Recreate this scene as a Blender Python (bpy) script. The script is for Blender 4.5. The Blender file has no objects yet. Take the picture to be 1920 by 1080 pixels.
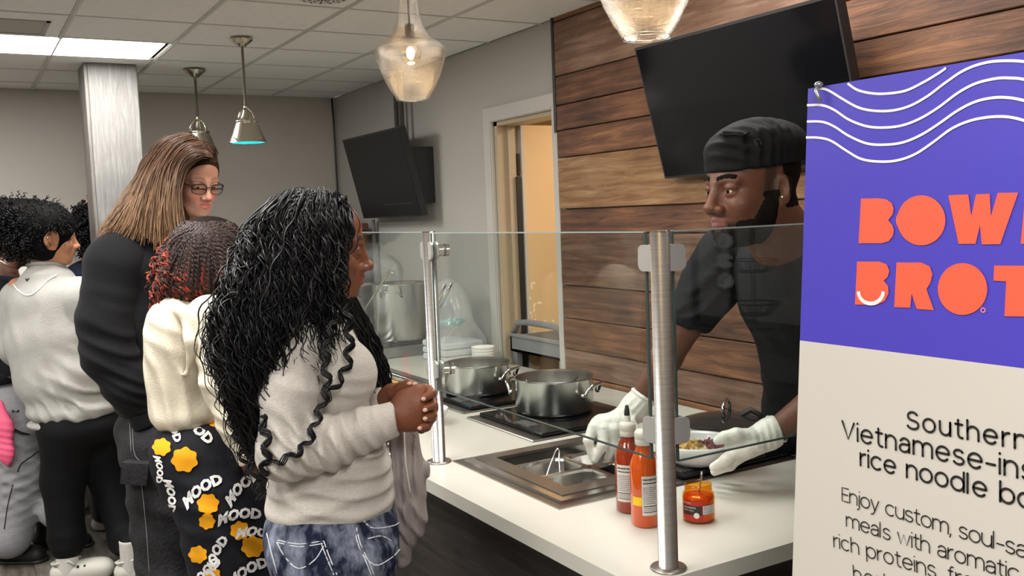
import bpy, math, random
import numpy as np
from mathutils import Vector, Matrix
random.seed(7); RNG=np.random.default_rng(7)
D=bpy.data; COL=bpy.context.scene.collection; SC=bpy.context.scene
PI=math.pi
# ---------------------------------------------------------------- camera
YAW,PITCH,ROLL,FPX=0.5312783,0.0799,0.03939,1769.0
def _rot():
    cy,sy,cp,sp,cr,sr=math.cos(YAW),math.sin(YAW),math.cos(PITCH),math.sin(PITCH),math.cos(ROLL),math.sin(ROLL)
    f=np.array([sy*cp,cy*cp,-sp]); ri=np.array([cy,-sy,0.]); d=np.cross(f,ri)
    return np.array([cr*ri+sr*d,-sr*ri+cr*d,f])
MC=_rot(); CAM=np.array([0.,0.,1.63])
def ray(x,y): return MC.T@np.array([(x-960)/FPX,(y-540)/FPX,1.])
def onZ(x,y,z): r=ray(x,y); return CAM+r*(z-CAM[2])/r[2]
def onX(x,y,v): r=ray(x,y); return CAM+r*v/r[0]
def onY(x,y,v): r=ray(x,y); return CAM+r*v/r[1]
def P(x,y,d): return CAM+ray(x,y)*d
def proj(p):
    q=MC@(np.array(p)-CAM); return 960+FPX*q[0]/q[2],540+FPX*q[1]/q[2],q[2]
cam=D.objects.new('camera',D.cameras.new('camera')); COL.objects.link(cam)
cam.data.sensor_width=36; cam.data.lens=36*FPX/1920; cam.data.clip_start=.02
_m=Matrix.Identity(4)
for i in range(3):
    _m[i][0]=MC[0][i]; _m[i][1]=-MC[1][i]; _m[i][2]=-MC[2][i]; _m[i][3]=CAM[i]
cam.matrix_world=_m; SC.camera=cam
SC.view_settings.view_transform='Standard'; SC.view_settings.look='None'
SC.view_settings.gamma=1; SC.view_settings.use_curve_mapping=False
SC.view_settings.exposure=0.0
# ---------------------------------------------------------------- light
w=D.worlds.new('room_ambient'); SC.world=w; w.use_nodes=True
w.node_tree.nodes['Background'].inputs[0].default_value=(.90,.93,1,1)
w.node_tree.nodes['Background'].inputs[1].default_value=.45
def area(name,loc,size,power,col=(1,.97,.92),rot=(0,0,0)):
    l=D.lights.new(name,'AREA'); l.shape='RECTANGLE'; l.size,l.size_y=size; l.energy=power; l.color=col
    o=D.objects.new(name,l); o.location=loc; o.rotation_euler=rot; COL.objects.link(o); return o
area('troffer_light',(.55,4.64,2.425),(.64,.40),20)
area('troffer_light',(.2,2.3,2.43),(.6,1.2),30)
area('troffer_light',(.2,-.3,2.43),(.6,1.2),40)
area('troffer_light',(1.75,1.9,2.43),(.5,.9),11)
area('troffer_light',(-1.3,1.4,2.43),(.6,1.2),44)
area('troffer_light',(-1.3,4.2,2.43),(.6,1.2),46)
area('back_room_light',(3.4,3.2,2.38),(.5,.5),34,(1,.86,.66))
# ---------------------------------------------------------------- tagging
def tag(o,label=None,cat=None,group=None,kind=None):
    if label: o['label']=label
    if cat: o['category']=cat
    if group: o['group']=group
    if kind: o['kind']=kind
    return o
def empty(name,loc,label=None,cat=None,group=None,rz=0):
    o=D.objects.new(name,None); o.empty_display_size=.05; COL.objects.link(o)
    o.location=tuple(loc); o.rotation_euler=(0,0,rz)
    return tag(o,label,cat,group)
def copy_tree(o,parent=None):
    c=o.copy(); COL.objects.link(c)
    if parent is not None: c.parent=parent
    for ch in list(o.children): copy_tree(ch,c)
    return c
# ---------------------------------------------------------------- mesh builder (world coordinates)
class MB:
    def __init__(s): s.v=[]; s.f=[]; s.sm=[]; s.mi=[]
    def add(s,vs,fs,smooth=False,mi=0):
        b=len(s.v); s.v+= [tuple(map(float,q)) for q in vs]
        s.f+=[tuple(i+b for i in f) for f in fs]; s.sm+=[smooth]*len(fs); s.mi+=[mi]*len(fs); return s
    def box(s,lo,hi,bev=0,mi=0):
        x0,y0,z0=lo; x1,y1,z1=hi
        if bev<=0:
            vs=[(x,y,z) for x in(x0,x1) for y in(y0,y1) for z in(z0,z1)]
            return s.add(vs,[(0,1,3,2),(4,6,7,5),(0,4,5,1),(2,3,7,6),(0,2,6,4),(1,5,7,3)],mi=mi)
        b=min(bev,(x1-x0)/2.01,(y1-y0)/2.01,(z1-z0)/2.01)
        rings=[]
        for z,i in((z0,b),(z0+b,0),(z1-b,0),(z1,b)):
            X0,X1,Y0,Y1=x0+i,x1-i,y0+i,y1-i; c=b if i==0 else b*.3
            rings.append([(X0+c,Y0,z),(X1-c,Y0,z),(X1,Y0+c,z),(X1,Y1-c,z),(X1-c,Y1,z),(X0+c,Y1,z),(X0,Y1-c,z),(X0,Y0+c,z)])
        vs=sum(rings,[]); fs=[tuple(range(7,-1,-1)),tuple(range(24,32))]
        for k in range(3):
            for j in range(8): fs.append((k*8+j,k*8+(j+1)%8,(k+1)*8+(j+1)%8,(k+1)*8+j))
        return s.add(vs,fs,mi=mi)
    def obox(s,c,ax,ay,az,mi=0):
        c,ax,ay,az=map(np.array,(c,ax,ay,az))
        vs=[c+i*ax+j*ay+k*az for i in(-1,1) for j in(-1,1) for k in(-1,1)]
        return s.add(vs,[(0,1,3,2),(4,6,7,5),(0,4,5,1),(2,3,7,6),(0,2,6,4),(1,5,7,3)],mi=mi)
    def lathe(s,prof,c,axis=(0,0,1),n=40,mi=0,smooth=True,close=False):
        c=np.array(c,float); a=np.array(axis,float); a/=np.linalg.norm(a)
        u=np.cross(a,(0,1,0) if abs(a[1])<.9 else (1,0,0)); u/=np.linalg.norm(u); w=np.cross(a,u)
        vs=[];m=len(prof)
        for r,h in prof:
            for k in range(n):
                t=2*PI*k/n; vs.append(c+a*h+r*(math.cos(t)*u+math.sin(t)*w))
        fs=[]
        for j in range(m-1 if not close else m):
            for k in range(n):
                j2=(j+1)%m
                fs.append((j*n+k,j*n+(k+1)%n,j2*n+(k+1)%n,j2*n+k))
        return s.add(vs,fs,smooth,mi)
    def cyl(s,a,b,r,r2=None,n=20,mi=0,cap=True,smooth=True):
        a,b=np.array(a,float),np.array(b,float); L=np.linalg.norm(b-a); r2=r if r2 is None else r2
        pr=[(r,0),(r2,L)]
        if cap: pr=[(1e-5,0),(r,0),(r,0),(r2,L),(r2,L),(1e-5,L)]
        return s.lathe(pr,a,b-a,n,mi,smooth)
    def tube(s,pts,r,n=8,mi=0,cap=True,flat=1.0,smooth=True):
        pts=np.array(pts,float); N=len(pts)
        rr=np.full(N,r) if np.isscalar(r) else np.array(r,float)
        t=np.gradient(pts,axis=0); t/=np.linalg.norm(t,axis=1)[:,None]+1e-12
        u=np.cross(t[0],(0,0,1));
        if np.linalg.norm(u)<1e-3: u=np.cross(t[0],(1,0,0))
        u/=np.linalg.norm(u); ang=np.arange(n)*2*PI/n; vs=[]
        for i in range(N):
            u=u-t[i]*np.dot(u,t[i]); u/=np.linalg.norm(u)+1e-12; w_=np.cross(t[i],u)
            vs.append(pts[i]+rr[i]*(np.cos(ang)[:,None]*u+flat*np.sin(ang)[:,None]*w_))
        vs=np.concatenate(vs); fs=[]
        for i in range(N-1):
            for k in range(n): fs.append((i*n+k,i*n+(k+1)%n,(i+1)*n+(k+1)%n,(i+1)*n+k))
        if cap: fs.append(tuple(range(n-1,-1,-1))); fs.append(tuple((N-1)*n+k for k in range(n)))
        return s.add(vs,fs,smooth,mi)
    def sphere(s,c,r,n=16,m=10,mi=0,axes=None):
        c=np.array(c,float); A=np.eye(3) if axes is None else np.array(axes)
        rr=np.array([r,r,r]) if np.isscalar(r) else np.array(r); vs=[];fs=[]
        for j in range(m+1):
            ph=PI*j/m
            for k in range(n):
                t=2*PI*k/n; q=np.array([math.sin(ph)*math.cos(t),math.sin(ph)*math.sin(t),math.cos(ph)])*rr
                vs.append(c+q@A)
        for j in range(m):
            for k in range(n): fs.append((j*n+k,(j+1)*n+k,(j+1)*n+(k+1)%n,j*n+(k+1)%n))
        return s.add(vs,fs,True,mi)
    def prism(s,poly,o,u,v,t,mi=0,smooth=False):
        """polygon (2D) in the plane o+u,v extruded by vector t"""
        o,u,v,t=map(lambda q:np.array(q,float),(o,u,v,t)); n=len(poly)
        a=[o+u*x+v*y for x,y in poly]; b=[q+t for q in a]
        fs=[tuple(range(n)),tuple(range(2*n-1,n-1,-1))]+[(k,n+k,n+(k+1)%n,(k+1)%n) for k in range(n)]
        return s.add(a+b,fs,smooth,mi)
    def build(s,name,mat,parent=None,label=None,cat=None,group=None,kind=None,loc=None):
        me=D.meshes.new(name); me.from_pydata(s.v,[],s.f)
        me.polygons.foreach_set('use_smooth',s.sm)
        mats=mat if isinstance(mat,(list,tuple)) else [mat]
        for m_ in mats: me.materials.append(m_)
        if len(mats)>1: me.polygons.foreach_set('material_index',s.mi)
        me.update()
        return link(name,me,parent,label,cat,group,kind,loc)
def link(name,me,parent=None,label=None,cat=None,group=None,kind=None,loc=None):
    o=D.objects.new(name,me); COL.objects.link(o)
    org=np.zeros(3)
    if parent is not None:
        o.parent=parent; pw=wl(parent)
        if loc is None: org=pw; me.transform(Matrix.Translation(-Vector(org)))
        else: org=np.array(loc,float); me.transform(Matrix.Translation(-Vector(org))); o.location=tuple(org-pw)
    elif loc is not None:
        org=np.array(loc,float); me.transform(Matrix.Translation(-Vector(org))); o.location=tuple(org)
    else:
        n=len(me.vertices)
        if n:
            a=np.empty(n*3,np.float32); me.vertices.foreach_get('co',a); a=a.reshape(-1,3)
            org=np.array([a[:,0].mean(),a[:,1].mean(),a[:,2].min()],float)
            me.transform(Matrix.Translation(-Vector(org))); o.location=tuple(org)
    return tag(o,label,cat,group,kind)
def wl(o):
    p=np.array(o.location[:])
    while o.parent is not None: o=o.parent; p=p+np.array(o.location[:])
    return p
def shade_auto(o,ang=40):
    me=o.data
    try: me.set_sharp_from_angle(angle=math.radians(ang))
    except Exception: pass
    return o
# ---------------------------------------------------------------- materials
def new_mat(name):
    m=D.materials.new(name); m.use_nodes=True; nt=m.node_tree; b=nt.nodes['Principled BSDF']
    return m,nt,b,nt.nodes,nt.links
def c4(c): return (c[0],c[1],c[2],1)
def srgb(r,g,b):
    f=lambda x:(x/255/12.92) if x/255<=.04045 else ((x/255+.055)/1.055)**2.4
    return (f(r),f(g),f(b))
def mat(name,col,rough=.5,metal=0,var=.0,vscale=8,stretch=(1,1,1),bump=0,bscale=60,spec=.5,coat=0,emit=None,estr=1,col2=None,sheen=0,detail=4,bstretch=None,contrast=None,sss=0):
    m,nt,b,N,L=new_mat(name)
    b.inputs['Base Color'].default_value=c4(col); b.inputs['Roughness'].default_value=rough
    b.inputs['Metallic'].default_value=metal; b.inputs['Specular IOR Level'].default_value=spec if rough<.7 else min(spec,.15)
    b.inputs['Coat Weight'].default_value=coat
    if sheen: b.inputs['Sheen Weight'].default_value=sheen*.12
    if sss: b.inputs['Subsurface Weight'].default_value=sss; b.inputs['Subsurface Radius'].default_value=(.012,.005,.003); b.inputs['Subsurface Scale'].default_value=1
    if emit: b.inputs['Emission Color'].default_value=c4(emit); b.inputs['Emission Strength'].default_value=estr
    if var or col2 or bump:
        tc=N.new('ShaderNodeTexCoord'); mp=N.new('ShaderNodeMapping'); L.new(tc.outputs['Object'],mp.inputs[0]); mp.inputs['Scale'].default_value=stretch
    if var or col2:
        nz=N.new('ShaderNodeTexNoise'); nz.inputs['Scale'].default_value=vscale; nz.inputs['Detail'].default_value=detail; nz.inputs['Roughness'].default_value=.6
        L.new(mp.outputs[0],nz.inputs['Vector'])
        rp=N.new('ShaderNodeValToRGB'); c2=col2 if col2 else tuple(min(1,x*(1+var)) for x in col); c1=col if col2 else tuple(x*(1-var) for x in col)
        lo,hi=contrast if contrast else (.35,.65)
        rp.color_ramp.elements[0].position=lo; rp.color_ramp.elements[1].position=hi
        rp.color_ramp.elements[0].color=c4(c1); rp.color_ramp.elements[1].color=c4(c2)
        L.new(nz.outputs[0],rp.inputs[0]); L.new(rp.outputs[0],b.inputs['Base Color'])
    if bump:
        mp2=mp
        if bstretch: mp2=N.new('ShaderNodeMapping'); L.new(tc.outputs['Object'],mp2.inputs[0]); mp2.inputs['Scale'].default_value=bstretch
        n2=N.new('ShaderNodeTexNoise'); n2.inputs['Scale'].default_value=bscale; n2.inputs['Detail'].default_value=3
        L.new(mp2.outputs[0],n2.inputs['Vector'])
        bp=N.new('ShaderNodeBump'); bp.inputs['Strength'].default_value=bump; bp.inputs['Distance'].default_value=.01
        L.new(n2.outputs[0],bp.inputs['Height']); L.new(bp.outputs[0],b.inputs['Normal'])
    return m
def thin_glass(name,tint=(.96,.98,.97),rough=.0,refl=1.45,milk=0,bump=0,bscale=200):
    m,nt,b,N,L=new_mat(name); N.remove(b); out=N['Material Output']
    t=N.new('ShaderNodeBsdfTransparent'); t.inputs[0].default_value=c4(tint)
    g=N.new('ShaderNodeBsdfGlossy'); g.inputs['Roughness'].default_value=rough
    fr=N.new('ShaderNodeLayerWeight'); fr.inputs[0].default_value=.5
    pw=N.new('ShaderNodeMath'); pw.operation='POWER'; L.new(fr.outputs['Facing'],pw.inputs[0]); pw.inputs[1].default_value=5.0
    ma=N.new('ShaderNodeMath'); ma.operation='MULTIPLY_ADD'; L.new(pw.outputs[0],ma.inputs[0]); ma.inputs[1].default_value=.8; ma.inputs[2].default_value=.04*(refl-1)/.45
    mx=N.new('ShaderNodeMixShader'); L.new(ma.outputs[0],mx.inputs[0]); L.new(t.outputs[0],mx.inputs[1]); L.new(g.outputs[0],mx.inputs[2])
    last=mx
    if bump:
        tc=N.new('ShaderNodeTexCoord'); vz=N.new('ShaderNodeTexVoronoi'); vz.inputs['Scale'].default_value=bscale
        L.new(tc.outputs['Object'],vz.inputs['Vector'])
        bp=N.new('ShaderNodeBump'); bp.inputs['Strength'].default_value=bump; bp.inputs['Distance'].default_value=.01
        L.new(vz.outputs[0],bp.inputs['Height']); L.new(bp.outputs[0],g.inputs['Normal']); L.new(bp.outputs[0],fr.inputs['Normal'])
        if milk:
            rp=N.new('ShaderNodeValToRGB'); rp.color_ramp.elements[0].position=.15; rp.color_ramp.elements[1].position=.32
            rp.color_ramp.elements[0].color=(milk*2.2,)*3+(1,); rp.color_ramp.elements[1].color=(milk*.45,)*3+(1,)
            L.new(vz.outputs[0],rp.inputs[0])
            tl=N.new('ShaderNodeBsdfTranslucent'); tl.inputs[0].default_value=(1,.95,.9,1); df=N.new('ShaderNodeBsdfDiffuse'); df.inputs[0].default_value=(.9,.88,.85,1)
            ad=N.new('ShaderNodeMixShader'); L.new(tl.outputs[0],ad.inputs[1]); L.new(df.outputs[0],ad.inputs[2])
            m2=N.new('ShaderNodeMixShader'); L.new(rp.outputs[0],m2.inputs[0]); L.new(last.outputs[0],m2.inputs[1]); L.new(ad.outputs[0],m2.inputs[2]); last=m2
    elif milk:
        df=N.new('ShaderNodeBsdfDiffuse'); df.inputs[0].default_value=(.9,.9,.9,1)
        m2=N.new('ShaderNodeMixShader'); m2.inputs[0].default_value=milk; L.new(last.outputs[0],m2.inputs[1]); L.new(df.outputs[0],m2.inputs[2]); last=m2
    L.new(last.outputs[0],out.inputs[0]); return m
def wood_mat(name,cols,rough=.7,grain=(3,1,40),rnd=True,axis='Y',bump=.4,scl=1.0):
    """streaky wood: long axis given in object space, colours vary with the object"""
    m,nt,b,N,L=new_mat(name)
    tc=N.new('ShaderNodeTexCoord'); oi=N.new('ShaderNodeObjectInfo')
    ad=N.new('ShaderNodeVectorMath'); ad.operation='MULTIPLY_ADD'
    cmb=N.new('ShaderNodeCombineXYZ'); L.new(oi.outputs['Random'],cmb.inputs[0]); L.new(oi.outputs['Random'],cmb.inputs[1]); L.new(oi.outputs['Random'],cmb.inputs[2])
    L.new(cmb.outputs[0],ad.inputs[0]); ad.inputs[1].default_value=(31,47,59); L.new(tc.outputs['Object'],ad.inputs[2])
    mp=N.new('ShaderNodeMapping'); sc={'Y':(14,1.2,14),'X':(1.2,14,14),'Z':(14,14,1.2)}[axis]; mp.inputs['Scale'].default_value=tuple(x*scl for x in sc); L.new(ad.outputs[0],mp.inputs[0])
    n1=N.new('ShaderNodeTexNoise'); n1.inputs['Scale'].default_value=3.2; n1.inputs['Detail'].default_value=8; n1.inputs['Roughness'].default_value=.68; n1.inputs['Distortion'].default_value=.8
    L.new(mp.outputs[0],n1.inputs['Vector'])
    n2=N.new('ShaderNodeTexNoise'); n2.inputs['Scale'].default_value=3.0; n2.inputs['Detail'].default_value=3; L.new(ad.outputs[0],n2.inputs['Vector'])
    wv=N.new('ShaderNodeTexWave'); wv.wave_type='RINGS'; wv.inputs['Scale'].default_value=.55; wv.inputs['Distortion'].default_value=6; wv.inputs['Detail'].default_value=3; L.new(mp.outputs[0],wv.inputs['Vector'])
    mx=N.new('ShaderNodeMath'); mx.operation='MULTIPLY_ADD'; L.new(wv.outputs[0],mx.inputs[0]); mx.inputs[1].default_value=.10; L.new(n1.outputs[0],mx.inputs[2])
    m3=N.new('ShaderNodeMath'); m3.operation='MULTIPLY_ADD'; L.new(n2.outputs[0],m3.inputs[0]); m3.inputs[1].default_value=.62; L.new(mx.outputs[0],m3.inputs[2])
    s=N.new('ShaderNodeMath'); s.operation='MULTIPLY_ADD'; L.new(oi.outputs['Random'],s.inputs[0]); s.inputs[1].default_value=.22 if rnd else 0; L.new(m3.outputs[0],s.inputs[2])
    s2=N.new('ShaderNodeMath'); s2.operation='SUBTRACT'; L.new(s.outputs[0],s2.inputs[0]); s2.inputs[1].default_value=.44
    rp=N.new('ShaderNodeValToRGB'); e=rp.color_ramp.elements
    while len(e)<len(cols): e.new(.5)
    for i,c in enumerate(cols): e[i].position=.12+.76*i/(len(cols)-1); e[i].color=c4(c)
    L.new(s2.outputs[0],rp.inputs[0]); L.new(rp.outputs[0],b.inputs['Base Color']); b.inputs['Roughness'].default_value=rough
    bp=N.new('ShaderNodeBump'); bp.inputs['Strength'].default_value=bump; bp.inputs['Distance'].default_value=.004; L.new(n1.outputs[0],bp.inputs['Height']); L.new(bp.outputs[0],b.inputs['Normal'])
    return m
STEEL=mat('brushed_steel',(.42,.41,.40),.3,1,var=.12,vscale=6,stretch=(1,1,30),bump=.04,bscale=40)
POLISHED=mat('polished_steel',(.60,.59,.57),.16,1)
DARKSTEEL=mat('satin_steel',(.42,.39,.36),.34,1,var=.15,vscale=3)
CHROME=mat('chrome',(.8,.8,.8),.06,1)
NICKEL=mat('brushed_nickel',(.52,.48,.40),.25,1)
BLACKGLOSS=mat('black_glass',(.004,.004,.005),.09,spec=.3)
BLACKMATTE=mat('black_matte',(.012,.012,.013),.5)
BLACKPLASTIC=mat('black_plastic',(.02,.02,.022),.35)
WHITEPL=mat('white_plastic',(.78,.77,.74),.35)
GLASS=thin_glass('clear_glass',(.93,.96,.95))
GLASSEDGE=mat('glass_edge',(.05,.07,.065),.08,spec=.8)
# ================================================================ SETTING
XW=2.258; YF=6.08; ZC=2.44; XL=-3.2; YB=-2.6
WALL=mat('grey_paint',srgb(176,172,166),.6,bump=.03,bscale=250)
WALLF=mat('grey_taupe_paint',srgb(184,178,170),.6,bump=.03,bscale=250)
def wallbox(name,lo,hi,m,kind='structure'):
    return MB().box(lo,hi).build(name,m,kind=kind)
wallbox('wall_back',(XL-.1,YF,0),(XW+.12,YF+.1,ZC),WALLF)
wallbox('wall_left',(XL-.1,YB,0),(XL,YF,ZC),WALL)
wallbox('wall_front',(XL-.1,YB-.1,0),(XW+.12,YB,ZC),WALL)
# right wall with door opening Y 3.43..3.955, Z 0..2.065
DY0,DY1,DZ=3.425,3.955,2.062
mb=MB(); mb.box((XW,DY1,0),(XW+.1,YF,ZC)); mb.box((XW,YB,0),(XW+.1,DY0,ZC)); mb.box((XW,DY0,DZ),(XW+.1,DY1,ZC))
wr=mb.build('wall_right',WALL,kind='structure',loc=(XW,0,0))
# wood cladding: each board a part
WOOD=wood_mat('reclaimed_wood',[srgb(40,25,18),srgb(72,46,32),srgb(102,67,46),srgb(134,90,60),srgb(164,122,86)],.62,bump=.8)
WOOD2=wood_mat('reclaimed_wood_grey',[srgb(52,34,26),srgb(92,64,48),srgb(124,94,76),srgb(156,128,108)],.66,bump=.8)
WOOD3=wood_mat('weathered_board',[srgb(58,38,24),srgb(100,70,46),srgb(128,92,60),srgb(152,118,82),srgb(172,154,128)],.62,bump=.9)
zs=[2.44,2.417,2.192,2.071,1.965,1.851,1.635,1.533,1.312,1.171,1.039,.928,.80,.66,.5,.36,.2,.0]
random.seed(3)
for i in range(len(zs)-1):
    z1,z0=zs[i]-.0022,zs[i+1]+.0022
    y=3.372; cuts=[]
    while y>1.0:
        ln=random.choice([1.9,2.4,1.6,2.8]) if cuts else {2:2.9,4:2.6,6:2.3}.get(i,random.uniform(1.2,2.8))
        y2=max(.98,y-ln); cuts.append((y,y2)); y=y2
    for (ya,yb) in cuts:
        dx=random.uniform(0,.005)
        m=MB(); 
        lo=(XW-.024-dx,yb+.0015,z0); hi=(XW-.001,ya-.0015,z1)
        m.box(lo,hi,.0025)
        m.build('plank',WOOD3 if i in(5,) else [WOOD,WOOD2,WOOD][(i*2+len(cuts))%3],wr,loc=((lo[0]+hi[0])/2,ya-.3,(z0+z1)/2))
MB().box((XW-.03,3.3725,1.96),(XW-.0005,3.388,ZC),.002).build('trim_1',BLACKPLASTIC,kind='structure')
# ---------------- ceiling: tiles hung in a grid
CT=mat('ceiling_tile',srgb(236,235,232),.85,var=.03,vscale=30,bump=.25,bscale=400)
GRID=mat('grid_white',srgb(205,203,198),.5)
ceil=wallbox('ceiling',(XL-.1,YB-.1,ZC+.03),(XW+.12,YF+.1,ZC+.1),BLACKMATTE)
S=.4585; X0=.9075; Y0=3.965
xs=[X0+S*k for k in range(-9,4)]; ys=[Y0+S*k for k in range(-14,6)]
tm=MB().box((-S/2+.007,-S/2+.007,-.004),(S/2-.007,S/2-.007,.012),.002); tile_me=None
LIGHTS=[]
def panel(ix,iy,nx,ny): LIGHTS.append((ix,iy,nx,ny))
ixs={round(x,3):k for k,x in enumerate(xs)}
skip=set()
# troffers occupy cells (x index, y index)
def cell(x,y): return (int(math.floor((x-X0)/S)),int(math.floor((y-Y0)/S)))
TRO=[[(-1,1),(-2,1)],[(-2,-4),(-2,-3)],[(-2,-10),(-2,-9)],[(-5,-6),(-5,-5)],[(-5,1),(-5,0)],[(1,-5),(1,-4)]]
for t in TRO: skip|=set(t)
skip|={(-2,0)}
for ix in range(-9,3):
    for iy in range(-14,5):
        if (ix,iy) in skip: continue
        x=X0+S*(ix+.5); y=Y0+S*(iy+.5)
        hx=min(S/2,XW-x) if x+S/2>XW else S/2; hy=S/2 if y+S/2<YF else max(.03,YF-y)
        if x>XW-.05: continue
        if tile_me is None or hx<S/2 or hy<S/2:
            o=MB().box((x-S/2+.009,y-S/2+.009,ZC-.002),(x+hx-.009,y+hy-.009,ZC+.012),.002).build('tile',CT,ceil,loc=(x,y,ZC))
            if hx==S/2 and hy==S/2: tile_me=o.data
        else:
            o=D.objects.new('tile',tile_me); COL.objects.link(o); o.parent=ceil; o.location=tuple(np.array((x,y,ZC))-wl(ceil))
for k in range(-9,4):
    x=X0+S*k
    if x<XW-.02 and x>XL: MB().box((x-.009,YB,ZC-.006),(x+.009,YF,ZC+.006)).box((x-.0035,YB,ZC-.009),(x+.0035,YF,ZC-.004)).build('grid_runner',GRID,ceil)
for k in range(-14,6):
    y=Y0+S*k
    if YB<y<YF: MB().box((XL,y-.006,ZC-.004),(XW,y+.006,ZC+.006)).build('grid_runner',GRID,ceil)
LENS=mat('troffer_lens',(1,1,1),.5,emit=(1,.98,.94),estr=9)
tl=['long white fluorescent ceiling panel lit at the upper left above the pillar','lit ceiling panel above the queue, out of view','lit ceiling panel behind the viewer, nearest','lit ceiling panel over the left side of the room','lit ceiling panel at the far left of the room','lit ceiling panel over the serving counter']
for t,lb in zip(TRO,tl):
    x0=X0+S*min(c[0] for c in t); x1=X0+S*(max(c[0] for c in t)+1); y0=Y0+S*min(c[1] for c in t); y1=Y0+S*(max(c[1] for c in t)+1)
    if t[0]==(-1,1): x1-=.02; x0=-.1
    e=empty('ceiling_light',((x0+x1)/2,(y0+y1)/2,ZC),lb,'ceiling light','fluorescent ceiling panels' )
    MB().box((x0+.01,y0+.01,ZC+.0),(x1-.01,y1-.01,ZC+.03)).build('housing',GRID,e)
    MB().box((x0+.015,y0+.02,ZC-.006),(x1-.015,y1-.02,ZC-.001)).build('lens',LENS,e)
# access hatch / vent
e=empty('ceiling_vent',(.28,4.22,ZC),'flat grey ceiling return vent beside the lit panel at upper left','vent')
VM=mat('vent_grey',srgb(165,162,156),.5)
MB().box((X0-2*S+.01,Y0+.01,ZC-.004),(X0-S-.01,Y0+S-.01,ZC+.012),.002).build('plate',CT,e)
MB().box((.02,4.09,ZC-.009),(.385,4.105,ZC-.003)).box((.02,4.36,ZC-.009),(.385,4.375,ZC-.003)).box((.37,4.09,ZC-.009),(.385,4.375,ZC-.003)).build('frame',VM,e)
MB().box((.0,4.105,ZC-.0065),(.37,4.36,ZC-.004)).build('cover',VM,e)
e2=empty('ceiling_speaker',tuple(onZ(608,-1,2.44)),'small perforated ceiling grille cut by the top edge of the picture','grille')
p=onZ(605,-8,2.44); m=MB(); m.lathe([(1e-4,-.004),(.09,-.004),(.1,0),(.1,.004)],(p[0],p[1],ZC-.006),n=32); m.build('grille_plate',GRID,e2)
m=MB()
for a in range(14):
    for r in (.03,.055,.08): m.cyl((p[0]+r*math.cos(a*2*PI/14),p[1]+r*math.sin(a*2*PI/14),ZC-.012),(p[0]+r*math.cos(a*2*PI/14),p[1]+r*math.sin(a*2*PI/14),ZC-.0095),.004,n=6)
m.build('slot',BLACKPLASTIC,e2,kind='stuff')
# ---------------- floor of plank tiles
FL=wood_mat('floor_vinyl',[srgb(58,54,50),srgb(98,92,86),srgb(130,124,116),srgb(162,156,148)],.45,axis='Y',bump=.3,scl=1.1)
fl=wallbox('floor',(XL-.1,YB-.1,-.06),(XW+1.6,YF+.1,-.006),mat('floor_base',srgb(70,66,60),.8))
fme=None
for ix in range(-8,12):
    for iy in range(-2,13):
        x=.02+ix*.2; y=.3+iy*.5+(ix%2)*.25
        if y>5.8 or x<-1.6 or x>2.0: continue
        if fme is None:
            o=MB().box((x+.001,y+.001,-.006),(x+.199,y+.499,.0),.0012).build('tile',FL,fl,loc=(x+.1,y+.25,0)); fme=o.data
        else:
            o=D.objects.new('tile',fme); COL.objects.link(o); o.parent=fl; o.location=tuple(np.array((x+.1,y+.25,0))-wl(fl))
WT=mat('white_trim',srgb(205,203,198),.4)
MB().box((XL,YF-.014,0),(XW,YF,.12),.003).build('baseboard_back',WT,kind='structure')
MB().box((XW-.014,DY1+.06,0),(XW,YF-.015,.12),.003).build('baseboard_right',WT,kind='structure')
# ---------------- pillar
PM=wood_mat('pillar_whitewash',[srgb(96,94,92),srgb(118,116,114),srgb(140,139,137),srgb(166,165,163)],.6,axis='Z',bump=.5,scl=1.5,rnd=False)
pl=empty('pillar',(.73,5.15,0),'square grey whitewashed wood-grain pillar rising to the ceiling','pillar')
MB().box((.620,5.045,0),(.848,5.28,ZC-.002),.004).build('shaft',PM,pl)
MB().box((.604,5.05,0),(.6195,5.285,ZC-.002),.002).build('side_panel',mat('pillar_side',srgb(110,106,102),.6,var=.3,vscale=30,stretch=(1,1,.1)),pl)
# ---------------- door
FR=mat('door_frame_paint',srgb(192,188,182),.42)
JB=mat('jamb_paint',srgb(176,160,136),.45)
d1=MB()
d1.box((XW-.018,DY1,0),(XW,DY1+.075,DZ+.07),.003); d1.box((XW-.018,DY0-.04,0),(XW,DY0,DZ+.07),.003); d1.box((XW-.018,DY0,DZ),(XW,DY1,DZ+.07),.003)
d1.box((XW-.022,DY1+.004,0),(XW-.016,DY1+.014,DZ+.0)); d1.box((XW-.022,DY0,DZ+.004),(XW-.016,DY1+.014,DZ+.014))
dr=d1.build('door_1',FR,kind='structure',loc=(XW,3.7,0))
j=MB(); j.box((XW,DY1-.03,0),(XW+.12,DY1,DZ)); j.box((XW,DY0,0),(XW+.12,DY0+.012,DZ)); j.box((XW,DY0,DZ-.02),(XW+.12,DY1,DZ)); j.box((XW+.05,DY1-.045,0),(XW+.09,DY1-.03,DZ-.02))
j.build('jamb',JB,dr)
LEAFM=mat('tan_door_paint',srgb(205,168,118),.5,var=.06,vscale=3)
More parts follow.
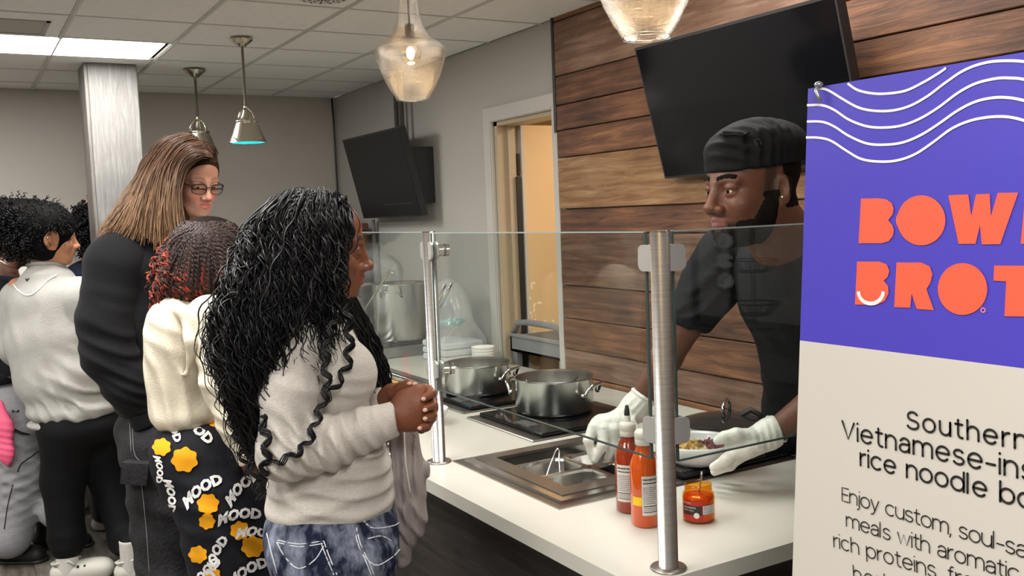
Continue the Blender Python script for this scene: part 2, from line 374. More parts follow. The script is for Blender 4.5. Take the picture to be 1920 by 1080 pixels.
def leafmat():
    m,nt,b,N,L=new_mat('worn_tan_paint')
    tc=N.new('ShaderNodeTexCoord'); n=N.new('ShaderNodeTexNoise'); n.inputs['Scale'].default_value=26; n.inputs['Detail'].default_value=2; L.new(tc.outputs['Object'],n.inputs['Vector'])
    sx=N.new('ShaderNodeSeparateXYZ'); L.new(tc.outputs['Object'],sx.inputs[0])
    r0=N.new('ShaderNodeMapRange'); L.new(sx.outputs['X'],r0.inputs[0]); r0.inputs[1].default_value=.0; r0.inputs[2].default_value=.16; r0.inputs[3].default_value=.16; r0.inputs[4].default_value=0
    ad=N.new('ShaderNodeMath'); ad.operation='ADD'; L.new(n.outputs[0],ad.inputs[0]); L.new(r0.outputs[0],ad.inputs[1])
    r=N.new('ShaderNodeMapRange'); L.new(sx.outputs['Z'],r.inputs[0]); r.inputs[1].default_value=1.2; r.inputs[2].default_value=1.75; r.inputs[3].default_value=.08; r.inputs[4].default_value=-.25
    ad2=N.new('ShaderNodeMath'); ad2.operation='ADD'; L.new(ad.outputs[0],ad2.inputs[0]); L.new(r.outputs[0],ad2.inputs[1])
    rp=N.new('ShaderNodeValToRGB'); rp.color_ramp.elements[0].position=.80; rp.color_ramp.elements[1].position=.815
    rp.color_ramp.elements[0].color=c4(srgb(214,184,142)); rp.color_ramp.elements[1].color=c4(srgb(240,228,200)); L.new(ad2.outputs[0],rp.inputs[0]); L.new(rp.outputs[0],b.inputs['Base Color']); b.inputs['Roughness'].default_value=.5
    return m
leaf=MB().box((2.385,3.90,.01),(2.95,3.935,2.045),.002).build('door_leaf',leafmat(),dr,loc=(2.385,3.90,.0))
MB().box((2.372,3.897,.01),(2.386,3.938,2.045),.001).build('edge_strip',mat('leaf_edge',srgb(190,186,178),.45),leaf)
HG=mat('hinge_metal',srgb(130,115,95),.35,.9)
for z in (1.86,1.06,.3):
    h=MB(); h.box((2.366,3.915,z-.05),(2.372,3.955,z+.05)); h.cyl((2.358,3.91,z-.05),(2.358,3.91,z+.05),.007,n=10); h.build('hinge',HG,leaf)
MB().box((2.34,3.900,.02),(2.366,3.906,1.80)).build('gap_shade',BLACKMATTE,dr)  # black strip put in as the shade of the gap beside the leaf
# back room behind the door
BR=mat('back_room_wall',srgb(205,175,130),.6)
b=MB(); b.box((XW+1.5,1.8,0),(XW+1.6,5.4,2.6)); b.box((XW+.1,5.3,0),(XW+1.6,5.4,2.6)); b.box((XW+.1,1.8,0),(XW+1.6,1.9,2.6))
b.build('wall_back_room',BR,kind='structure'); MB().box((XW+.1,1.8,2.44),(XW+1.6,5.4,2.5)).build('ceiling_back_room',BR,kind='structure')
MB().box((XW+.1,3.0,0),(XW+.108,DY0-.01,2.44)).build('wall_back_room_side',BR,kind='structure')
# ---------------- cable in the corner
c=[onY(622,185,YF-.012),onY(628,230,YF-.012),onY(634,290,YF-.012),onY(638,340,YF-.012),onY(640,420,YF-.012),onY(642,520,YF-.012)]
c=[(min(q[0],XW-.02),q[1],q[2]) for q in c]
MB().tube(c,.006,n=6).build('cable',BLACKPLASTIC,label='thin dark cable running down the far corner of the room',cat='cable')
# ---------------- wall televisions
def tv(xt,xb,y0,y1,zt,zb,label,name='television',screen=None,thick=.035):
    e=empty(name,(XW-.05,(y0+y1)/2,(zt+zb)/2),label,'television')
    up=np.array([xt-xb,0,zt-zb]); L_=np.linalg.norm(up); upn=up/L_; yv=np.array([0,1,0.]); n=np.cross(upn,yv) ; n=n if n[0]<0 else -n
    c=np.array([(xt+xb)/2,(y0+y1)/2,(zt+zb)/2]); back=-n
    m=MB(); m.obox(c+back*thick/2,yv*(y1-y0)/2,upn*L_/2,n*thick/2); m.build('bezel',BLACKPLASTIC,e)
    m=MB(); m.obox(c+n*.001,yv*((y1-y0)/2-.008),upn*(L_/2-.009)+0,n*.001); m.build('screen',screen or BLACKGLOSS,e)
    m=MB(); m.obox(c+back*(thick+.015),yv*(y1-y0)*.3,upn*L_*.28,n*.016); m.build('rear_housing',BLACKPLASTIC,e)
    return e,c,n,upn
SCR2=mat('matte_screen',srgb(24,24,27),.4,spec=.3)
t1,c1,n1,u1=tv(2.05,2.17,1.745,2.60,2.173,1.727,'large black television tilted on the wood-clad wall behind the cook')
m=MB(); m.box((2.15,2.0,1.85),(XW-.026,2.35,2.05)); m.build('wall_bracket',BLACKPLASTIC,t1)
q=c1-n1*0.0+n1*.003
t2,c2,n2,u2=tv(2.03,2.14,4.545,5.375,2.098,1.628,'smaller dark television tilted forward on the grey wall left of the doorway',screen=SCR2)
m=MB(); m.box((2.12,4.62,1.70),(XW-.001,5.0,2.0)); m.build('wall_bracket',BLACKPLASTIC,t2)
m=MB(); 
for yy in (4.86,4.93): m.cyl((2.19,yy,2.0),(2.19,yy,ZC-.012),.014,n=14)
m.build('ceiling_pole',STEEL,t2)
# ---------------- pendants
PG=thin_glass('seeded_glass',(.97,.95,.92),.05,1.5,milk=.018,bump=.35,bscale=330)
BULB=mat('warm_bulb',(1,.8,.5),.3,emit=(1,.62,.28),estr=14)
FROST=thin_glass('bulb_glass',(1,.97,.9),.05,1.4)
def bell(x,y,zb,label,s=1.0,top=ZC):
    e=empty('pendant_lamp',(x,y,top),label,'pendant lamp')
    k=2.87/1769*s
    pr=[(29.5,0),(30.5,2),(41,18),(52,40),(60,62),(64.5,80),(65.5,88),(63,94),(52,102),(40,110),(31,122),(25,136),(20.5,152),(18,175),(17.5,215),(17.5,235)]
    prof=[(r*k,h*k) for r,h in pr]; inner=[(r*k-.002,h*k) for r,h in pr[::-1]]
    m=MB(); m.lathe(prof+inner,(x,y,zb),n=56,close=True); m.build('glass_shade',PG,e)
    m=MB(); m.lathe([(29.5*k+.003*math.cos(a),.003*math.sin(a)) for a in np.linspace(0,2*PI,9)],(x,y,zb),n=48); m.build('shade_rim',GLASS,e)
    ht=235*k
    m=MB(); m.cyl((x,y,zb+ht-.004),(x,y,zb+ht+.05),17.5*k+.003,n=24); m.cyl((x,y,zb+ht+.05),(x,y,top-.02),.004,n=8); m.lathe([(.001,0),(.06,0),(.055,.018),(.001,.02)],(x,y,top-.021),n=28); m.build('rod',NICKEL,e)
    m=MB(); m.cyl((x,y,zb+112*k),(x,y,zb+135*k),8.5*k,n=18); m.cyl((x,y,zb+135*k),(x,y,zb+ht),2*k,n=8); m.build('socket',mat('socket_metal',srgb(120,112,100),.3,1) if 'socket_metal' not in D.materials else D.materials['socket_metal'],e)
    m=MB(); m.sphere((x,y,zb+82*k),19.5*k,24,14); m.build('bulb',FROST,e)
    m=MB(); m.sphere((x,y,zb+84*k),(7.5*k,7.5*k,12*k),12,8); m.build('filament',BULB,e)
    l=D.lights.new('pendant_bulb','POINT'); l.energy=2.2; l.color=(1,.72,.42); l.shadow_soft_size=.03; lo=D.objects.new('pendant_bulb',l); lo.location=(x,y,zb+60*k); COL.objects.link(lo)
bell(1.210,2.60,1.978,'seeded glass bell pendant with glowing round bulb above the glass guard')
pb=P(1212,68,1.88)
bell(pb[0],pb[1],pb[2]-.002,'seeded glass bell pendant cut by the top edge before the black television')
TEAL=mat('teal_glow',(0,.5,.55),.5,emit=(.0,.72,.80),estr=1.6)
def dome(x,y,zb,k,label):
    e=empty('pendant_lamp',(x,y,ZC),label,'pendant lamp')
    m=MB(); m.lathe([(.001,0),(.006,0),(21*k,-14*k),(20*k,-17*k),(6*k,-4*k),(.001,-4*k)][::-1] if 0 else [(.001,-.003),(21*k,-.003),(20*k,-.008),(6*k,-15*k),(.001,-16*k)],(x,y,ZC-.008),n=30); m.build('canopy',NICKEL,e)
    m=MB(); m.cyl((x,y,zb+66*k),(x,y,ZC-15*k),2.6*k,n=10)
    m.sphere((x,y,zb+66*k),4.5*k,12,8); m.build('rod',NICKEL,e)
    pr=[(34,0),(32,6),(28,15),(24,26),(20,36),(19,38),(20.5,39),(20.5,41),(13,43),(9,50),(6,58),(4,64),(.05,65)]
    m=MB(); m.lathe([(r*k,h*k) for r,h in pr],(x,y,zb),n=40); m.lathe([((r-1.2)*k,h*k) for r,h in pr[:4]],(x,y,zb+.001),n=40); m.build('shade',NICKEL,e)
    m=MB(); m.lathe([(.001,5*k),(30*k,1*k),(32.6*k,1.5*k)],(x,y,zb),n=36); m.build('diffuser',TEAL,e)
    for a in (0,PI/2,PI,PI*1.5):
        m=MB(); pts=[(x+math.cos(a+.5)*r*k,y+math.sin(a+.5)*r*k,zb+h*k) for r,h in((20,40),(19,48),(15,56),(8,62),(3,65))]; m.tube(pts,1.3*k,n=6)
        m.build('yoke_arm',NICKEL,e)
        m=MB(); m.sphere((x+math.cos(a+.5)*33.5*k,y+math.sin(a+.5)*33.5*k,zb+8*k),1.8*k,8,6); m.build('thumb_screw',NICKEL,e)
d_=proj((1.135,4.19,2.0))[2]; zb=P(473,272,d_)[2]
dome(1.145,4.19,zb+.01,d_/1769,'nickel dome pendant with teal lit underside hanging over the queue')
d2=proj((1.137,5.10,2.0))[2]; zb2=P(383,288,d2)[2]
dome(1.140,5.10,zb2,d2/1769,'farther nickel dome pendant half hidden behind the long-haired person')
# ================================================================ SERVING COUNTER
TOP=.91
CTM=mat('white_worktop',srgb(200,198,188),.36,var=.02,vscale=4,coat=.15)
cx=[1.07,1.262,1.60,1.69,2.0,2.232]
def slab():
    m=MB(); z0,z1=TOP-.036,TOP
    H1=(1.30,1.655,1.985,2.365)   # well opening x0,x1,y0,y1
    H2=(1.27,1.70,3.56,4.16)
    def strip(x0,x1,y0,y1): m.box((x0,y0,z0),(x1,y1,z1))
    strip(1.07,H1[0],1.39,3.56); strip(H1[0],H1[1],1.39,H1[2]); strip(H1[0],H1[1],H1[3],3.56)
    strip(H1[1],2.012,1.39,2.13); strip(H1[1],2.222,2.13,3.38); strip(H1[1],2.245,3.38,3.56)
    strip(1.07,H2[0],3.56,5.25); strip(H2[0],H2[1],4.16,5.25); strip(H2[1],2.245,3.56,4.62); strip(H2[1],2.20,4.62,5.25)
    return m
ctr=empty('serving_counter',(1.5,2.6,0),'long serving counter with white worktop and dark wood-grain front','counter')
wt=slab().build('worktop',CTM,ctr)
DW=wood_mat('dark_laminate',[srgb(24,21,19),srgb(46,41,38),srgb(66,60,55),srgb(92,84,78)],.5,axis='Y',bump=.25,rnd=False,scl=1.2)
MB().box((1.13,1.46,0.0),(1.15,5.2,TOP-.036)).build('front_panel',DW,ctr)
DW2=wood_mat('dark_laminate_end',[srgb(24,21,19),srgb(46,41,38),srgb(66,60,55),srgb(92,84,78)],.5,axis='X',bump=.25,rnd=False,scl=1.2)
MB().box((1.15,1.46,0.0),(1.98,1.48,TOP-.036)).build('end_panel',DW2,ctr)
MB().box((1.96,1.48,0.0),(1.98,2.15,TOP-.036)).box((1.15,1.48,.3),(1.98,5.2,.32)).build('back_panel',DW,ctr)
MB().box((1.6,5.18,0),(2.2,5.2,TOP-.036)).build('side_panel',DW,ctr)
# ---------------- glass guard
def post(x,y,label):
    e=empty('guard_post',(x,y,TOP),label,'post','steel posts of the glass guard')
    m=MB(); m.cyl((x,y,TOP+.003),(x,y,1.582),.0195,n=36); m.build('tube',STEEL,e)
    m=MB(); m.lathe([(.0001,.0),(.036,0),(.037,.002),(.035,.005),(.0001,.005)],(x,y,TOP),n=36); m.build('base_flange',DARKSTEEL,e)
    m=MB(); m.cyl((x,y,1.582),(x,y,1.5845),.0195,n=32); m.build('cap',POLISHED,e)
    return e
p1=post(1.175,2.46,'farther steel post of the glass guard behind the clasped hands')
p2=post(1.178,1.432,'nearer steel post of the glass guard beside the sauce bottles')
def clamp(e,x,y,z,d,w=.038,round_=True):
    """flat paddle clamp leaving the post in direction d (unit) """
    d=np.array(d,float); n=np.cross(d,(0,0,1)); m=MB()
    pts=[]
    h=.026; L_=w+.017
    for a in np.linspace(-PI/2,PI/2,9): pts.append((L_-.014+.014*math.cos(a),(h-.014)*(1 if a>0 else -1)+.014*math.sin(a)))
    poly=[(0,-h)]+pts+[(0,h)]
    for s in(-1,1):
        m.prism(poly,np.array((x,y,z))+n*(.006 if s>0 else -.006),d,(0,0,1),n*.006*s)
    m.build('clamp',mat('satin_clamp',srgb(178,176,172),.35,.35) if 'satin_clamp' not in D.materials else D.materials['satin_clamp'],e)
for z in (1.53,1.187):
    clamp(p2,1.178,1.432,z,(0,1,0)); clamp(p2,1.178,1.432,z,(1,0,0))
    clamp(p1,1.175,2.46,z,(0,1,0),w=.02); clamp(p1,1.175,2.46,z,(0,-1,0),w=.02)
    m=MB(); m.cyl((1.19,2.44,z),(1.222,2.43,z),.017,n=18); m.cyl((1.207,2.434,z),(1.213,2.432,z),.0182,n=18,mi=1); m.build('knob',[CHROME,BLACKPLASTIC],p1)
EB=mat('glass_edge_lit',(.30,.34,.33),.12,spec=.9)  # paler edge colour: ceiling reflection along the pane tops put into the material
def pane(a,b,z0,z1,t,label):
    a=np.array(a,float); b=np.array(b,float); d=(b-a)/np.linalg.norm(b-a); n=np.cross(d,(0,0,1))*t/2; c=(a+b)/2; L_=np.linalg.norm(b-a)/2
    e=empty('glass_panel',(c[0],c[1],z0),label,'glass panel','glass guard panels')
    m=MB(); m.obox((c[0],c[1],(z0+z1)/2),d*L_,(0,0,(z1-z0)/2),n); m.build('pane',GLASS,e)
    e1=.0022
    m=MB(); m.obox((c[0],c[1],z0),d*L_,(0,0,e1*.6),n*1.03); 
    for q in (a,b): m.obox((q[0],q[1],(z0+z1)/2),d*e1,(0,0,(z1-z0)/2),n*1.03)
    m.build('dark_edge',GLASSEDGE,e)
    m=MB(); m.obox((c[0],c[1],z1),d*L_,(0,0,e1*.7),n*1.03); m.build('top_edge',EB,e)
    return e
pane((1.172,1.468,0),(1.172,2.44,0),1.128,1.581,.006,'glass guard panel between the two steel posts')
pane((1.172,2.484,0),(1.172,4.55,0),1.128,1.583,.006,'glass guard panel running off behind the queue beyond the far post')
pane((1.212,1.436,0),(2.05,1.436,0),1.122,1.581,.006,'glass guard panel turned across the counter end, in front of the cook')
# ---------------- drop-in wells
BRN=mat('well_steel',(.40,.37,.345),.3,1,var=.12,vscale=5)
def rectring(m,o,i,z0,z1):
    (x0,x1,y0,y1),(a0,a1,b0,b1)=o,i
    m.box((x0,y0,z0),(a0,y1,z1)); m.box((a1,y0,z0),(x1,y1,z1)); m.box((a0,y0,z0),(a1,b0,z1)); m.box((a0,b1,z0),(a1,y1,z1))
e=empty('food_well',(1.45,2.15,TOP),'square drop-in steel food well with four pans, in front of the cook’s hand','food well')
m=MB(); rectring(m,(1.208,1.725,1.873,2.437),(1.262,1.69,1.93,2.40),TOP,TOP+.0035)
m.build('flange',BRN,e)
m=MB(); rectring(m,(1.236,1.70,1.905,2.415),(1.262,1.68,1.938,2.40),TOP+.0035,TOP+.009); m.build('raised_lip',POLISHED,e)
m=MB(); rectring(m,(1.262,1.69,1.938,2.40),(1.31,1.645,1.995,2.36),TOP+.002,TOP+.0115); m.build('cover_plate',BRN,e)
def pan(x0,x1,y0,y1,z,dep,parent,rim=.008,mm=None,name='pan'):
    m=MB(); ins=.012
    def rr(a0,a1,b0,b1,zz,c):
        return [(a0+c,b0,zz),(a1-c,b0,zz),(a1,b0+c,zz),(a1,b1-c,zz),(a1-c,b1,zz),(a0+c,b1,zz),(a0,b1-c,zz),(a0,b0+c,zz)]
    R=[rr(x0,x1,y0,y1,z-.004,.006),rr(x0,x1,y0,y1,z,.006),rr(x0+rim,x1-rim,y0+rim,y1-rim,z+.0005,.016),rr(x0+rim+.002,x1-rim-.002,y0+rim+.002,y1-rim-.002,z-.006,.018),rr(x0+rim+ins,x1-rim-ins,y0+rim+ins,y1-rim-ins,z-dep,.025)]
    fs=[]
    for k in range(4):
        for j in range(8): fs.append((k*8+j,k*8+(j+1)%8,(k+1)*8+(j+1)%8,(k+1)*8+j))
    fs.append(tuple(range(32,40)))
    m.add(sum(R,[]),fs); return m.build(name,mm or POLISHED,parent)
xm,ym=1.478,2.128
pan(1.305,xm,1.99,ym,TOP+.004,.075,e); pan(xm,1.65,1.99,ym,TOP+.004,.075,e)
pan(1.305,xm,ym,2.27,TOP+.004,.085,e); pan(xm,1.65,ym,2.27,TOP+.004,.08,e)
m=MB(); m.box((1.305,2.27,TOP-.05),(1.65,2.275,TOP+.004)); m.box((1.305,2.275,TOP-.055),(1.65,2.365,TOP-.05)); m.box((1.30,2.363,TOP-.05),(1.655,2.366,TOP)); m.build('liner',POLISHED,e)
GREEN=mat('scallion_green',srgb(120,135,70),.6,var=.4,vscale=30); CREAM=mat('cream_bits',srgb(226,214,176),.5,var=.15,vscale=40)
def bits(name,mat_,x0,x1,y0,y1,z,n,s,parent=None,thing=None,sz=.5):
    m=MB()
    for _ in range(n):
        c=(random.uniform(x0,x1),random.uniform(y0,y1),z+random.uniform(0,s)); a=random.uniform(0,PI)
        u=np.array((math.cos(a),math.sin(a),random.uniform(-.4,.4)))*s*random.uniform(.6,1.6); v=np.array((-math.sin(a),math.cos(a),0))*s*sz; w_=np.array((0,0,s*.35))
        m.obox(c,u,v,w_)
    o=m.build(name,mat_,parent,kind='stuff')
    if thing: tag(o,thing[0],thing[1])
    return o
liq=mat('broth',srgb(96,88,52),.08,var=.3,vscale=20)
MB().box((1.325,2.01,TOP-.055),(1.462,2.112,TOP-.05)).build('broth',liq,e)
bits('herb_bits',GREEN,1.335,1.45,2.02,2.10,TOP-.05,50,.0035,thing=('chopped green herbs left in the nearest pan of the food well','food'))
# tongs in the left pan
m=MB(); tp=[onZ(*q,.91) for q in ((1024,894),(1044,840))]
a=np.array((1.345,2.165,.85)); 
A=P(1024,894,proj((1.37,2.17,.91))[2]); B=P(1042,842,proj((1.40,2.25,.97))[2]); Cc=P(1050,892,proj((1.41,2.16,.91))[2])
m.tube([A-(B-A)*.35,A,(A+B)/2+(0,0,.0),B-(0,0,.004),B+(0.004,-.003,.001),B+(.008,-.006,-.004),(B+Cc)/2+(.004,0,0),Cc,Cc-(B-Cc)*.35],.0028,n=8)
m.build('tongs',POLISHED,label='thin wire tongs standing in the left pan of the food well',cat='tongs')
# second well with food tray
e=empty('food_well',(1.5,3.85,TOP),'far steel food well holding a long pan of food behind the far post','food well')
m=MB(); rectring(m,(1.20,1.74,3.50,4.22),(1.27,1.70,3.56,4.16),TOP,TOP+.006); m.build('flange',BRN,e)
pan(1.275,1.50,3.57,4.15,TOP+.006,.08,e); pan(1.50,1.695,3.57,4.15,TOP+.012,.05,e)
bits('cooked_noodles',mat('fried_food',srgb(196,158,92),.5,var=.35,vscale=40,col2=srgb(232,205,130)),1.52,1.675,3.60,4.12,TOP-.028,420,.011,thing=('yellow-brown cooked food filling the far long steel pan','food'))
# ---------------- induction cooktops
CK=mat('cooktop_trim',(.34,.32,.30),.3,1,var=.1,vscale=5)
def cooktop(x0,x1,y0,y1,label):
    e=empty('induction_cooktop',((x0+x1)/2,(y0+y1)/2,TOP),label,'cooktop','induction cooktops set in the counter')
    MB().box((x0,y0,TOP),(x1,y1,TOP+.006),.003).build('trim_plate',CK,e)
    MB().box((x0+.045,y0+.018,TOP+.006),(x1-.002,y1-.018,TOP+.018),.003).build('glass_top',BLACKGLOSS,e)
    m=MB(); 
    for k in range(4): m.box((x0+.065+.012*k,(y0+y1)/2-.09,TOP+.018),(x0+.068+.012*k,(y0+y1)/2-.0,TOP+.0184))
    m.build('control_marks',mat('marks_grey',(.25,.25,.25),.4) if 'marks_grey' not in D.materials else D.materials['marks_grey'],e)
    return e
cooktop(1.511,1.985,2.478,2.93,'black induction cooktop under the nearer steel pot')
cooktop(1.535,1.985,2.998,3.44,'black induction cooktop under the farther steel pot')
c3=cooktop(1.545,1.995,1.60+.245,2.115,'black induction cooktop under the white bowl of noodles')
# ---------------- pots
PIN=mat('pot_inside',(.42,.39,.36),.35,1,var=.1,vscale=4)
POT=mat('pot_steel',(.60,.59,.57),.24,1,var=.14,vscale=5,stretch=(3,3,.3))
def pot(x,y,z,r,h,label,ang,group=None):
    e=empty('steel_pot',(x,y,z),label,'pot',group)
    m=MB(); m.lathe([(.0001,0),(r-.012,0),(r-.003,.004),(r,.014),(r,h-.006),(r+.003,h),(r+.0015,h+.0015),(r-.002,h)],(x,y,z),n=64); m.build('body',POT,e)
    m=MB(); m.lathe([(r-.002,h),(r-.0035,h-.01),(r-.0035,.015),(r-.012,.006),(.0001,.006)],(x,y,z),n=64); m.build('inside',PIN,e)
    for s,a in ((1,ang),(-1,ang+PI)):
        dx,dy=math.cos(a),math.sin(a); tx,ty=-dy,dx; zz=h*.78
        H=[]
        for t,o,dz in ((-.066,.000,-.026),(-.060,.008,-.022),(-.054,.018,-.004),(-.046,.028,.008),(-.024,.036,.010),(0,.038,.010),(.024,.036,.010),(.046,.028,.008),(.054,.018,-.004),(.060,.008,-.022),(.066,.000,-.026)):
            H.append((x+dx*(r+o)+tx*t,y+dy*(r+o)+ty*t,z+zz+dz))
        m=MB(); m.tube(H,.0055,n=10)
        for t in(-.064,.064): 
            m.sphere((x+dx*(r+.001)+tx*t,y+dy*(r+.001)+ty*t,z+zz-.026),(.010,.010,.010),12,8)
        m.build('handle',POLISHED,e)
    m=MB()
    for a in (ang,ang+PI):
        for t in (-.3,.3): m.sphere((x+math.cos(a+t)*(r-.004),y+math.sin(a+t)*(r-.004),z+h*.74),.005,10,6)
    m.build('rivets',POLISHED,e,kind='stuff')
    return e
pot(1.782,2.768,TOP+.018,.138,.122,'nearer wide steel pot with loop handles on the black cooktop',-1.02,'wide steel pots')
pot(1.745,3.262,TOP+.018,.132,.118,'farther wide steel pot behind the nearer one on its cooktop',-1.0,'wide steel pots')
# ladle/strainer hanging in the near pot
q0=P(1065,730,3.25); q1=P(1085,712,3.35); m=MB()
m.tube([q0+(0,0,-.04),q0,q1],.006,n=8,flat=2.0); m.build('serving_spoon',STEEL,label='flat steel spoon handle leaning on the rim of the nearer pot',cat='spoon')
# lidded pan at the back
px,py,pz=onZ(1362,803,.945); 
e=empty('lidded_pan',(px,py,TOP),'black shallow pan with glass lid and steel loop handle behind the white bowl','pan')
m=MB(); m.lathe([(.0001,0),(.12,0),(.14,.02),(.145,.05),(.143,.052),(.138,.05)],(px,py,TOP),n=48); m.build('pan_body',BLACKMATTE,e)
m=MB(); m.lathe([(.147,.048),(.149,.052),(.144,.056)],(px,py,TOP),n=48); m.build('lid_rim',POLISHED,e)
m=MB(); m.lathe([(.144,.054),(.12,.064),(.08,.074),(.04,.079),(.0001,.081)],(px,py,TOP),n=48); m.build('lid',mat('smoked_glass',(.02,.02,.02),.08),e)
m=MB(); m.tube([(px-.03,py-.02,TOP+.078),(px-.034,py-.022,TOP+.10),(px-.022,py-.014,TOP+.118),(px+.015,py+.01,TOP+.122),(px+.035,py+.022,TOP+.105),(px+.035,py+.022,TOP+.076)],.0058,n=10); m.build('lid_handle',POLISHED,e)
q=onZ(1408,790,.97); m=MB(); m.tube([q+(-.02,.02,-.01),q+(-.02,.02,.02),q+(.0,0,.035),q+(.02,-.02,.02),q+(.02,-.02,-.01)],.009,n=8); m.build('side_handle',BLACKMATTE,e)
# ---------------- sauce bottles
def label_strip(x,y,r,z0,z1,a0,a1,m_,parent,name='label_paper',n=16,off=.0006):
    vs=[];
    for k in range(n+1):
        a=a0+(a1-a0)*k/n
        for z in (z0,z1): vs.append((x+(r+off)*math.cos(a),y+(r+off)*math.sin(a),z))
    fs=[(2*k,2*k+2,2*k+3,2*k+1) for k in range(n)]
    m=MB(); m.add(vs,fs,True); return m.build(name,m_,parent)
PAPER=mat('label_white',srgb(214,210,204),.5); INK=mat('ink_black',srgb(25,22,22),.5); YEL=mat('label_yellow',srgb(238,196,30),.5)
def print_lines(x,y,r,a0,a1,rows,parent,name='label_print',m_=None,off=.0011):
    m=MB()
    for (z,h,f0,f1,seg) in rows:
        n=max(3,int((f1-f0)*12)); A0=a0+(a1-a0)*f0; A1=a0+(a1-a0)*f1
        t=A0
        while True:
            ln=(A1-A0) if not seg else random.uniform(.05,.16)
            t2=min(t+math.copysign(ln,A1-A0),A1) if A1>A0 else max(t-ln,A1)
            vs=[];k_=4 if seg else n
            for k in range(k_+1):
                a=t+(t2-t)*k/k_
                for zz in (z,z+h): vs.append((x+(r+off)*math.cos(a),y+(r+off)*math.sin(a),zz))
            m.add(vs,[(2*k,2*k+2,2*k+3,2*k+1) for k in range(k_)],True)
            if not seg: break
            t=t2+(.035 if A1>A0 else -.035)
            if (A1>A0 and t>=A1-.02) or (A1<A0 and t<=A1+.02): break
    return m.build(name,m_ or INK,parent,kind='stuff')
def cyl_text(txt,size,x,y,r,a0,z,sgn,m_,parent,off=.0012,vertical=False):
    cu=D.curves.new('lettering','FONT'); cu.body=txt; cu.size=size; cu.resolution_u=2; ob=D.objects.new('lettering',cu); COL.objects.link(ob)
    dg=bpy.context.evaluated_depsgraph_get(); me=D.meshes.new_from_object(ob.evaluated_get(dg)); D.objects.remove(ob)
    vs=[];
    for v in me.vertices:
        X,Y=v.co.x,v.co.y
        if vertical: X,Y=-Y,X
        a=a0+sgn*X/r; vs.append((x+(r+off)*math.cos(a),y+(r+off)*math.sin(a),z+Y))
    m=MB(); m.add(vs,[tuple(p_.vertices) for p_ in me.polygons]); D.meshes.remove(me)
    return m.build('lettering',m_,parent)
def bottle(x,y,label,sauce,cap='nozzle',k=1.0,yellow=False,a_lab=(3.3,4.6),tipz=.235):
    e=empty('sauce_bottle',(x,y,TOP),label,'bottle','sauce bottles')
    r=.0325*k
    S=mat('sauce_'+('red' if not yellow else 'orange'),sauce,.12,coat=.6,var=.12,vscale=14,contrast=(.3,.7))
    pr=[(.0001,.002),(r-.004,0),(r,.006),(r,.128*k),(r-.001,.137*k),(r*.87,.150*k),(r*.66,.165*k),(r*.52,.176*k),(r*.5,.184*k)]
    m=MB(); m.lathe(pr,(x,y,TOP),n=40); m.build('body',S,e)
    WC=mat('cap_white',srgb(226,218,208),.3) if 'cap_white' not in D.materials else D.materials['cap_white']
    z=.182*k
    m=MB(); m.lathe([(r*.56,z),(r*.60,z+.001),(r*.60,z+.012*k),(r*.58,z+.014*k),(r*.62,z+.015*k),(r*.62,z+.026*k),(r*.52,z+.032*k),(r*.30,z+.034*k)] + ([(r*.27,z+.036*k),(r*.2,z+.05*k),(r*.18,z+.052*k)] if cap=='nozzle' else [(.0001,z+.034*k)]),(x,y,TOP),n=32); m.build('cap',WC,e)
    if cap=='nozzle':
        m=MB(); m.lathe([(r*.2,z+.048*k),(r*.22,z+.05*k),(r*.19,z+.06*k),(r*.12,z+.072*k),(r*.10,z+.073*k),(.0001,z+.073*k)],(x,y,TOP),n=20); m.build('tip',BLACKPLASTIC,e)
    a0,a1=a_lab
    label_strip(x,y,r,TOP+.030*k,TOP+.118*k,a0,a1,PAPER,e)
    rows=[(TOP+.1085*k,.0035*k,.06,.95,True),(TOP+.101*k,.0022*k,.06,.8,False),(TOP+.092*k,.0012,.06,.7,True)]
    zz=.088
    while zz>.052: rows.append((TOP+zz*k,.0011,.06,random.uniform(.6,.85),True)); zz-=.0045
    rows+=[(TOP+.050*k,.0018,.06,.8,False),(TOP+.046*k,.0011,.06,.8,True),(TOP+.042*k,.0011,.06,.7,True),(TOP+.037*k,.0016,.06,.8,False)]
    print_lines(x,y,r,a0,a1,rows,e)
    return e,r
va=math.atan2(-1.66,-1.31)   # direction from the bottles towards the camera
b2=onZ(1181,957,TOP); b1=onZ(1211,983,TOP)
e,r=bottle(b2[0],b2[1],'farther sauce bottle, brick red with pointed black tip, left of the near post',srgb(150,52,20),'nozzle',1.0,False,(va-.95,va+.62))
cyl_text('SRIRACHA',.0085,b2[0],b2[1],r,va+.52,TOP+.05,1,INK,e,vertical=True)
e,r=bottle(b1[0],b1[1],'nearer sauce bottle, bright orange with yellow band, half behind the near post',srgb(206,82,14),'flat',1.02,True,(va-.20,va+1.3))
label_strip(b1[0],b1[1],r,TOP+.052,TOP+.072,va-.95,va-.21,YEL,e,'yellow_band')
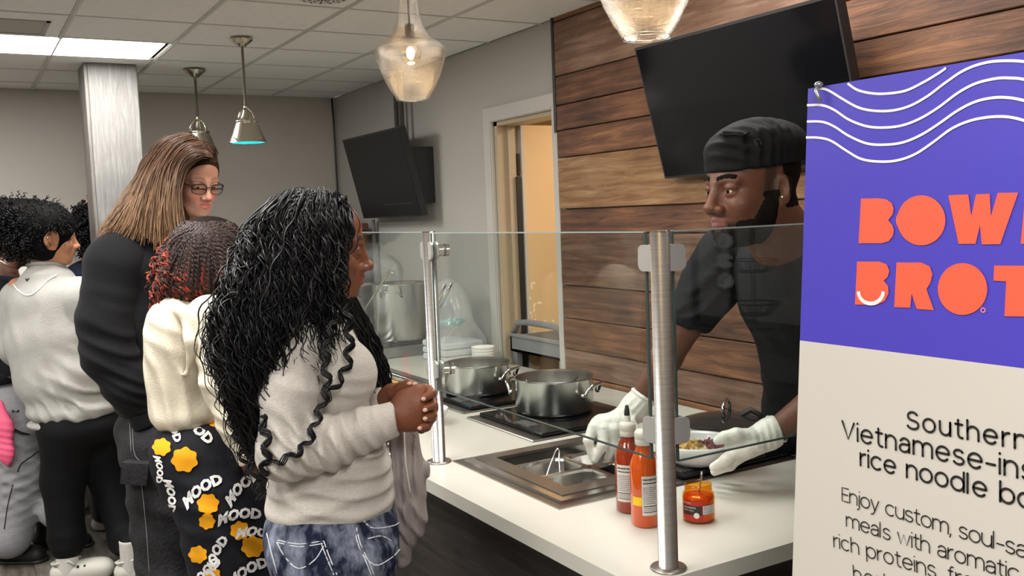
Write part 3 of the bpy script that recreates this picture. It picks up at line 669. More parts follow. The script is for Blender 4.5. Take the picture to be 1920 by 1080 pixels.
# ---------------- jar
jx,jy,_=onZ(1310.5,975,TOP)
e=empty('chilli_jar',(jx,jy,TOP),'small open glass jar of orange chilli paste on the white counter end','jar')
JG=mat('chilli_paste',srgb(206,88,22),.25,coat=.5,var=.2,vscale=20); AMB=thin_glass('amber_glass',(.98,.70,.25),.02,1.5)
m=MB(); m.lathe([(.0001,.003),(.031,.003),(.0345,.008),(.0345,.056),(.033,.060),(.0001,.0615)],(jx,jy,TOP),n=40); m.build('paste',JG,e)
m=MB(); m.lathe([(.0001,.0),(.033,.0),(.0365,.005),(.0368,.055),(.035,.065),(.0305,.071),(.0312,.073),(.0312,.077),(.0305,.078),(.0312,.080),(.0305,.086),(.029,.087),(.0285,.080),(.0285,.071),(.033,.062)],(jx,jy,TOP),n=44); m.build('glass',AMB,e)
vj=math.atan2(-jy,-jx); RED=mat('label_red',srgb(170,36,26),.4); DK=mat('label_dark',srgb(38,26,26),.4)
label_strip(jx,jy,.0372,TOP+.011,TOP+.054,vj-1.15,vj+.25,RED,e); label_strip(jx,jy,.0374,TOP+.022,TOP+.044,vj-1.1,vj+.2,DK,e,'label_panel')
label_strip(jx,jy,.0374,TOP+.024,TOP+.044,vj+.26,vj+1.1,PAPER,e,'label_panel')
cyl_text('LAOGANMA',.0058,jx,jy,.0376,vj-1.02,TOP+.0375,1,PAPER,e); cyl_text('CRISPY CHILLI',.0042,jx,jy,.0376,vj-1.0,TOP+.0315,1,PAPER,e); cyl_text('HOT SAUCE',.0042,jx,jy,.0376,vj-1.08,TOP+.048,1,PAPER,e)
print_lines(jx,jy,.0376,vj+.28,vj+1.05,[(TOP+.0405-.0038*k,.0014,.03,.95,True) for k in range(5)],e)
m=MB(); a=vj-.13; m.lathe([(.0001,0),(.0065,0)],(jx+.0383*math.cos(a),jy+.0383*math.sin(a),TOP+.022),axis=(math.cos(a),math.sin(a),0),n=20); m.build('seal',PAPER,e)
s0=np.array((jx,jy,TOP+.045)); s1=P(1316,884,proj((jx,jy,TOP+.12))[2])
m=MB(); pts=[s0+(s1-s0)*t for t in (0,.3,.6,.75,.88,1)]; m.tube(pts,[.0035,.0035,.004,.0065,.008,.006],n=8,flat=.35); m.build('small_spoon',STEEL,label='steel spoon standing handle-up in the open chilli jar',cat='spoon')
# ---------------- bowls
WB=mat('white_melamine',srgb(232,230,232),.22,coat=.2)
def bowl(x,y,z,r,h,label,name='bowl',tilt=None,group=None):
    m=MB(); m.lathe([(.0001,0),(r*.45,0),(r*.5,.003),(r*.78,h*.35),(r*.95,h*.8),(r,h),(r-.004,h+.001),(r*.92,h*.8),(r*.74,h*.38),(r*.4,.008),(.0001,.008)],(x,y,z),n=48)
    return m.build(name,WB,label=label,cat='bowl',group=group)
bx,by,_=onZ(1306,868,TOP+.02)
bz=TOP+.0195
bowl(bx,by,bz,.112,.064,'wide white bowl of noodles and toppings held by the gloved hand')
nz=bz+.05
bits('noodles',CREAM,bx-.05,bx+.05,by-.05,by+.045,nz-.012,260,.011,thing=('pale rice noodles heaped in the held white bowl','food'),sz=.3)
bits('fried_shallots',mat('shallot_brown',srgb(186,140,76),.6,col2=srgb(222,190,120),vscale=60),bx-.075,bx-.0,by-.03,by+.07,nz-.0,150,.010,thing=('golden fried topping on the noodles in the held bowl','food'))
bits('shredded_cabbage',mat('purple_cabbage',srgb(92,52,66),.5,col2=srgb(170,110,110),vscale=50),bx+.0,bx+.07,by-.055,by+.0,nz-.002,130,.009,thing=('purple-brown shredded topping on the right of the noodles','food'),sz=.25)
q=onZ(800,797,TOP)
bowl(q[0],q[1],TOP,.078,.058,'empty white bowl on the counter behind the clasped hands')
q=onZ(910,683,TOP)
e=None
for k in range(4):
    m=MB(); rr=.055; m.lathe([(.0001,0),(rr*.7,0),(rr*.97,.036),(rr,.045),(rr*1.03,.047),(rr*1.02,.049),(rr*.95,.046),(rr*.66,.005),(.0001,.005)],(q[0]-.02,q[1]-.02,TOP+.014*k),n=32)
    m.build('paper_bowl',WHITEPL,label=['bottom white bowl of the stack beyond the farther pot','second white bowl from the bottom of the far stack','third white bowl from the bottom of the far stack','topmost white bowl of the stack beyond the farther pot'][k],cat='bowl',group='stacked white bowls')
# ---------------- far kitchen end
e=empty('gas_burner',(2.0,4.75,TOP),'steel two-ring table burner under the tall stock pots','burner')
bx0=onZ(745,668,TOP); 
MB().box((1.80,4.44,TOP),(2.17,5.12,TOP+.055),.004).build('body',STEEL,e)
m=MB()
for k in range(9): m.box((1.82+.04*k,4.47,TOP+.056),(1.826+.04*k,5.09,TOP+.066))
for k in range(4): m.box((1.81,4.48+.19*k,TOP+.058),(2.16,4.488+.19*k,TOP+.07))
m.build('grate',BLACKMATTE,e)
for yy in(4.52,4.68,4.86,5.02): m=MB(); m.cyl((1.799,yy,TOP+.03),(1.78,yy,TOP+.03),.014,n=12); m.build('knob',BLACKPLASTIC,e)
def stockpot(x,y,z,r,h,label):
    e=empty('stock_pot',(x,y,z),label,'pot','tall stock pots')
    m=MB(); m.lathe([(.0001,0),(r-.01,0),(r,.012),(r,h-.004),(r+.005,h),(r+.003,h+.003),(r-.003,h)],(x,y,z),n=56); m.build('body',POT,e)
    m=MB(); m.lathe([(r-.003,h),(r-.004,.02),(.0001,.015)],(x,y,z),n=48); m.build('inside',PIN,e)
    for a in (-2.3,.84):
        dx,dy=math.cos(a),math.sin(a); tx,ty=-dy,dx; zz=z+h*.86
        m=MB(); m.tube([(x+dx*(r+o)+tx*t,y+dy*(r+o)+ty*t,zz+dz) for t,o,dz in((-.055,0,-.02),(-.05,.03,.0),(-.025,.048,.012),(.025,.048,.012),(.05,.03,.0),(.055,0,-.02))],.006,n=8); m.build('handle',POLISHED,e)
    return e
qa=P(795,640,5.05); stockpot(2.020,4.61,TOP+.07,.145,.30,'tall steel stock pot directly behind the far post')
qb=P(688,640,5.5)
stockpot(1.93,4.98,TOP+.07,.125,.28,'tall steel stock pot right of the profile of the braided woman')
print('stock',proj((2.035,4.62,1.0)),proj((qb[0],4.98,1.0)),qb)
# ladles
a0=P(700,556,4.85); a1=P(728,512,4.75); a2=P(738,512,4.72)
m=MB(); m.tube([a0+(a0-a1)*.8,a0,a1,a1+(a2-a1)*.4+(0,0,.008),a2+(0,0,.002),a2+(.004,0,-.014)],.007,n=8,flat=.6); m.build('ladle',mat('yellow_steel',(.72,.66,.45),.25,1),label='long ladle handle with hooked end rising from the left stock pot',cat='ladle')
a0=P(826,556,4.45);a1=P(835,533,4.4)
m=MB(); m.tube([a0-(a1-a0),a0,a1],.008,n=8,flat=.5); m.tube([a0-(a1-a0)+(.02,0,0),a0+(.03,0,0),a1+(.035,0,.004)],.008,n=8,flat=.5); m.build('tongs',POLISHED,label='steel tongs sticking out of the stock pot behind the far post',cat='tongs')
TEALP=mat('teal_plastic',srgb(80,180,165),.35)
q=P(728,598,4.9)
tb=MB().box((1.50,4.98,TOP),(1.74,5.22,TOP+.20),.006).build('tub',mat('tub_white',srgb(210,216,210),.35),label='pale plastic tub with teal lid left of the stock pots',cat='tub')
MB().box((1.49,4.97,TOP+.20),(1.75,5.23,TOP+.225),.006).build('lid',TEALP,tb)
q=P(852,602,4.75); m=MB(); m.lathe([(.0001,0),(.05,0),(.07,.02),(.075,.024),(.07,.028),(.0001,.026)],(q[0]-.02,q[1],q[2]-.02),n=28); m.build('shallow_dish',TEALP,label='round teal dish just right of the tall stock pot',cat='dish')
# clear plastic wrap / draped sheet behind the pots
# ================================================================ ROLL-UP BANNER
BX=1.03
def bp(x,y): q=onX(x,y,BX); return (-q[1],q[2])
def bz1(x,y): return bp(1480+x*.5648,90+y*.5648)
def bz2(x,y): return bp(1480+x*.4074,640+y*.4074)
def bmatr(name,c):
    return mat(name,c,.42,bump=.02,bscale=90,bstretch=(1,8,.4))
BLUE=mat('banner_blue',srgb(70,60,176),.38,bump=.012,bscale=22,bstretch=(1,.25,3)); BW=mat('banner_white',srgb(198,192,182),.45); ORG=mat('banner_orange',srgb(255,88,58),.5); WL_=mat('banner_line',srgb(236,226,228),.45)
bn=empty('roll_up_banner',(BX,.55,0.02),'tall blue and white roll-up banner with orange lettering at the right edge','banner')
def tilt(z): return -(.925+(1.785-z)*.0607)          # left edge: u as a function of z
W_=.86
def sheet(z0,z1,th,m_,name):
    n=28; vs=[];
    for x in (BX,BX+th):
        for k in range(n+1):
            for zz in (z0,z1):
                u=tilt(zz)+W_*k/n; vs.append((x,-u,zz))
    h=2*(n+1); fs=[]
    for k in range(n):
        fs.append((2*k,2*k+2,2*k+3,2*k+1)); fs.append((h+2*k,h+2*k+1,h+2*k+3,h+2*k+2)); fs.append((2*k,h+2*k,h+2*k+2,2*k+2)); fs.append((2*k+1,2*k+3,h+2*k+3,h+2*k+1))
    fs.append((0,1,h+1,h)); fs.append((2*n,h+2*n,h+2*n+1,2*n+1))
    m=MB(); m.add(vs,fs); return m.build(name,m_,bn)
sheet(1.4315,1.784,.0012,BLUE,'blue_sheet'); sheet(.10,1.4315,.0012,BW,'white_sheet')
XO=BX-.0007
def flat(m,pts,th=.0005,x=None):
    X=XO if x is None else x
    m.prism([(u,v) for u,v in pts],(X,0,0),(0,-1,0),(0,0,1),(-th,0,0))
def ribbon(m,pts,w,x=None,capn=6,th=.0004):
    X=(XO if x is None else x)-th
    p=np.array(pts,float); t=np.gradient(p,axis=0); t/=np.linalg.norm(t,axis=1)[:,None]+1e-12; n=np.stack([-t[:,1],t[:,0]],1)*w/2
    vs=[]
    for a,b in zip(p,n): vs+= [(X,-(a+b)[0],(a+b)[1]),(X,-(a-b)[0],(a-b)[1])]
    m.add(vs,[(2*k,2*k+1,2*k+3,2*k+2) for k in range(len(p)-1)])
    if capn:
        for q in (p[0],p[-1]):
            m.add([(X,-(q[0]+math.cos(a)*w/2),q[1]+math.sin(a)*w/2) for a in np.linspace(0,2*PI,9)[:-1]],[tuple(range(8))])
def ell(cx,cy,rx,ry,n=48): return [(cx+rx*math.cos(a),cy+ry*math.sin(a)) for a in np.linspace(0,2*PI,n,endpoint=False)]
L_B1=[(240,500),(300,499),(325,503),(342,515),(348,533),(345,552),(330,572),(344,588),(349,605),(345,625),(332,641),(310,648),(232,648)]
L_W=[(530,489),(596,486),(606,558),(622,486),(667,484),(671,560),(694,481),(762,480),(702,651),(641,652),(635,588),(620,650),(564,650)]
L_L=[(786,478),(850,478),(842,600),(900,600),(896,652),(770,650)]
L_B2=[(227,709),(300,709),(325,718),(334,740),(328,760),(315,772),(330,790),(331,815),(318,840),(290,853),(220,851)]
L_R=[(358,712),(440,712),(468,725),(477,750),(470,780),(457,800),(482,870),(425,866),(408,815),(403,862),(350,860)]
L_T=[(682,722),(900,724),(898,776),(830,775),(826,892),(716,890),(722,775),(680,772)]
L_H=[(925,724),(985,724),(984,790),(1040,790),(1040,724),(1100,724),(1100,895),(1040,895),(1040,840),(984,840),(982,895),(920,895)]
def tri_poly(m,poly):
    from mathutils.geometry import tessellate_polygon
    P3=[Vector((u,v,0)) for u,v in poly]; tr=tessellate_polygon([P3]); X=XO-.0005
    m.add([(X,-u,v) for u,v in poly],[tuple(t) for t in tr])
for k,poly in enumerate([L_B1,[(x+(0 if not(i in(23,24,25)) else -4),y) for i,(x,y) in enumerate(ell(440,572,80,83))],L_W,L_L,L_B2,L_R,ell(577,800,82,86),L_T,L_H]):
    m=MB(); tri_poly(m,[bz1(*q) for q in poly]); m.build('letter',ORG,bn)
m=MB(); ribbon(m,[bz1(233+40-41*math.cos(a),808+40*math.sin(a)) for a in np.linspace(.0,PI,20)],.0050,x=XO-.0005,capn=0); m.build('smile_mark',WL_,bn)
m=MB(); ribbon(m,[bz1(*q) for q in ell(645,870,7,7,20)]+[bz1(652,870)],.0013,capn=0); m.build('registered_mark',mat('pink_mark',srgb(235,130,150),.5),bn)
waves=[[(195,118),(230,140),(280,151),(330,151),(390,141),(450,112),(500,82),(522,66)],
[(95,133),(130,140),(180,170),(230,197),(280,208),(340,208),(400,193),(460,160),(520,115),(580,75),(640,52),(700,43),(779,45),(860,62),(940,95),(1050,110)],
[(60,190),(110,190),(150,205),(200,238),(260,260),(320,264),(380,256),(440,232),(500,195),(560,150),(620,118),(690,101),(740,100),(779,104),(860,125),(940,160),(1050,180)],
[(60,244),(110,245),(150,260),(200,292),(260,317),(320,321),(380,313),(440,288),(500,250),(560,208),(620,178),(680,165),(730,165),(779,174),(860,198),(940,235),(1050,250)],
[(57,297),(100,298),(140,308),(190,340),(240,368),(300,377),(360,373),(420,352),(480,312),(540,268),(600,242),(660,230),(720,228),(779,240),(860,270),(940,305),(1050,320)]]
def catmull(P_,n=6):
    P_=[np.array(q,float) for q in P_]; out=[]
    Q=[2*P_[0]-P_[1]]+P_+[2*P_[-1]-P_[-2]]
    for i in range(1,len(Q)-2):
        for t in np.linspace(0,1,n,endpoint=False):
            a,b,c,d=Q[i-1],Q[i],Q[i+1],Q[i+2]
            out.append(.5*((2*b)+(-a+c)*t+(2*a-5*b+4*c-d)*t*t+(-a+3*b-3*c+d)*t**3))
    out.append(P_[-1]); return out
for wv in waves:
    m=MB(); ribbon(m,[bz1(*q) for q in catmull(wv)],.0032,capn=0); m.build('wave_line',WL_,bn)
# monoline lettering
def arc(cx,cy,rx,ry,a0,a1,n=14): return [(cx+rx*math.cos(math.radians(a)),cy+ry*math.sin(math.radians(a))) for a in np.linspace(a0,a1,n)]
r_=.5
G={
'o':(1.0,[arc(.5,.5,.5,.5,0,360,28)]),
'e':(1.0,[[(.02,.52),(.98,.52)]+arc(.5,.5,.49,.5,2,318,26)]),
'c':(.92,[arc(.5,.5,.5,.5,48,312,22)]),
'n':(.86,[[(0,0),(0,1)],arc(.43,.57,.43,.43,180,0,14)+[(.86,0)]]),
'h':(.86,[[(0,0),(0,1.42)],arc(.43,.57,.43,.43,180,0,14)+[(.86,0)]]),
'm':(1.5,[[(0,0),(0,1)],arc(.375,.62,.375,.38,180,0,12)+[(.75,0)],arc(1.125,.62,.375,.38,180,0,12)+[(1.5,0)]]),
'r':(.46,[[(0,0),(0,1)],arc(.46,.52,.46,.46,180,88,9)]),
'u':(.86,[[(0,1)]+arc(.43,.43,.43,.43,180,360,14)+[(.86,1)],[(.86,1),(.86,0)]]),
't':(.55,[[(.22,1.32),(.22,.28)]+arc(.50,.28,.28,.28,180,285,8),[(0,1),(.55,1)]]),
'i':(.0,[[(0,0),(0,1)],[(0,1.34),(0,1.37)]]),
'l':(.14,[[(0,1.42),(0,0)]]),
'a':(.82,[arc(.42,.62,.38,.38,155,0,12)+[(.80,0)],[(.8,.58),(.36,.56)]+arc(.32,.28,.32,.28,90,270,10)+[(.45,0),(.66,.1),(.8,.28)]]),
's':(.76,[arc(.38,.74,.34,.26,30,180,9)+arc(.38,.74,.34,.24,200,262,4)+arc(.38,.26,.38,.24,82,0,5)+arc(.38,.26,.38,.26,0,-155,9)]),
'd':(1.0,[arc(.5,.5,.5,.5,0,360,28),[(1,0),(1,1.42)]]),
'b':(1.0,[arc(.5,.5,.5,.5,0,360,28),[(0,0),(0,1.42)]]),
'p':(1.0,[arc(.5,.5,.5,.5,0,360,28),[(0,-.42),(0,1)]]),
'g':(1.0,[arc(.5,.5,.5,.5,0,360,28),[(1,1),(1,-.05)]+arc(.5,-.05,.5,.38,0,-150,10)]),
'y':(.86,[[(0,1),(.43,.02)],[(.86,1),(.36,-.2),(.2,-.38),(.04,-.40)]]),
'j':(.1,[[(.1,1),(.1,-.2),(.0,-.38),(-.12,-.40)],[(.1,1.34),(.1,1.37)]]),
'w':(1.3,[[(0,1),(.33,0),(.65,.95),(.97,0),(1.3,1)]]),
'f':(.5,[[(.5,1.38),(.36,1.4),(.22,1.25),(.2,1.0),(.2,0)],[(0,1),(.46,1)]]),
'V':(1.1,[[(0,1.32),(.55,0),(1.1,1.32)]]),
'S':(1.0,[arc(.5,.98,.42,.34,28,180,10)+arc(.5,.98,.42,.31,200,255,4)+arc(.5,.34,.5,.32,78,0,6)+arc(.5,.34,.5,.34,0,-155,10)]),
'E':(.75,[[(.75,1.32),(0,1.32),(0,0),(.75,0)],[(0,.67),(.66,.67)]]),
'-':(.6,[[(0,.5),(.6,.5)]]),',':(.1,[[(.08,.05),(0,-.22)]]),' ':(.45,[]),'&':(1,[])}
def write_line(txt,p0,p1,xh,w,gap,name='lettering'):
    """p0,p1: plane points of the baseline start and a point along it"""
    p0=np.array(p0);p1=np.array(p1); d=(p1-p0)/np.linalg.norm(p1-p0); up=np.array([-d[1],d[0]]); x=0; m=MB()
    for ch in txt:
        adv,st=G[ch]
        for s_ in st:
            ribbon(m,[p0+d*(x+a)*xh+up*b*xh for a,b in s_],w)
        x+=adv+gap
    o=m.build(name,INK,bn); return x*xh
def fit(txt,za,zb,i,xh_z,w,name='lettering'):
    """baseline starts at zoom point za, letter index i starts at zoom point zb; xh_z = x-height in zoom px"""
    p0=np.array(bz2(*za)); p1=np.array(bz2(*zb)); L_=np.linalg.norm(p1-p0)
    xh=abs(bz2(za[0],za[1]-xh_z)[1]-p0[1])
    adv=sum(G[c][0] for c in txt[:i]); gap=(L_/xh-adv)/i
    write_line(txt,p0,p1,xh,w,gap,name)
fit('Southern',(545,398),(985,480),6,58,.0030)
fit('Vietnamese-inspired',(247,443),(993,613),12,58,.0030)
fit('rice noodle bowls',(330,570),(973,735),12,56,.0030)
fit('Enjoy custom, soul-satisfying',(245,732),(998,968),19,46,.0017)
fit('meals with aromatic broths,',(265,850),(1010,1090),18,46,.0017)
fit('rich proteins, fresh',(208,945),(735,1105),15,46,.0017)
fit('herbs and noodles',(300,1096),(350,1111),1,46,.0017)
# grommet clip and rail
CL=mat('clip_grey',srgb(150,150,150),.3,.6)
m=MB(); q=onX(1535,159,BX-.004); m.sphere(q,(.006,.006,.0045),14,8); q2=onX(1538,190,BX-.006); m.tube([q,onX(1530,170,BX-.008),onX(1534,180,BX-.008),q2],.0028,n=8); m.build('clip',CL,bn)
m=MB(); m.cyl((BX+.01,.92,1.775),(BX+.01,.08,1.775),.006,n=12); m.build('top_rail',CL,bn)
m=MB(); m.cyl((BX+.03,.5,.08),(BX+.012,.5,1.77),.008,n=12); m.build('support_pole',CL,bn)
m=MB(); m.box((BX-.06,.08,.0),(BX+.08,1.01,.10),.02); m.build('base_cassette',CL,bn)
# ================================================================ IMPLICIT-SURFACE BODIES
RT=MC[0]*1.0; FH=np.array([math.sin(YAW),math.cos(YAW),0]); RH=np.array([math.cos(YAW),-math.sin(YAW),0]); ZU=np.array([0,0,1.])
def dv(r,u,f):
    v=RH*r+ZU*u+FH*f; return v/np.linalg.norm(v)
def axes_from(f,u):
    f=np.array(f,float); f/=np.linalg.norm(f); u=np.array(u,float); u=u-f*np.dot(u,f); u/=np.linalg.norm(u); l=np.cross(u,f)
    return np.array([f,l,u])      # rows: forward, left, up
VA=np.array([RH,FH,ZU])           # rows: image right, away, up
class Field:
    def __init__(s): s.p=[]; s.w=[]
    def cone(s,a,b,ra,rb,k=.02,neg=False,flat=None):
        s.p.append(('c',np.array(a,float),np.array(b,float),ra,rb,k,neg,flat)); return s
    def chain(s,pts,rs,k=.02,flat=None):
        if np.isscalar(rs): rs=[rs]*len(pts)
        for i in range(len(pts)-1): s.cone(pts[i],pts[i+1],rs[i],rs[i+1],k,flat=flat)
        return s
    def ell(s,c,r,A=None,k=.02,neg=False):
        s.p.append(('e',np.array(c,float),np.array(r,float),VA if A is None else A,k,neg)); return s
    def cut(s,p,n,k=.004):
        """remove everything on the side of plane p that n points to"""
        n=np.array(n,float); s.p.append(('h',np.array(p,float),n/np.linalg.norm(n),k)); return s
    def wr(s,c,R,n,lam,amp,ph=0.):
        n=np.array(n,float); s.w.append((np.array(c,float),R,n/np.linalg.norm(n),lam,amp,ph)); return s
    def crease(s,pts,r,amp,k=.01):
        """raised fold along pts"""
        return s.chain(pts,[r*.4]+[r]*(len(pts)-2)+[r*.4],k)
    def bounds(s):
        lo=[];hi=[]
        for q in s.p:
            if q[0]=='c' and not q[6]:
                m=max(q[3],q[4]); lo.append(np.minimum(q[1],q[2])-m); hi.append(np.maximum(q[1],q[2])+m)
            elif q[0]=='e' and not q[5]:
                m=np.sqrt(((q[3]*q[2][:,None])**2).sum(0)); lo.append(q[1]-m); hi.append(q[1]+m)
        return np.min(lo,0),np.max(hi,0)
    def grid(s,h,lo=None,hi=None):
        L,H=s.bounds(); lo=L if lo is None else np.maximum(L,lo); hi=H if hi is None else np.minimum(H,hi)
        lo=lo-3.5*h-.012; n=np.ceil((hi+.012-lo)/h).astype(int)+4
        Dg=np.full(n,.3,np.float32)
        ax=[(lo[i]+np.arange(n[i])*h).astype(np.float32) for i in range(3)]
        for q in s.p:
            if q[0]=='h':
                d=((ax[0]-q[1][0])*q[2][0])[:,None,None]+((ax[1]-q[1][1])*q[2][1])[None,:,None]+((ax[2]-q[1][2])*q[2][2])[None,None,:]
                k=q[3]; t=np.maximum(k-np.abs(Dg-d),0)/k; Dg=np.maximum(Dg,d)+t*t*k*.25; continue
            if q[0]=='c':
                a,b,ra,rb,k,neg,flat=q[1:]; m=max(ra,rb); bl=np.minimum(a,b)-m; bh=np.maximum(a,b)+m
            else:
                c,r,A,k,neg=q[1:]; m=np.sqrt(((A*r[:,None])**2).sum(0)); bl=c-m; bh=c+m
            mg=k+3*h; i0=np.maximum(np.floor((bl-mg-lo)/h).astype(int),0); i1=np.minimum(np.ceil((bh+mg-lo)/h).astype(int)+1,n)
            if (i1<=i0).any(): continue
            sl=tuple(slice(i0[i],i1[i]) for i in range(3))
            X=ax[0][sl[0]][:,None,None];Y=ax[1][sl[1]][None,:,None];Z=ax[2][sl[2]][None,None,:]
            if q[0]=='c':
                ba=b-a; l2=float(ba@ba)+1e-12
                x,y,z=X-np.float32(a[0]),Y-np.float32(a[1]),Z-np.float32(a[2])
                t=np.clip((x*np.float32(ba[0])+y*np.float32(ba[1])+z*np.float32(ba[2]))/np.float32(l2),0,1)
                dx,dy,dz=x-t*np.float32(ba[0]),y-t*np.float32(ba[1]),z-t*np.float32(ba[2])
                if flat is not None:
                    nn,fs=flat; nn=np.array(nn,float); nn/=np.linalg.norm(nn)
                    w=dx*np.float32(nn[0])+dy*np.float32(nn[1])+dz*np.float32(nn[2])
                    d=np.sqrt(dx*dx+dy*dy+dz*dz+w*w*np.float32(1/fs**2-1))
                    d=(d-(ra+(rb-ra)*t))*np.float32(min(1,(fs+1)/2))
                else: d=np.sqrt(dx*dx+dy*dy+dz*dz)-(ra+(rb-ra)*t)
            else:
                x,y,z=X-np.float32(c[0]),Y-np.float32(c[1]),Z-np.float32(c[2])
                u=[(x*np.float32(A[i][0])+y*np.float32(A[i][1])+z*np.float32(A[i][2]))/np.float32(r[i]) for i in range(3)]
                k0=np.sqrt(u[0]**2+u[1]**2+u[2]**2); k1=np.sqrt((u[0]/np.float32(r[0]))**2+(u[1]/np.float32(r[1]))**2+(u[2]/np.float32(r[2]))**2)+1e-6
                d=k0*(k0-1)/k1
            g=Dg[sl]; kk=max(k,1e-5)
            if neg: d=-d; t=np.maximum(kk-np.abs(g-d),0)/kk; Dg[sl]=np.maximum(g,d)+t*t*kk*.25
            else: t=np.maximum(kk-np.abs(g-d),0)/kk; Dg[sl]=np.minimum(g,d)-t*t*kk*.25
        for c,R,nn,lam,amp,ph in s.w:
            i0=np.maximum(np.floor((c-R*1.8-lo)/h).astype(int),0); i1=np.minimum(np.ceil((c+R*1.8-lo)/h).astype(int)+1,n)
            if (i1<=i0).any(): continue
            sl=tuple(slice(i0[i],i1[i]) for i in range(3))
            X=ax[0][sl[0]][:,None,None]-c[0];Y=ax[1][sl[1]][None,:,None]-c[1];Z=ax[2][sl[2]][None,None,:]-c[2]
            r2=(X*X+Y*Y+Z*Z)/R**2; pr=X*nn[0]+Y*nn[1]+Z*nn[2]
            wob=np.sin(X*23+Y*17+1.3)+np.sin(Y*29-Z*19+.7)+np.sin(Z*31+X*11)
            sn=np.sin(2*PI*pr/lam+ph+wob*.55); 
            Dg[sl]-=(amp*np.exp(-r2*1.3)*(sn*.5+.5)**1.6).astype(np.float32)
        return Dg,lo
    def mesh(s,h,lo=None,hi=None):
        Dg,o=s.grid(h,lo,hi); return surface_nets(Dg,o,h)
def surface_nets(Dg,o,h):
    ins=Dg<0; n=np.array(Dg.shape)
    c=np.zeros(n-1,np.int8)
    for i in(0,1):
        for j in(0,1):
            for k in(0,1): c+=ins[i:n[0]-1+i,j:n[1]-1+j,k:n[2]-1+k]
    act=(c>0)&(c<8); idx=np.full(n-1,-1,np.int64); I=np.argwhere(act); idx[act]=np.arange(len(I))
    V=np.zeros((len(I),3)); W=np.zeros(len(I)); off=[(i,j,k) for i in(0,1) for j in(0,1) for k in(0,1)]
    for a in range(8):
        for b in range(a+1,8):
            df=[off[b][i]-off[a][i] for i in range(3)]
            if sum(abs(q) for q in df)!=1: continue
            va=Dg[I[:,0]+off[a][0],I[:,1]+off[a][1],I[:,2]+off[a][2]]; vb=Dg[I[:,0]+off[b][0],I[:,1]+off[b][1],I[:,2]+off[b][2]]
            m=(va<0)!=(vb<0); t=np.where(m,va/(va-vb+1e-12),0)[:,None]
            V+=np.where(m[:,None],np.array(off[a])+t*np.array(df),0); W+=m
    V/=np.maximum(W,1)[:,None]; V=o+(I+V)*h
    F=[]
    for ax_ in range(3):
        u,v=[(1,2),(2,0),(0,1)][ax_]
        s0=[slice(None)]*3; s1=[slice(None)]*3; s0[ax_]=slice(0,-1); s1[ax_]=slice(1,None)
        a=ins[tuple(s0)]; b=ins[tuple(s1)]
        for flip,m in ((0,a&~b),(1,~a&b)):
            E=np.argwhere(m); E=E[(E[:,u]>0)&(E[:,v]>0)&(E[:,u]<n[u]-1)&(E[:,v]<n[v]-1)]
            if not len(E): continue
            def g(du,dv_):
                q=E.copy(); q[:,u]-=du; q[:,v]-=dv_; return idx[q[:,0],q[:,1],q[:,2]]
            Q=np.stack([g(1,1),g(0,1),g(0,0),g(1,0)],1)
            F.append(Q[:,::-1] if flip else Q)
    F=np.concatenate(F); F=F[(F>=0).all(1)]
    return V,F
def join_vf(lst):
    V=[];F=[];b=0
    for v,f in lst: V.append(v); F.append(f+b); b+=len(v)
    return np.concatenate(V),np.concatenate(F)
def relax(V,F,it=2,lam=.5):
    n=len(V)
    e=np.concatenate([F[:,[0,1]],F[:,[1,2]],F[:,[2,3]],F[:,[3,0]]])
    for _ in range(it):
        S_=np.zeros_like(V); cnt=np.bincount(e[:,0],minlength=n)+np.bincount(e[:,1],minlength=n)
        for i in range(3): S_[:,i]=np.bincount(e[:,0],V[e[:,1],i],minlength=n)+np.bincount(e[:,1],V[e[:,0],i],minlength=n)
        V=V+lam*(S_/np.maximum(cnt,1)[:,None]-V)
    return V
def emit(V,F,name,m_,parent=None,paint=None,label=None,cat=None,group=None,kind=None,rx=1,loc=None):
    if rx: V=relax(V,F,rx)
    me=D.meshes.new(name); me.vertices.add(len(V)); me.vertices.foreach_set('co',V.astype(np.float32).ravel())
    me.loops.add(F.size); me.loops.foreach_set('vertex_index',F.astype(np.int32).ravel())
    me.polygons.add(len(F)); me.polygons.foreach_set('loop_start',np.arange(0,F.size,4,dtype=np.int32))
    me.polygons.foreach_set('use_smooth',np.ones(len(F),bool)); me.update(calc_edges=True); me.validate()
    me.materials.append(m_)
    if paint is not None:
        ca=me.color_attributes.new('Col','FLOAT_COLOR','POINT'); c=np.ones((len(V),4),np.float32); c[:,:3]=paint(V); ca.data.foreach_set('color',c.ravel())
    return link(name,me,parent,label,cat,group,kind,loc)
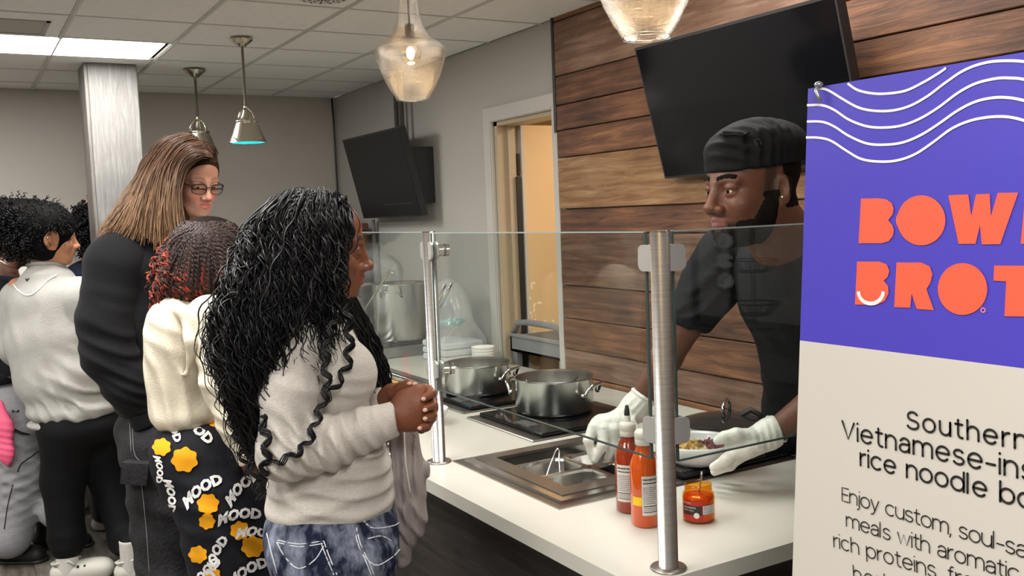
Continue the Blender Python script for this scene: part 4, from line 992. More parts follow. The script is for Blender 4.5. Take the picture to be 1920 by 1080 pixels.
def vmat(name,rough=.5,sss=0,bump=0,bscale=300,sheen=0,spec=.5,coat=0,metal=0,bstretch=(1,1,1)):
    m,nt,b,N,L=new_mat(name); a=N.new('ShaderNodeVertexColor'); a.layer_name='Col'; L.new(a.outputs[0],b.inputs['Base Color'])
    b.inputs['Roughness'].default_value=rough; b.inputs['Sheen Weight'].default_value=sheen; b.inputs['Specular IOR Level'].default_value=spec; b.inputs['Coat Weight'].default_value=coat; b.inputs['Metallic'].default_value=metal
    if sss: b.inputs['Subsurface Weight'].default_value=sss; b.inputs['Subsurface Radius'].default_value=(.01,.004,.002); b.inputs['Subsurface Scale'].default_value=.6
    if bump:
        tc=N.new('ShaderNodeTexCoord'); mp=N.new('ShaderNodeMapping'); mp.inputs['Scale'].default_value=bstretch; L.new(tc.outputs['Object'],mp.inputs[0]); n=N.new('ShaderNodeTexNoise'); n.inputs['Scale'].default_value=bscale; n.inputs['Detail'].default_value=4; L.new(mp.outputs[0],n.inputs['Vector'])
        bp=N.new('ShaderNodeBump'); bp.inputs['Strength'].default_value=bump; bp.inputs['Distance'].default_value=.004; L.new(n.outputs[0],bp.inputs['Height']); L.new(bp.outputs[0],b.inputs['Normal'])
    return m
SKIN=vmat('skin',.42,.12,.25,260,spec=.4); HAIRM=vmat('hair',.38,0,0,spec=.25); HAIRB=vmat('hair_base',.7,0,.6,90,spec=.08)
def blend(a,b,t): return a*(1-t[:,None])+np.array(b)*t[:,None]
def sm(x,a,b): t=np.clip((x-a)/(b-a),0,1); return t*t*(3-2*t)
# ---------------------------------------------------------------- head
def head_field(F,o,A,s=1.0,nose=1.0,lips=1.0,jaw=1.0,neck=None,ear=True,wide=1.0,lidclose=0.,browz=0.):
    """o: point between the ears at eye height; A rows: forward, left, up"""
    o=np.array(o,float)
    def T(x,y,z): return o+s*(x*A[0]+y*wide*A[1]+z*A[2])
    def E(x,y,z,rx,ry,rz,k=.015,neg=False,B=None): F.ell(T(x,y,z),np.array([rx,ry*wide,rz])*s,A if B is None else B,k*s,neg)
    E(-.018,0,.035,.096,.074,.082); E(.030,0,.038,.056,.062,.055,.03)
    E(.028,0,-.035,.060,.056,.078,.03)
    E(.042,0,-.078,.040,.043*jaw,.032,.025); E(.076,0,-.098,.016,.020*jaw,.016,.022)
    for q in(-1,1):
        F.cone(T(-.012,q*.055,-.04),T(.055,q*.028,-.092),.017*s*jaw,.015*s,.022*s)
        E(.058,q*.038,-.033,.026,.022,.024,.02)
        F.cone(T(.086,q*.010,.019+browz),T(.072,q*.043,.018+browz),.0085*s,.0085*s,.012*s)
    for q in(-1,1):
        E(.094,q*.031,-.001,.014,.019,.0125,.010,True)
        E(.0745,q*.031,.0045-lidclose*.004,.0138+(.0012 if lidclose>1.5 else 0),.0165,.0122+(.0022 if lidclose>1.5 else 0),.003); E(.0735,q*.031,-.0085,.0132+(.0020 if lidclose>1.5 else 0),.0160,.0100+(.0012 if lidclose>1.5 else 0),.003)
    F.cone(T(.074,0,.012),T(.084,0,-.034),.0125*s,.0150*s,.012*s)
    F.cone(T(.088,0,.012),T(.108,0,-.030),.0060*s*nose,.0085*s*nose,.012*s)
    E(.110,0,-.034,.0115,.0120*nose,.0100,.008)
    for q in(-1,1):
        E(.099,q*.0135*nose,-.038,.0100,.0078*nose,.0080,.006)
    for q in(-1,1): E(.104,q*.0062*nose,-.0455,.0045,.0030,.0035,.002,True)
    E(.073,0,-.062,.026,.027,.024,.02)
    for q in(-1,1):
        F.cone(T(.0975,q*.004,-.0575),T(.084,q*.0245,-.0635),.0052*s*lips,.0028*s,.004*s)
        F.cone(T(.0960,q*.003,-.0695),T(.084,q*.0215,-.0655),.0062*s*lips,.0028*s,.004*s)
    for q in(-1,1): F.cone(T(.1035,0,-.0632),T(.087,q*.0245,-.0640),.0011*s,.0010*s,.002*s,True)
    if ear:
        for q in(-1,1):
            B=axes_from(A[0]*.90-A[1]*q*.44,A[2]-A[0]*.16)
            E(-.018,q*.077,-.010,.0190,.0085,.032,.006,B=B); E(-.013,q*.087,-.005,.0110,.0080,.021,.003,True,B=B); E(-.012,q*.073,-.036,.009,.005,.010,.004,B=B)
    if neck is not None: F.cone(T(-.022,0,-.06),neck[0],.052*s,neck[1],.03*s)
    return T
def eyes(o,A,s,parent,iris=(.03,.015,.008),wide=1.0,look=(1,0,0),rs=1.0):
    lk=look[0]*A[0]+look[1]*A[1]+look[2]*A[2]; lk/=np.linalg.norm(lk)
    for q in(-1,1):
        c=o+s*(.0748*A[0]+q*.031*wide*A[1]-.0015*A[2]); m=MB(); r=.0128*s*rs
        m.lathe([(r*math.sin(t)+1e-6,r*math.cos(t)) for t in np.linspace(0,PI,22)],c,axis=lk,n=24)
        for i in range(len(m.mi)):
            ring=i//24
            m.mi[i]=2 if ring<1 else (1 if ring<3 else 0)
        m.build('eye',[EYEW,mat('iris',iris,.1) if 'iris' not in D.materials else D.materials['iris'],BLACKGLOSS],parent)
EYEW=mat('eye_white',srgb(226,216,208),.12)
def loc_of(V,o,A,s): return ((V-o)@A.T)/s
def skin_paint(o,A,s,base,lip,brow=None,extra=None,browt=.9,wide=1.0):
    base=np.array(base); 
    def f(V):
        L_=loc_of(V,o,A,s); x,y,z=L_[:,0],L_[:,1]/wide,L_[:,2]; c=np.tile(base,(len(V),1))
        nz=np.sin(V[:,0]*90+1)*np.sin(V[:,1]*83+2)*np.sin(V[:,2]*97); c*=1+.05*nz[:,None]
        near=(np.abs(z)<.2)&(np.abs(x)<.2)&(np.abs(y)<.15)
        ay=np.abs(y)
        lz=-.0635; lipm=(sm(x,.078,.084))*(1-sm(ay,.019,.024))*(1-sm(np.abs(z-lz+.0005*0),.0095-ay*.18,.0125-ay*.18))
        c=blend(c,lip,lipm*.85*near)
        if brow is not None:
            bz=.0245+.0035*np.sin((ay-.012)/.038*PI); bm=(x>.04)*sm(ay,.008,.014)*(1-sm(ay,.044,.052))*(1-sm(np.abs(z-bz),.0035,.0065))
            c=blend(c,brow,bm*browt*near)
        # lash line
        lm=(x>.06)*(1-sm(np.abs(z-.0035),.001,.0025))*(ay>.018)*(ay<.046)*(x>.078); c=blend(c,np.array(base)*.25,lm*.6*near)
        if extra: c=extra(c,x,y,z,near,V)
        return c
    return f
# ---------------------------------------------------------------- strands
def strands(paths,name,parent,colf,r=.0022,n=5,mat_=None,label=None,taper=.35,kind='stuff',rmod=None,cap=True):
    """paths: list of (k,3) arrays of equal length -> one mesh; colf(i,t)->rgb"""
    K=len(paths[0]); Pn=np.array(paths); M_=len(paths)
    t=np.gradient(Pn,axis=1); t/=np.linalg.norm(t,axis=2)[...,None]+1e-12
    ref=np.tile(np.array([.31,.52,.79]),(M_,K,1)); u=np.cross(t,ref); u/=np.linalg.norm(u,axis=2)[...,None]+1e-9; w_=np.cross(t,u)
    tt=np.linspace(0,1,K); rad=(1-(1-taper)*tt**3)
    if np.isscalar(r): r=np.full(M_,r)
    R=np.array(r)[:,None]*rad[None,:]
    if rmod is not None: R=R*rmod(tt)[None,:]
    ang=np.arange(n)*2*PI/n
    V=Pn[:,:,None,:]+R[:,:,None,None]*(np.cos(ang)[None,None,:,None]*u[:,:,None,:]+np.sin(ang)[None,None,:,None]*w_[:,:,None,:])
    V=V.reshape(-1,3)
    base=(np.arange(M_)*K*n)[:,None,None]+(np.arange(K-1)*n)[None,:,None]; k0=np.arange(n)[None,None,:]; k1=(np.arange(n)+1)%n; k1=k1[None,None,:]
    F=np.stack([base+k0,base+k1,base+n+k1,base+n+k0],-1).reshape(-1,4)
    C=np.array([[colf(i,x) for x in tt] for i in range(M_)]); C=np.repeat(C.reshape(-1,3),n,axis=0)
    return emit(V,F,name,mat_ or HAIRM,parent,paint=lambda _:C,rx=0,kind=kind,label=label)
def resample(p,K):
    p=np.array(p,float); q=np.array(catmull(list(p),8)); L_=np.r_[0,np.cumsum(np.linalg.norm(np.diff(q,axis=0),axis=1))]
    s_=np.linspace(0,L_[-1],K); return np.stack([np.interp(s_,L_,q[:,i]) for i in range(3)],1)
def guide_strands(guides,num,K=24,jit=.006,rng=None,wave=None,ljit=.1,loose=0):
    """interpolate between consecutive guides (each: list of points)"""
    rng=rng or RNG; G_=[resample(g,K) for g in guides]; out=[]
    for _ in range(num):
        u=rng.uniform(0,len(G_)-1); i=min(int(u),len(G_)-2); f=u-i; p=G_[i]*(1-f)+G_[i+1]*f
        L_=1-rng.uniform(0,ljit); q=np.stack([np.interp(np.linspace(0,L_,K),np.linspace(0,1,K),p[:,j]) for j in range(3)],1)
        tt=np.linspace(0,1,K)[:,None]
        q=q+rng.normal(0,jit,3)*(.35+tt*.9)+rng.normal(0,jit*.6,3)*np.sin(tt*PI*rng.uniform(1,3))
        if wave:
            amp,lam=wave; T=q[1:]-q[:-1]; s_=np.r_[0,np.cumsum(np.linalg.norm(T,axis=1))]; ph=rng.uniform(0,6.28)
            t=np.gradient(q,axis=0); t/=np.linalg.norm(t,axis=1)[:,None]+1e-9; a=np.cross(t,FH); a/=np.linalg.norm(a,axis=1)[:,None]+1e-9; b=np.cross(t,a)
            am=amp*rng.uniform(.6,1.3)*sm(s_,.03,.12); l=lam*rng.uniform(.8,1.25)
            q=q+a*(am*np.sin(s_/l*2*PI+ph))[:,None]+b*(am*np.cos(s_/l*2*PI+ph))[:,None]
        out.append(q)
    return out

def surf(F,h=.006): Dg,o=F.grid(h); return (Dg,o,h)
def hit(SF,x,y,d0,d1,st=.0025):
    Dg,o,h=SF; r=ray(x,y); n=np.array(Dg.shape)
    ds=np.arange(d0,d1,st); q=CAM+r[None,:]*ds[:,None]; g_=(q-o)/h; i=np.floor(g_).astype(int); ok=((i>=0)&(i<n-1)).all(1); v=np.full(len(ds),.3); i=i[ok]; fr=g_[ok]-i; a_=np.zeros(len(i))
    for c_ in range(8):
        b_=np.array([c_>>2&1,c_>>1&1,c_&1]); a_+=Dg[i[:,0]+b_[0],i[:,1]+b_[1],i[:,2]+b_[2]]*np.prod(np.where(b_,fr,1-fr),axis=1)
    v[ok]=a_
    k=np.argmax(v<0)
    if v[k]>=0: return None
    if k==0: return ds[0]
    return ds[k-1]+st*v[k-1]/(v[k-1]-v[k]+1e-9)
from mathutils.geometry import tessellate_polygon
def decal(SF,polys,m_,name,parent,d0,d1,off=.0025,label=None,sub=1):
    m=MB()
    for poly in polys:
        tr=tessellate_polygon([[Vector((x,y,0)) for x,y in poly]]); V2=[tuple(q) for q in poly]; T2=[tuple(t) for t in tr]
        for _ in range(sub):
            nt=[];mid={}
            def M(a,b):
                k=(min(a,b),max(a,b))
                if k not in mid: mid[k]=len(V2); V2.append(((V2[a][0]+V2[b][0])/2,(V2[a][1]+V2[b][1])/2))
                return mid[k]
            for a,b,c in T2: ab,bc,ca=M(a,b),M(b,c),M(c,a); nt+=[(a,ab,ca),(ab,b,bc),(ca,bc,c),(ab,bc,ca)]
            T2=nt
        H=[hit(SF,x,y,d0,d1) for x,y in V2]; good=[t for t in T2 if all(H[i] is not None for i in t) and max(H[i] for i in t)-min(H[i] for i in t)<.05]
        if good: m.add([P(x,y,(h_ or d0)-off) for (x,y),h_ in zip(V2,H)],good,True)
    if m.v: return m.build(name,m_,parent,label=label)
def line_on(SF,pts,r,m_,name,parent,d0,d1,off=.001,n=5,kind=None):
    q=[]
    for x,y in catmull(pts,7):
        d=hit(SF,x,y,d0,d1)
        if d is not None: q.append(P(x,y,d-off))
    m=MB(); m.tube(q,r,n=n); return m.build(name,m_,parent,kind=kind)
def text_px(txt,x,y,size,ang,bold=.035,shear=0,arc=0):
    """outline polygons of a word in picture coordinates"""
    cu=D.curves.new('t','FONT'); cu.body=txt; cu.size=1; cu.resolution_u=2; cu.offset=bold; cu.shear=shear; ob=D.objects.new('t',cu); COL.objects.link(ob)
    me=D.meshes.new_from_object(ob.evaluated_get(bpy.context.evaluated_depsgraph_get())); D.objects.remove(ob)
    V=np.array([v.co[:2] for v in me.vertices]); Fs=[tuple(p_.vertices) for p_ in me.polygons]; D.meshes.remove(me)
    V[:,0]-=V[:,0].mean(); V[:,1]-=.35
    if arc: V[:,1]+=arc*V[:,0]**2
    c,s_=math.cos(ang),math.sin(ang); V=V*size; X=x+V[:,0]*c+V[:,1]*s_; Y=y+V[:,0]*s_-V[:,1]*c
    return X,Y,Fs
def text_decal(SF,txt,x,y,size,ang,m_,name,parent,d0,d1,off=.0025,**k):
    X,Y,Fs=text_px(txt,x,y,size,ang,**k); H=[hit(SF,a,b,d0,d1) for a,b in zip(X,Y)]; m=MB()
    good=[f for f in Fs if all(H[i] is not None for i in f) and max(H[i] for i in f)-min(H[i] for i in f)<.04]
    if good: m.add([P(a,b,(h_ or d0)-off) for a,b,h_ in zip(X,Y,H)],good); return m.build(name,m_,parent)
def shoe(q,d,m_,name,parent,L=.25,r=.042,h=.075,sole=None,soleh=.018):
    q=np.array((q[0],q[1],0.)); d=np.array(d,float); d[2]=0; d/=np.linalg.norm(d)
    F=Field(); F.cone(q-d*.03+ZU*r*.9,q+d*(L-.09)+ZU*r*.55,r,r*.85,.03); F.cone(q-d*.01+ZU*r,q-d*.01+ZU*h,r*.95,r*.85,.02); F.cut(q+ZU*.006,-ZU)
    o=emit(*F.mesh(.005),name,m_,parent)
    if sole:
        F=Field(); F.cone(q-d*.03+ZU*.01,q+d*(L-.085)+ZU*.01,r+.004,r*.9+.004,.02); F.cut(q+ZU*.0,-ZU); F.cut(q+ZU*soleh,ZU); emit(*F.mesh(.005),'sole',sole,o,rx=0)
    return o

def shell(V,F,mask,off,noise=.0008):
    """lift the masked faces off the surface along their normals: a thin layer of short hair"""
    a,b,c,d=(V[F[:,i]] for i in range(4)); fn=np.cross(c-a,d-b); N=np.zeros_like(V)
    for i in range(4):
        for j in range(3): N[:,j]+=np.bincount(F[:,i],fn[:,j],minlength=len(V))
    N/=np.linalg.norm(N,axis=1)[:,None]+1e-12
    keep=(mask[F]>.08).all(1); F2=F[keep]; used=np.unique(F2); mp=np.full(len(V),-1); mp[used]=np.arange(len(used))
    V2=V+N*((off*mask-.0006)+noise*np.sin(V[:,0]*900)*np.sin(V[:,1]*800)*np.sin(V[:,2]*850))[:,None]
    return V2[used],mp[F2]
def lay(SF,g,dd=.006,d0=1.5,d1=3.2,n=14):
    """rest a guide curve on a surface"""
    q=catmull([np.array(z) for z in g],4); out=[]
    for x,y,d in q:
        h_=hit(SF,x,y,d0,d1); out.append(P(x,y,d if h_ is None else h_-dd))
    return out
# ================================================================ WOMAN IN GREY TOP (nearest)
def PD(d0): return lambda x,y,d=0.: P(x,y,d0+d)
def legs_field(F,hipL,hipR,floorL,floorR,r=(.085,.055,.04),k=.05,fwd=None):
    for h_,f_ in((hipL,floorL),(hipR,floorR)):
        h_=np.array(h_);f_=np.array(f_); kn=(h_+f_)/2+(0 if fwd is None else np.array(fwd)*.02); F.cone(h_,kn,r[0],r[1],k); F.cone(kn,f_,r[1],r[2],.03)
def person(name,loc,label): return empty(name,(loc[0],loc[1],0),label,'person')
w=PD(2.05); 
GREYK=mat('grey_knit',srgb(198,192,184),.85,var=.07,vscale=130,stretch=(1,1,2.5),bump=.35,bscale=260,bstretch=(1,1,2),sheen=.3)
hipc=w(620,990)
pw1=person('person',hipc,'woman in grey long-sleeved top and jeans with long black wavy braids, hands clasped')
o1=P(597,462,2.03); A1=axes_from(dv(.95,-.13,.22),dv(.2,1,0)); sk=srgb(122,72,48)
F=Field(); T1=head_field(F,o1,A1,1.0,nose=1.05,lips=1.15,neck=(w(572,610),.05),lidclose=1.7)
V,Fc=F.mesh(.0026)
bd=[(V,Fc)]
# hands: clasped, custom finger chains  (near hand over far hand)
h=PD(1.99)
def hand_near():
    H=Field()
    wr0=h(728,792,.01); wr1=h(750,780,0)
    H.cone(wr0-(h(760,775)-h(728,792))*.8,wr1,.030,.031,.02)
    # palm / back of hand
    H.ell(h(768,762,-.0),(.036,.020,.040),axes_from(h(800,745)-h(740,785),dv(.2,1,0)),.02)
    H.ell(h(778,778,-.002),(.036,.022,.034),axes_from(h(800,770)-h(745,785),dv(0,1,0)),.02)
    H.ell(h(785,752,.0),(.026,.020,.028),VA,.02)
    # fingers of the near hand curl away over the far hand (knuckles at right)
    for (a,b,c) in (((792,738,0),(806,745,.02),(803,762,.045)),((798,755,0),(812,765,.02),(806,780,.045)),((797,774,0),(808,784,.02),(800,796,.04)),((790,790,.0),(799,799,.02),(790,806,.04))):
        H.chain([h(*a),h(*b),h(*c)],[.0115,.0105,.009],.007)
    # thumb of near hand along the top
    H.chain([h(765,742,.0),h(782,733,.0),h(797,729,.005),h(806,733,.01)],[.014,.0115,.0105,.008],.008)
    return H
def hand_far():
    H=Field()
    H.cone(h(705,760,.10),h(735,745,.06),.028,.027,.02)
    H.ell(h(748,742,.05),(.034,.022,.026),VA,.02)
    H.chain([h(738,738,.03),h(752,728,.02),h(766,722,.012),h(778,723,.008)],[.015,.012,.0115,.0085],.008)
    # fingertips wrap round the front of the near hand: seen at right with pale nails
    for (a,b,c,d_) in (((786,728,.035),(803,730,.0),(810,738,-.020),(796,746,-.031)),((795,747,.035),(811,750,.0),(813,760,-.020),(799,766,-.031)),((796,768,.03),(809,771,.0),(811,779,-.016),(799,785,-.026)),((790,788,.03),(800,791,.0),(801,798,-.012),(790,802,-.020))):
        H.chain([h(*a),h(*b),h(*c),h(*d_)],[.0098,.0100,.0096,.0082],.0025)
    return H
hv=hand_near().mesh(.0026); hv2=hand_far().mesh(.0026)
# simple torso under the clothes so the figure is whole
F=Field(); F.cone(w(572,610),w(590,680),.05,.07,.04); F.ell(w(600,700),(.075,.13,.12),k=.04); F.ell(w(615,850),(.085,.12,.14),k=.05); F.ell(w(620,970),(.09,.13,.09),k=.05)
fz=lambda x,y,z: np.array([x,y,z])
ha,hb=w(620,1030,-.09),w(620,1030,.09); 
fa=np.array([*(ha[:2]),.05]); fb=np.array([*(hb[:2]),.05])
legs_field(F,ha,hb,fa,fb,(.075,.05,.035))
F.cone(w(560,640,-.12),w(530,845,-.14),.035,.033,.03); F.cone(w(530,845,-.14),h(728,792),.033,.026,.02)
F.cone(w(580,640,.15),w(620,830,.16),.035,.033,.03); F.cone(w(620,830,.16),h(705,760,.10),.033,.026,.02)
bd+= [hv,hv2,F.mesh(.007)]
V,Fc=join_vf(bd)
pnt=skin_paint(o1,A1,1.0,sk,srgb(140,74,62),srgb(30,20,16))
emit(V,Fc,'body',SKIN,pw1,paint=pnt)
eyes(o1,A1,1.0,pw1,look=(1,0,-.5),rs=.80)
for q_ in(-1,1):
    m=MB(); m.tube([T1(.0745+.0165*math.cos(a),q_*(.031+.0165*math.sin(a)),-.0085-.001*math.cos(a)) for a in np.linspace(-1.0,1.0,9)],.0011,n=5); m.build('lashes',BLACKMATTE,pw1)
NAIL=mat('pale_nail',srgb(222,178,158),.2,coat=.5)
for (x,y,a) in ((795,747,.0),(798,768,.0),(798,784,0),(788,802,0)):
    c=h(x-1,y+1,-.0395 if y<780 else -.034 if y<800 else -.028); m=MB(); m.sphere(c,(.0052,.0020,.0042),12,8,axes=VA); m.build('nail',NAIL,pw1)
for (x,y) in ((778,720),(768,719)):
    c=h(x,y,-.002); m=MB(); m.sphere(c,(.0055,.0025,.0038),12,8,axes=VA); m.build('nail',NAIL,pw1)
# top
F=Field()
F.ell(w(590,665),(.098,.165,.125),k=.05); F.ell(w(575,620),(.07,.16,.05),k=.05)
F.ell(w(648,702,-.075),(.066,.075,.072),k=.035); F.ell(w(652,704,.075),(.066,.075,.072),k=.035)
F.ell(w(606,800),(.105,.14,.13),k=.05); F.ell(w(622,880),(.128,.150,.10),k=.05); F.ell(w(620,940),(.136,.155,.085),k=.04)
F.cone(w(572,600),w(580,625),.062,.075,.03)
S1=Field(); S1.ell(w(562,640,-.125),(.05,.05,.06),k=.03)
S1.chain([w(556,640,-.13),w(540,740,-.165),w(533,845,-.17)],[.054,.050,.051],.03)
S1.chain([w(536,850,-.17),w(610,832,-.15),w(680,806,-.10),h(740,785,.0)],[.050,.045,.039,.0375],.03)
S2=Field(); S2.chain([w(585,640,.14),w(610,750,.16),w(640,830,.15)],[.055,.05,.05],.03); S2.chain([w(640,830,.15),h(690,775,.12),h(722,752,.085)],[.048,.042,.036],.03)
for c_,n_,l_ in ((w(600,838,-.19),dv(.95,.25,0),.034),(w(655,815,-.15),dv(.92,.35,0),.028),(w(555,850,-.22),dv(.75,.65,0),.03)): S1.wr(c_,.075,n_,l_,.015)
S1.wr(w(540,730,-.22),.10,dv(.5,1,0),.06,.005)
S1.cut(h(745,783,0),dv(1,.1,0)); S2.cut(h(722,752,.085),dv(1,.2,0))
F.wr(w(650,900,-.14),.15,dv(.22,1,0),.040,.010); F.wr(w(560,930,-.14),.14,dv(-.25,1,0),.05,.008)
F.wr(w(705,860,-.1),.09,dv(.35,1,0),.035,.008); F.wr(w(660,740,-.14),.06,dv(.1,1,0),.028,.003)
F.cut(w(560,1000),-ZU-RH*.12)
TF=F
gt=emit(*F.mesh(.0042),'top',GREYK,pw1,rx=1)
for S_ in (S1,S2): emit(*S_.mesh(.0036),'sleeve',GREYK,gt)
# cuff seam of the near sleeve
c0=h(700,800,-.03)
m=MB(); 
def ring(c,ax,r,n=40,sq=1.0,ref=ZU):
    ax=ax/np.linalg.norm(ax); u=np.cross(ax,ref); u/=np.linalg.norm(u); v=np.cross(ax,u); return [c+r*(math.cos(t)*u+sq*math.sin(t)*v) for t in np.linspace(0,2*PI,n)]
axd=h(738,786)-w(680,805,-.09)
pass
# jeans
JE=mat('faded_denim',srgb(26,32,54),.8,col2=srgb(170,178,198),vscale=26,stretch=(1,1,.45),bump=.6,bscale=120,contrast=(.42,.82),detail=8)
F=Field()
F.ell(w(618,975),(.130,.150,.085),k=.05); F.ell(w(592,1030,-.06),(.100,.11,.11),k=.05); F.ell(w(592,1030,.06),(.100,.11,.11),k=.05); F.ell(w(655,1020),(.105,.14,.11),k=.05)
for s_,hh,ff in((-1,ha,fa),(1,hb,fb)):
    F.chain([w(640,1065,s_*.08),(np.array(w(635,1050,s_*.085))+ff)/2+RH*.01,ff+ZU*.03],[.098,.075,.058],.06)
F.wr(w(720,1000,-.1),.12,dv(.4,1,0),.03,.006); F.wr(w(600,1050,-.15),.12,dv(.3,1,0),.05,.004); F.wr(ff+ZU*.3,.3,ZU,.05,.006)
F.cut(w(620,925),ZU-RH*.15)
jo=emit(*F.mesh(.0055),'jeans',JE,pw1)
# back pocket stitching, belt loop, seams
ST=mat('pale_stitching',srgb(214,216,224),.7)
def on_surf(pts,off=.003,d0=2.05,lo=-.28):
    """push points given as pixels onto the jeans surface by marching along the view ray"""
    out=[]
    for x,y in pts:
        out.append(P(x,y,ray_hit(jeansF,x,y)-off))
    return out
def ray_hit(FL,x,y,d0=1.4,d1=2.6):
    Dg,o,h_=FL; r=ray(x,y)
    for d in np.arange(d0,d1,.003):
        q=CAM+r*d; i=np.round((q-o)/h_).astype(int)
        if (i>=0).all() and (i<np.array(Dg.shape)).all() and Dg[tuple(i)]<0: return d
    return d1-.3
Dg,oo=F.grid(.006); jeansF=(Dg,oo,.006)
m=MB()
for pl_ in ([(517,1012),(560,1020),(607,1014)],[(519,1017),(560,1025),(607,1019)],[(607,1014),(618,1045),(632,1078)],[(602,1018),(613,1047),(626,1078)],[(519,1017),(535,1045),(560,1066),(590,1050),(608,1022)],[(668,988),(676,1020),(690,1050),(702,1080)],[(664,990),(672,1022),(686,1052),(697,1080)],[(500,1000),(510,1040),(520,1075)],
   [(680,975),(700,990),(740,985),(755,972)],[(690,1010),(715,1005),(735,1015)],[(680,1040),(705,1060),(735,1045),(750,1030)]):
    m.tube(on_surf(catmull(pl_,6),.002),.0013,n=5)
m.build('stitching',ST,jo,kind='stuff')
# small shoes under the frame
SHO=mat('white_shoe',srgb(210,208,204),.5)
for q in (fa,fb):
    F=Field(); F.cone(q+ZU*.0+RH*.0,q+RH*.15-ZU*.012,.045,.035,.03); F.cone(q,q+ZU*.04,.045,.045,.02); F.cut(np.array([0,0,.0]),-ZU); emit(*F.mesh(.007),'shoe',SHO,pw1)
# ---- hair
BLK=np.array(srgb(16,15,17)); 
F=Field()
def T_(x,y,z): return T1(x,y,z)
F.ell(T_(-.026,0,.034),(.102,.083,.088),A1,.03)
F.ell(P(560,500,2.02),(.10,.11,.13),k=.06); F.ell(P(525,560,2.0),(.095,.13,.12),k=.06); F.ell(P(497,640,1.98),(.09,.12,.12),k=.06); F.ell(P(485,720,1.97),(.062,.09,.11),k=.06); F.ell(P(487,800,1.97),(.036,.06,.09),k=.05)
F.ell(P(612,560,1.98),(.050,.05,.10),k=.04)
F.cone(P(640,560,2.12),P(690,640,2.12),.055,.055,.04); F.cone(P(690,640,2.12),P(712,750,2.12),.055,.04,.04)
F.wr(P(500,620,1.9),.22,dv(1,.25,0),.035,.008)
F.cut(T_(.058,0,0),A1[0]+A1[2]*-.35,.01)
SFK=surf(F,.006)
hair1=emit(*F.mesh(.005),'hair',HAIRB,pw1,paint=lambda V:np.tile(BLK*.25,(len(V),1)))
def wp(l,dd=0): return [P(x,y,d+dd) for x,y,d in l]
crown=(575,360,2.02)
gd=[wp([(655,385,1.99),(662,430,1.95),(650,500,1.93),(650,560,1.92),(655,600,1.93),(660,640,1.95)]),
 wp([(634,368,1.98),(630,430,1.925),(614,500,1.90),(604,570,1.895),(600,640,1.90),(625,700,1.90)]),
 wp([(610,362,1.97),(600,430,1.92),(580,500,1.89),(560,560,1.87),(540,620,1.87),(520,700,1.875),(515,800,1.88)]),
 wp([(580,360,1.97),(565,430,1.92),(540,500,1.89),(515,570,1.86),(500,650,1.855),(500,740,1.86),(500,830,1.88),(500,900,1.90)]),
 wp([(560,362,1.98),(525,430,1.93),(500,500,1.90),(475,580,1.865),(465,660,1.86),(475,740,1.87),(480,830,1.89),(488,895,1.90)]),
 wp([(545,368,2.0),(498,430,1.96),(470,510,1.93),(440,580,1.90),(430,650,1.89),(450,730,1.90),(462,800,1.92),(475,860,1.92)]),
 wp([(530,376,2.02),(482,440,2.0),(455,520,1.98),(425,580,1.96),(412,640,1.95),(430,700,1.95),(445,760,1.95),(455,820,1.95)])]
rng=np.random.default_rng(5)
GL=[[(646,378,1.99),(648,420,1.95),(634,470,1.93),(632,530,1.92),(640,580,1.93),(648,620,1.95)],
 [(634,368,1.98),(630,430,1.925),(614,500,1.90),(604,570,1.895),(600,640,1.90),(625,700,1.90)],
 [(610,362,1.97),(600,430,1.92),(580,500,1.89),(560,560,1.87),(540,620,1.87),(520,700,1.875),(515,800,1.88)],
 [(580,360,1.97),(565,430,1.92),(540,500,1.89),(515,570,1.86),(500,650,1.855),(500,740,1.86),(500,830,1.88),(500,900,1.90)],
 [(560,362,1.98),(525,430,1.93),(500,500,1.90),(475,580,1.865),(465,660,1.86),(475,740,1.87),(480,830,1.89),(488,895,1.90)],
 [(545,366,2.0),(498,430,1.96),(470,510,1.93),(440,580,1.90),(430,650,1.89),(450,730,1.90),(462,800,1.92),(475,860,1.92)],
 [(530,374,2.02),(486,430,2.0),(458,510,1.98),(428,580,1.96),(416,640,1.95),(432,700,1.95),(445,760,1.95),(455,820,1.95)],
 [(520,380,2.05),(478,440,2.05),(448,520,2.04),(420,590,2.0),(408,650,1.99),(428,710,1.97),(440,770,1.97)]]
st=guide_strands([lay(SFK,g,.006,1.6,2.3) for g in GL],1300,K=60,jit=.011,rng=rng,wave=(.0055,.075),ljit=.3)+guide_strands([lay(SFK,g,.010,1.6,2.3) for g in GL],260,K=60,jit=.013,rng=rng,wave=(.013,.075),ljit=.35)
cols=rng.uniform(.6,1.4,len(st)); strands(st,'hair_strands',hair1,lambda i,t:BLK*cols[i],r=rng.uniform(.0011,.0024,len(st)),n=5)
gf=[wp([(665,560,2.04),(690,620,2.06),(705,700,2.08),(712,770,2.08)]),wp([(650,560,2.10),(700,640,2.10),(722,700,2.10),(725,765,2.10)]),wp([(640,540,2.02),(668,600,2.03),(690,680,2.05),(702,740,2.06)])]
st=guide_strands(gf,110,K=30,jit=.006,rng=rng,wave=(.004,.06)); strands(st,'hair_strands',hair1,lambda i,t:BLK,r=.0026,n=5)
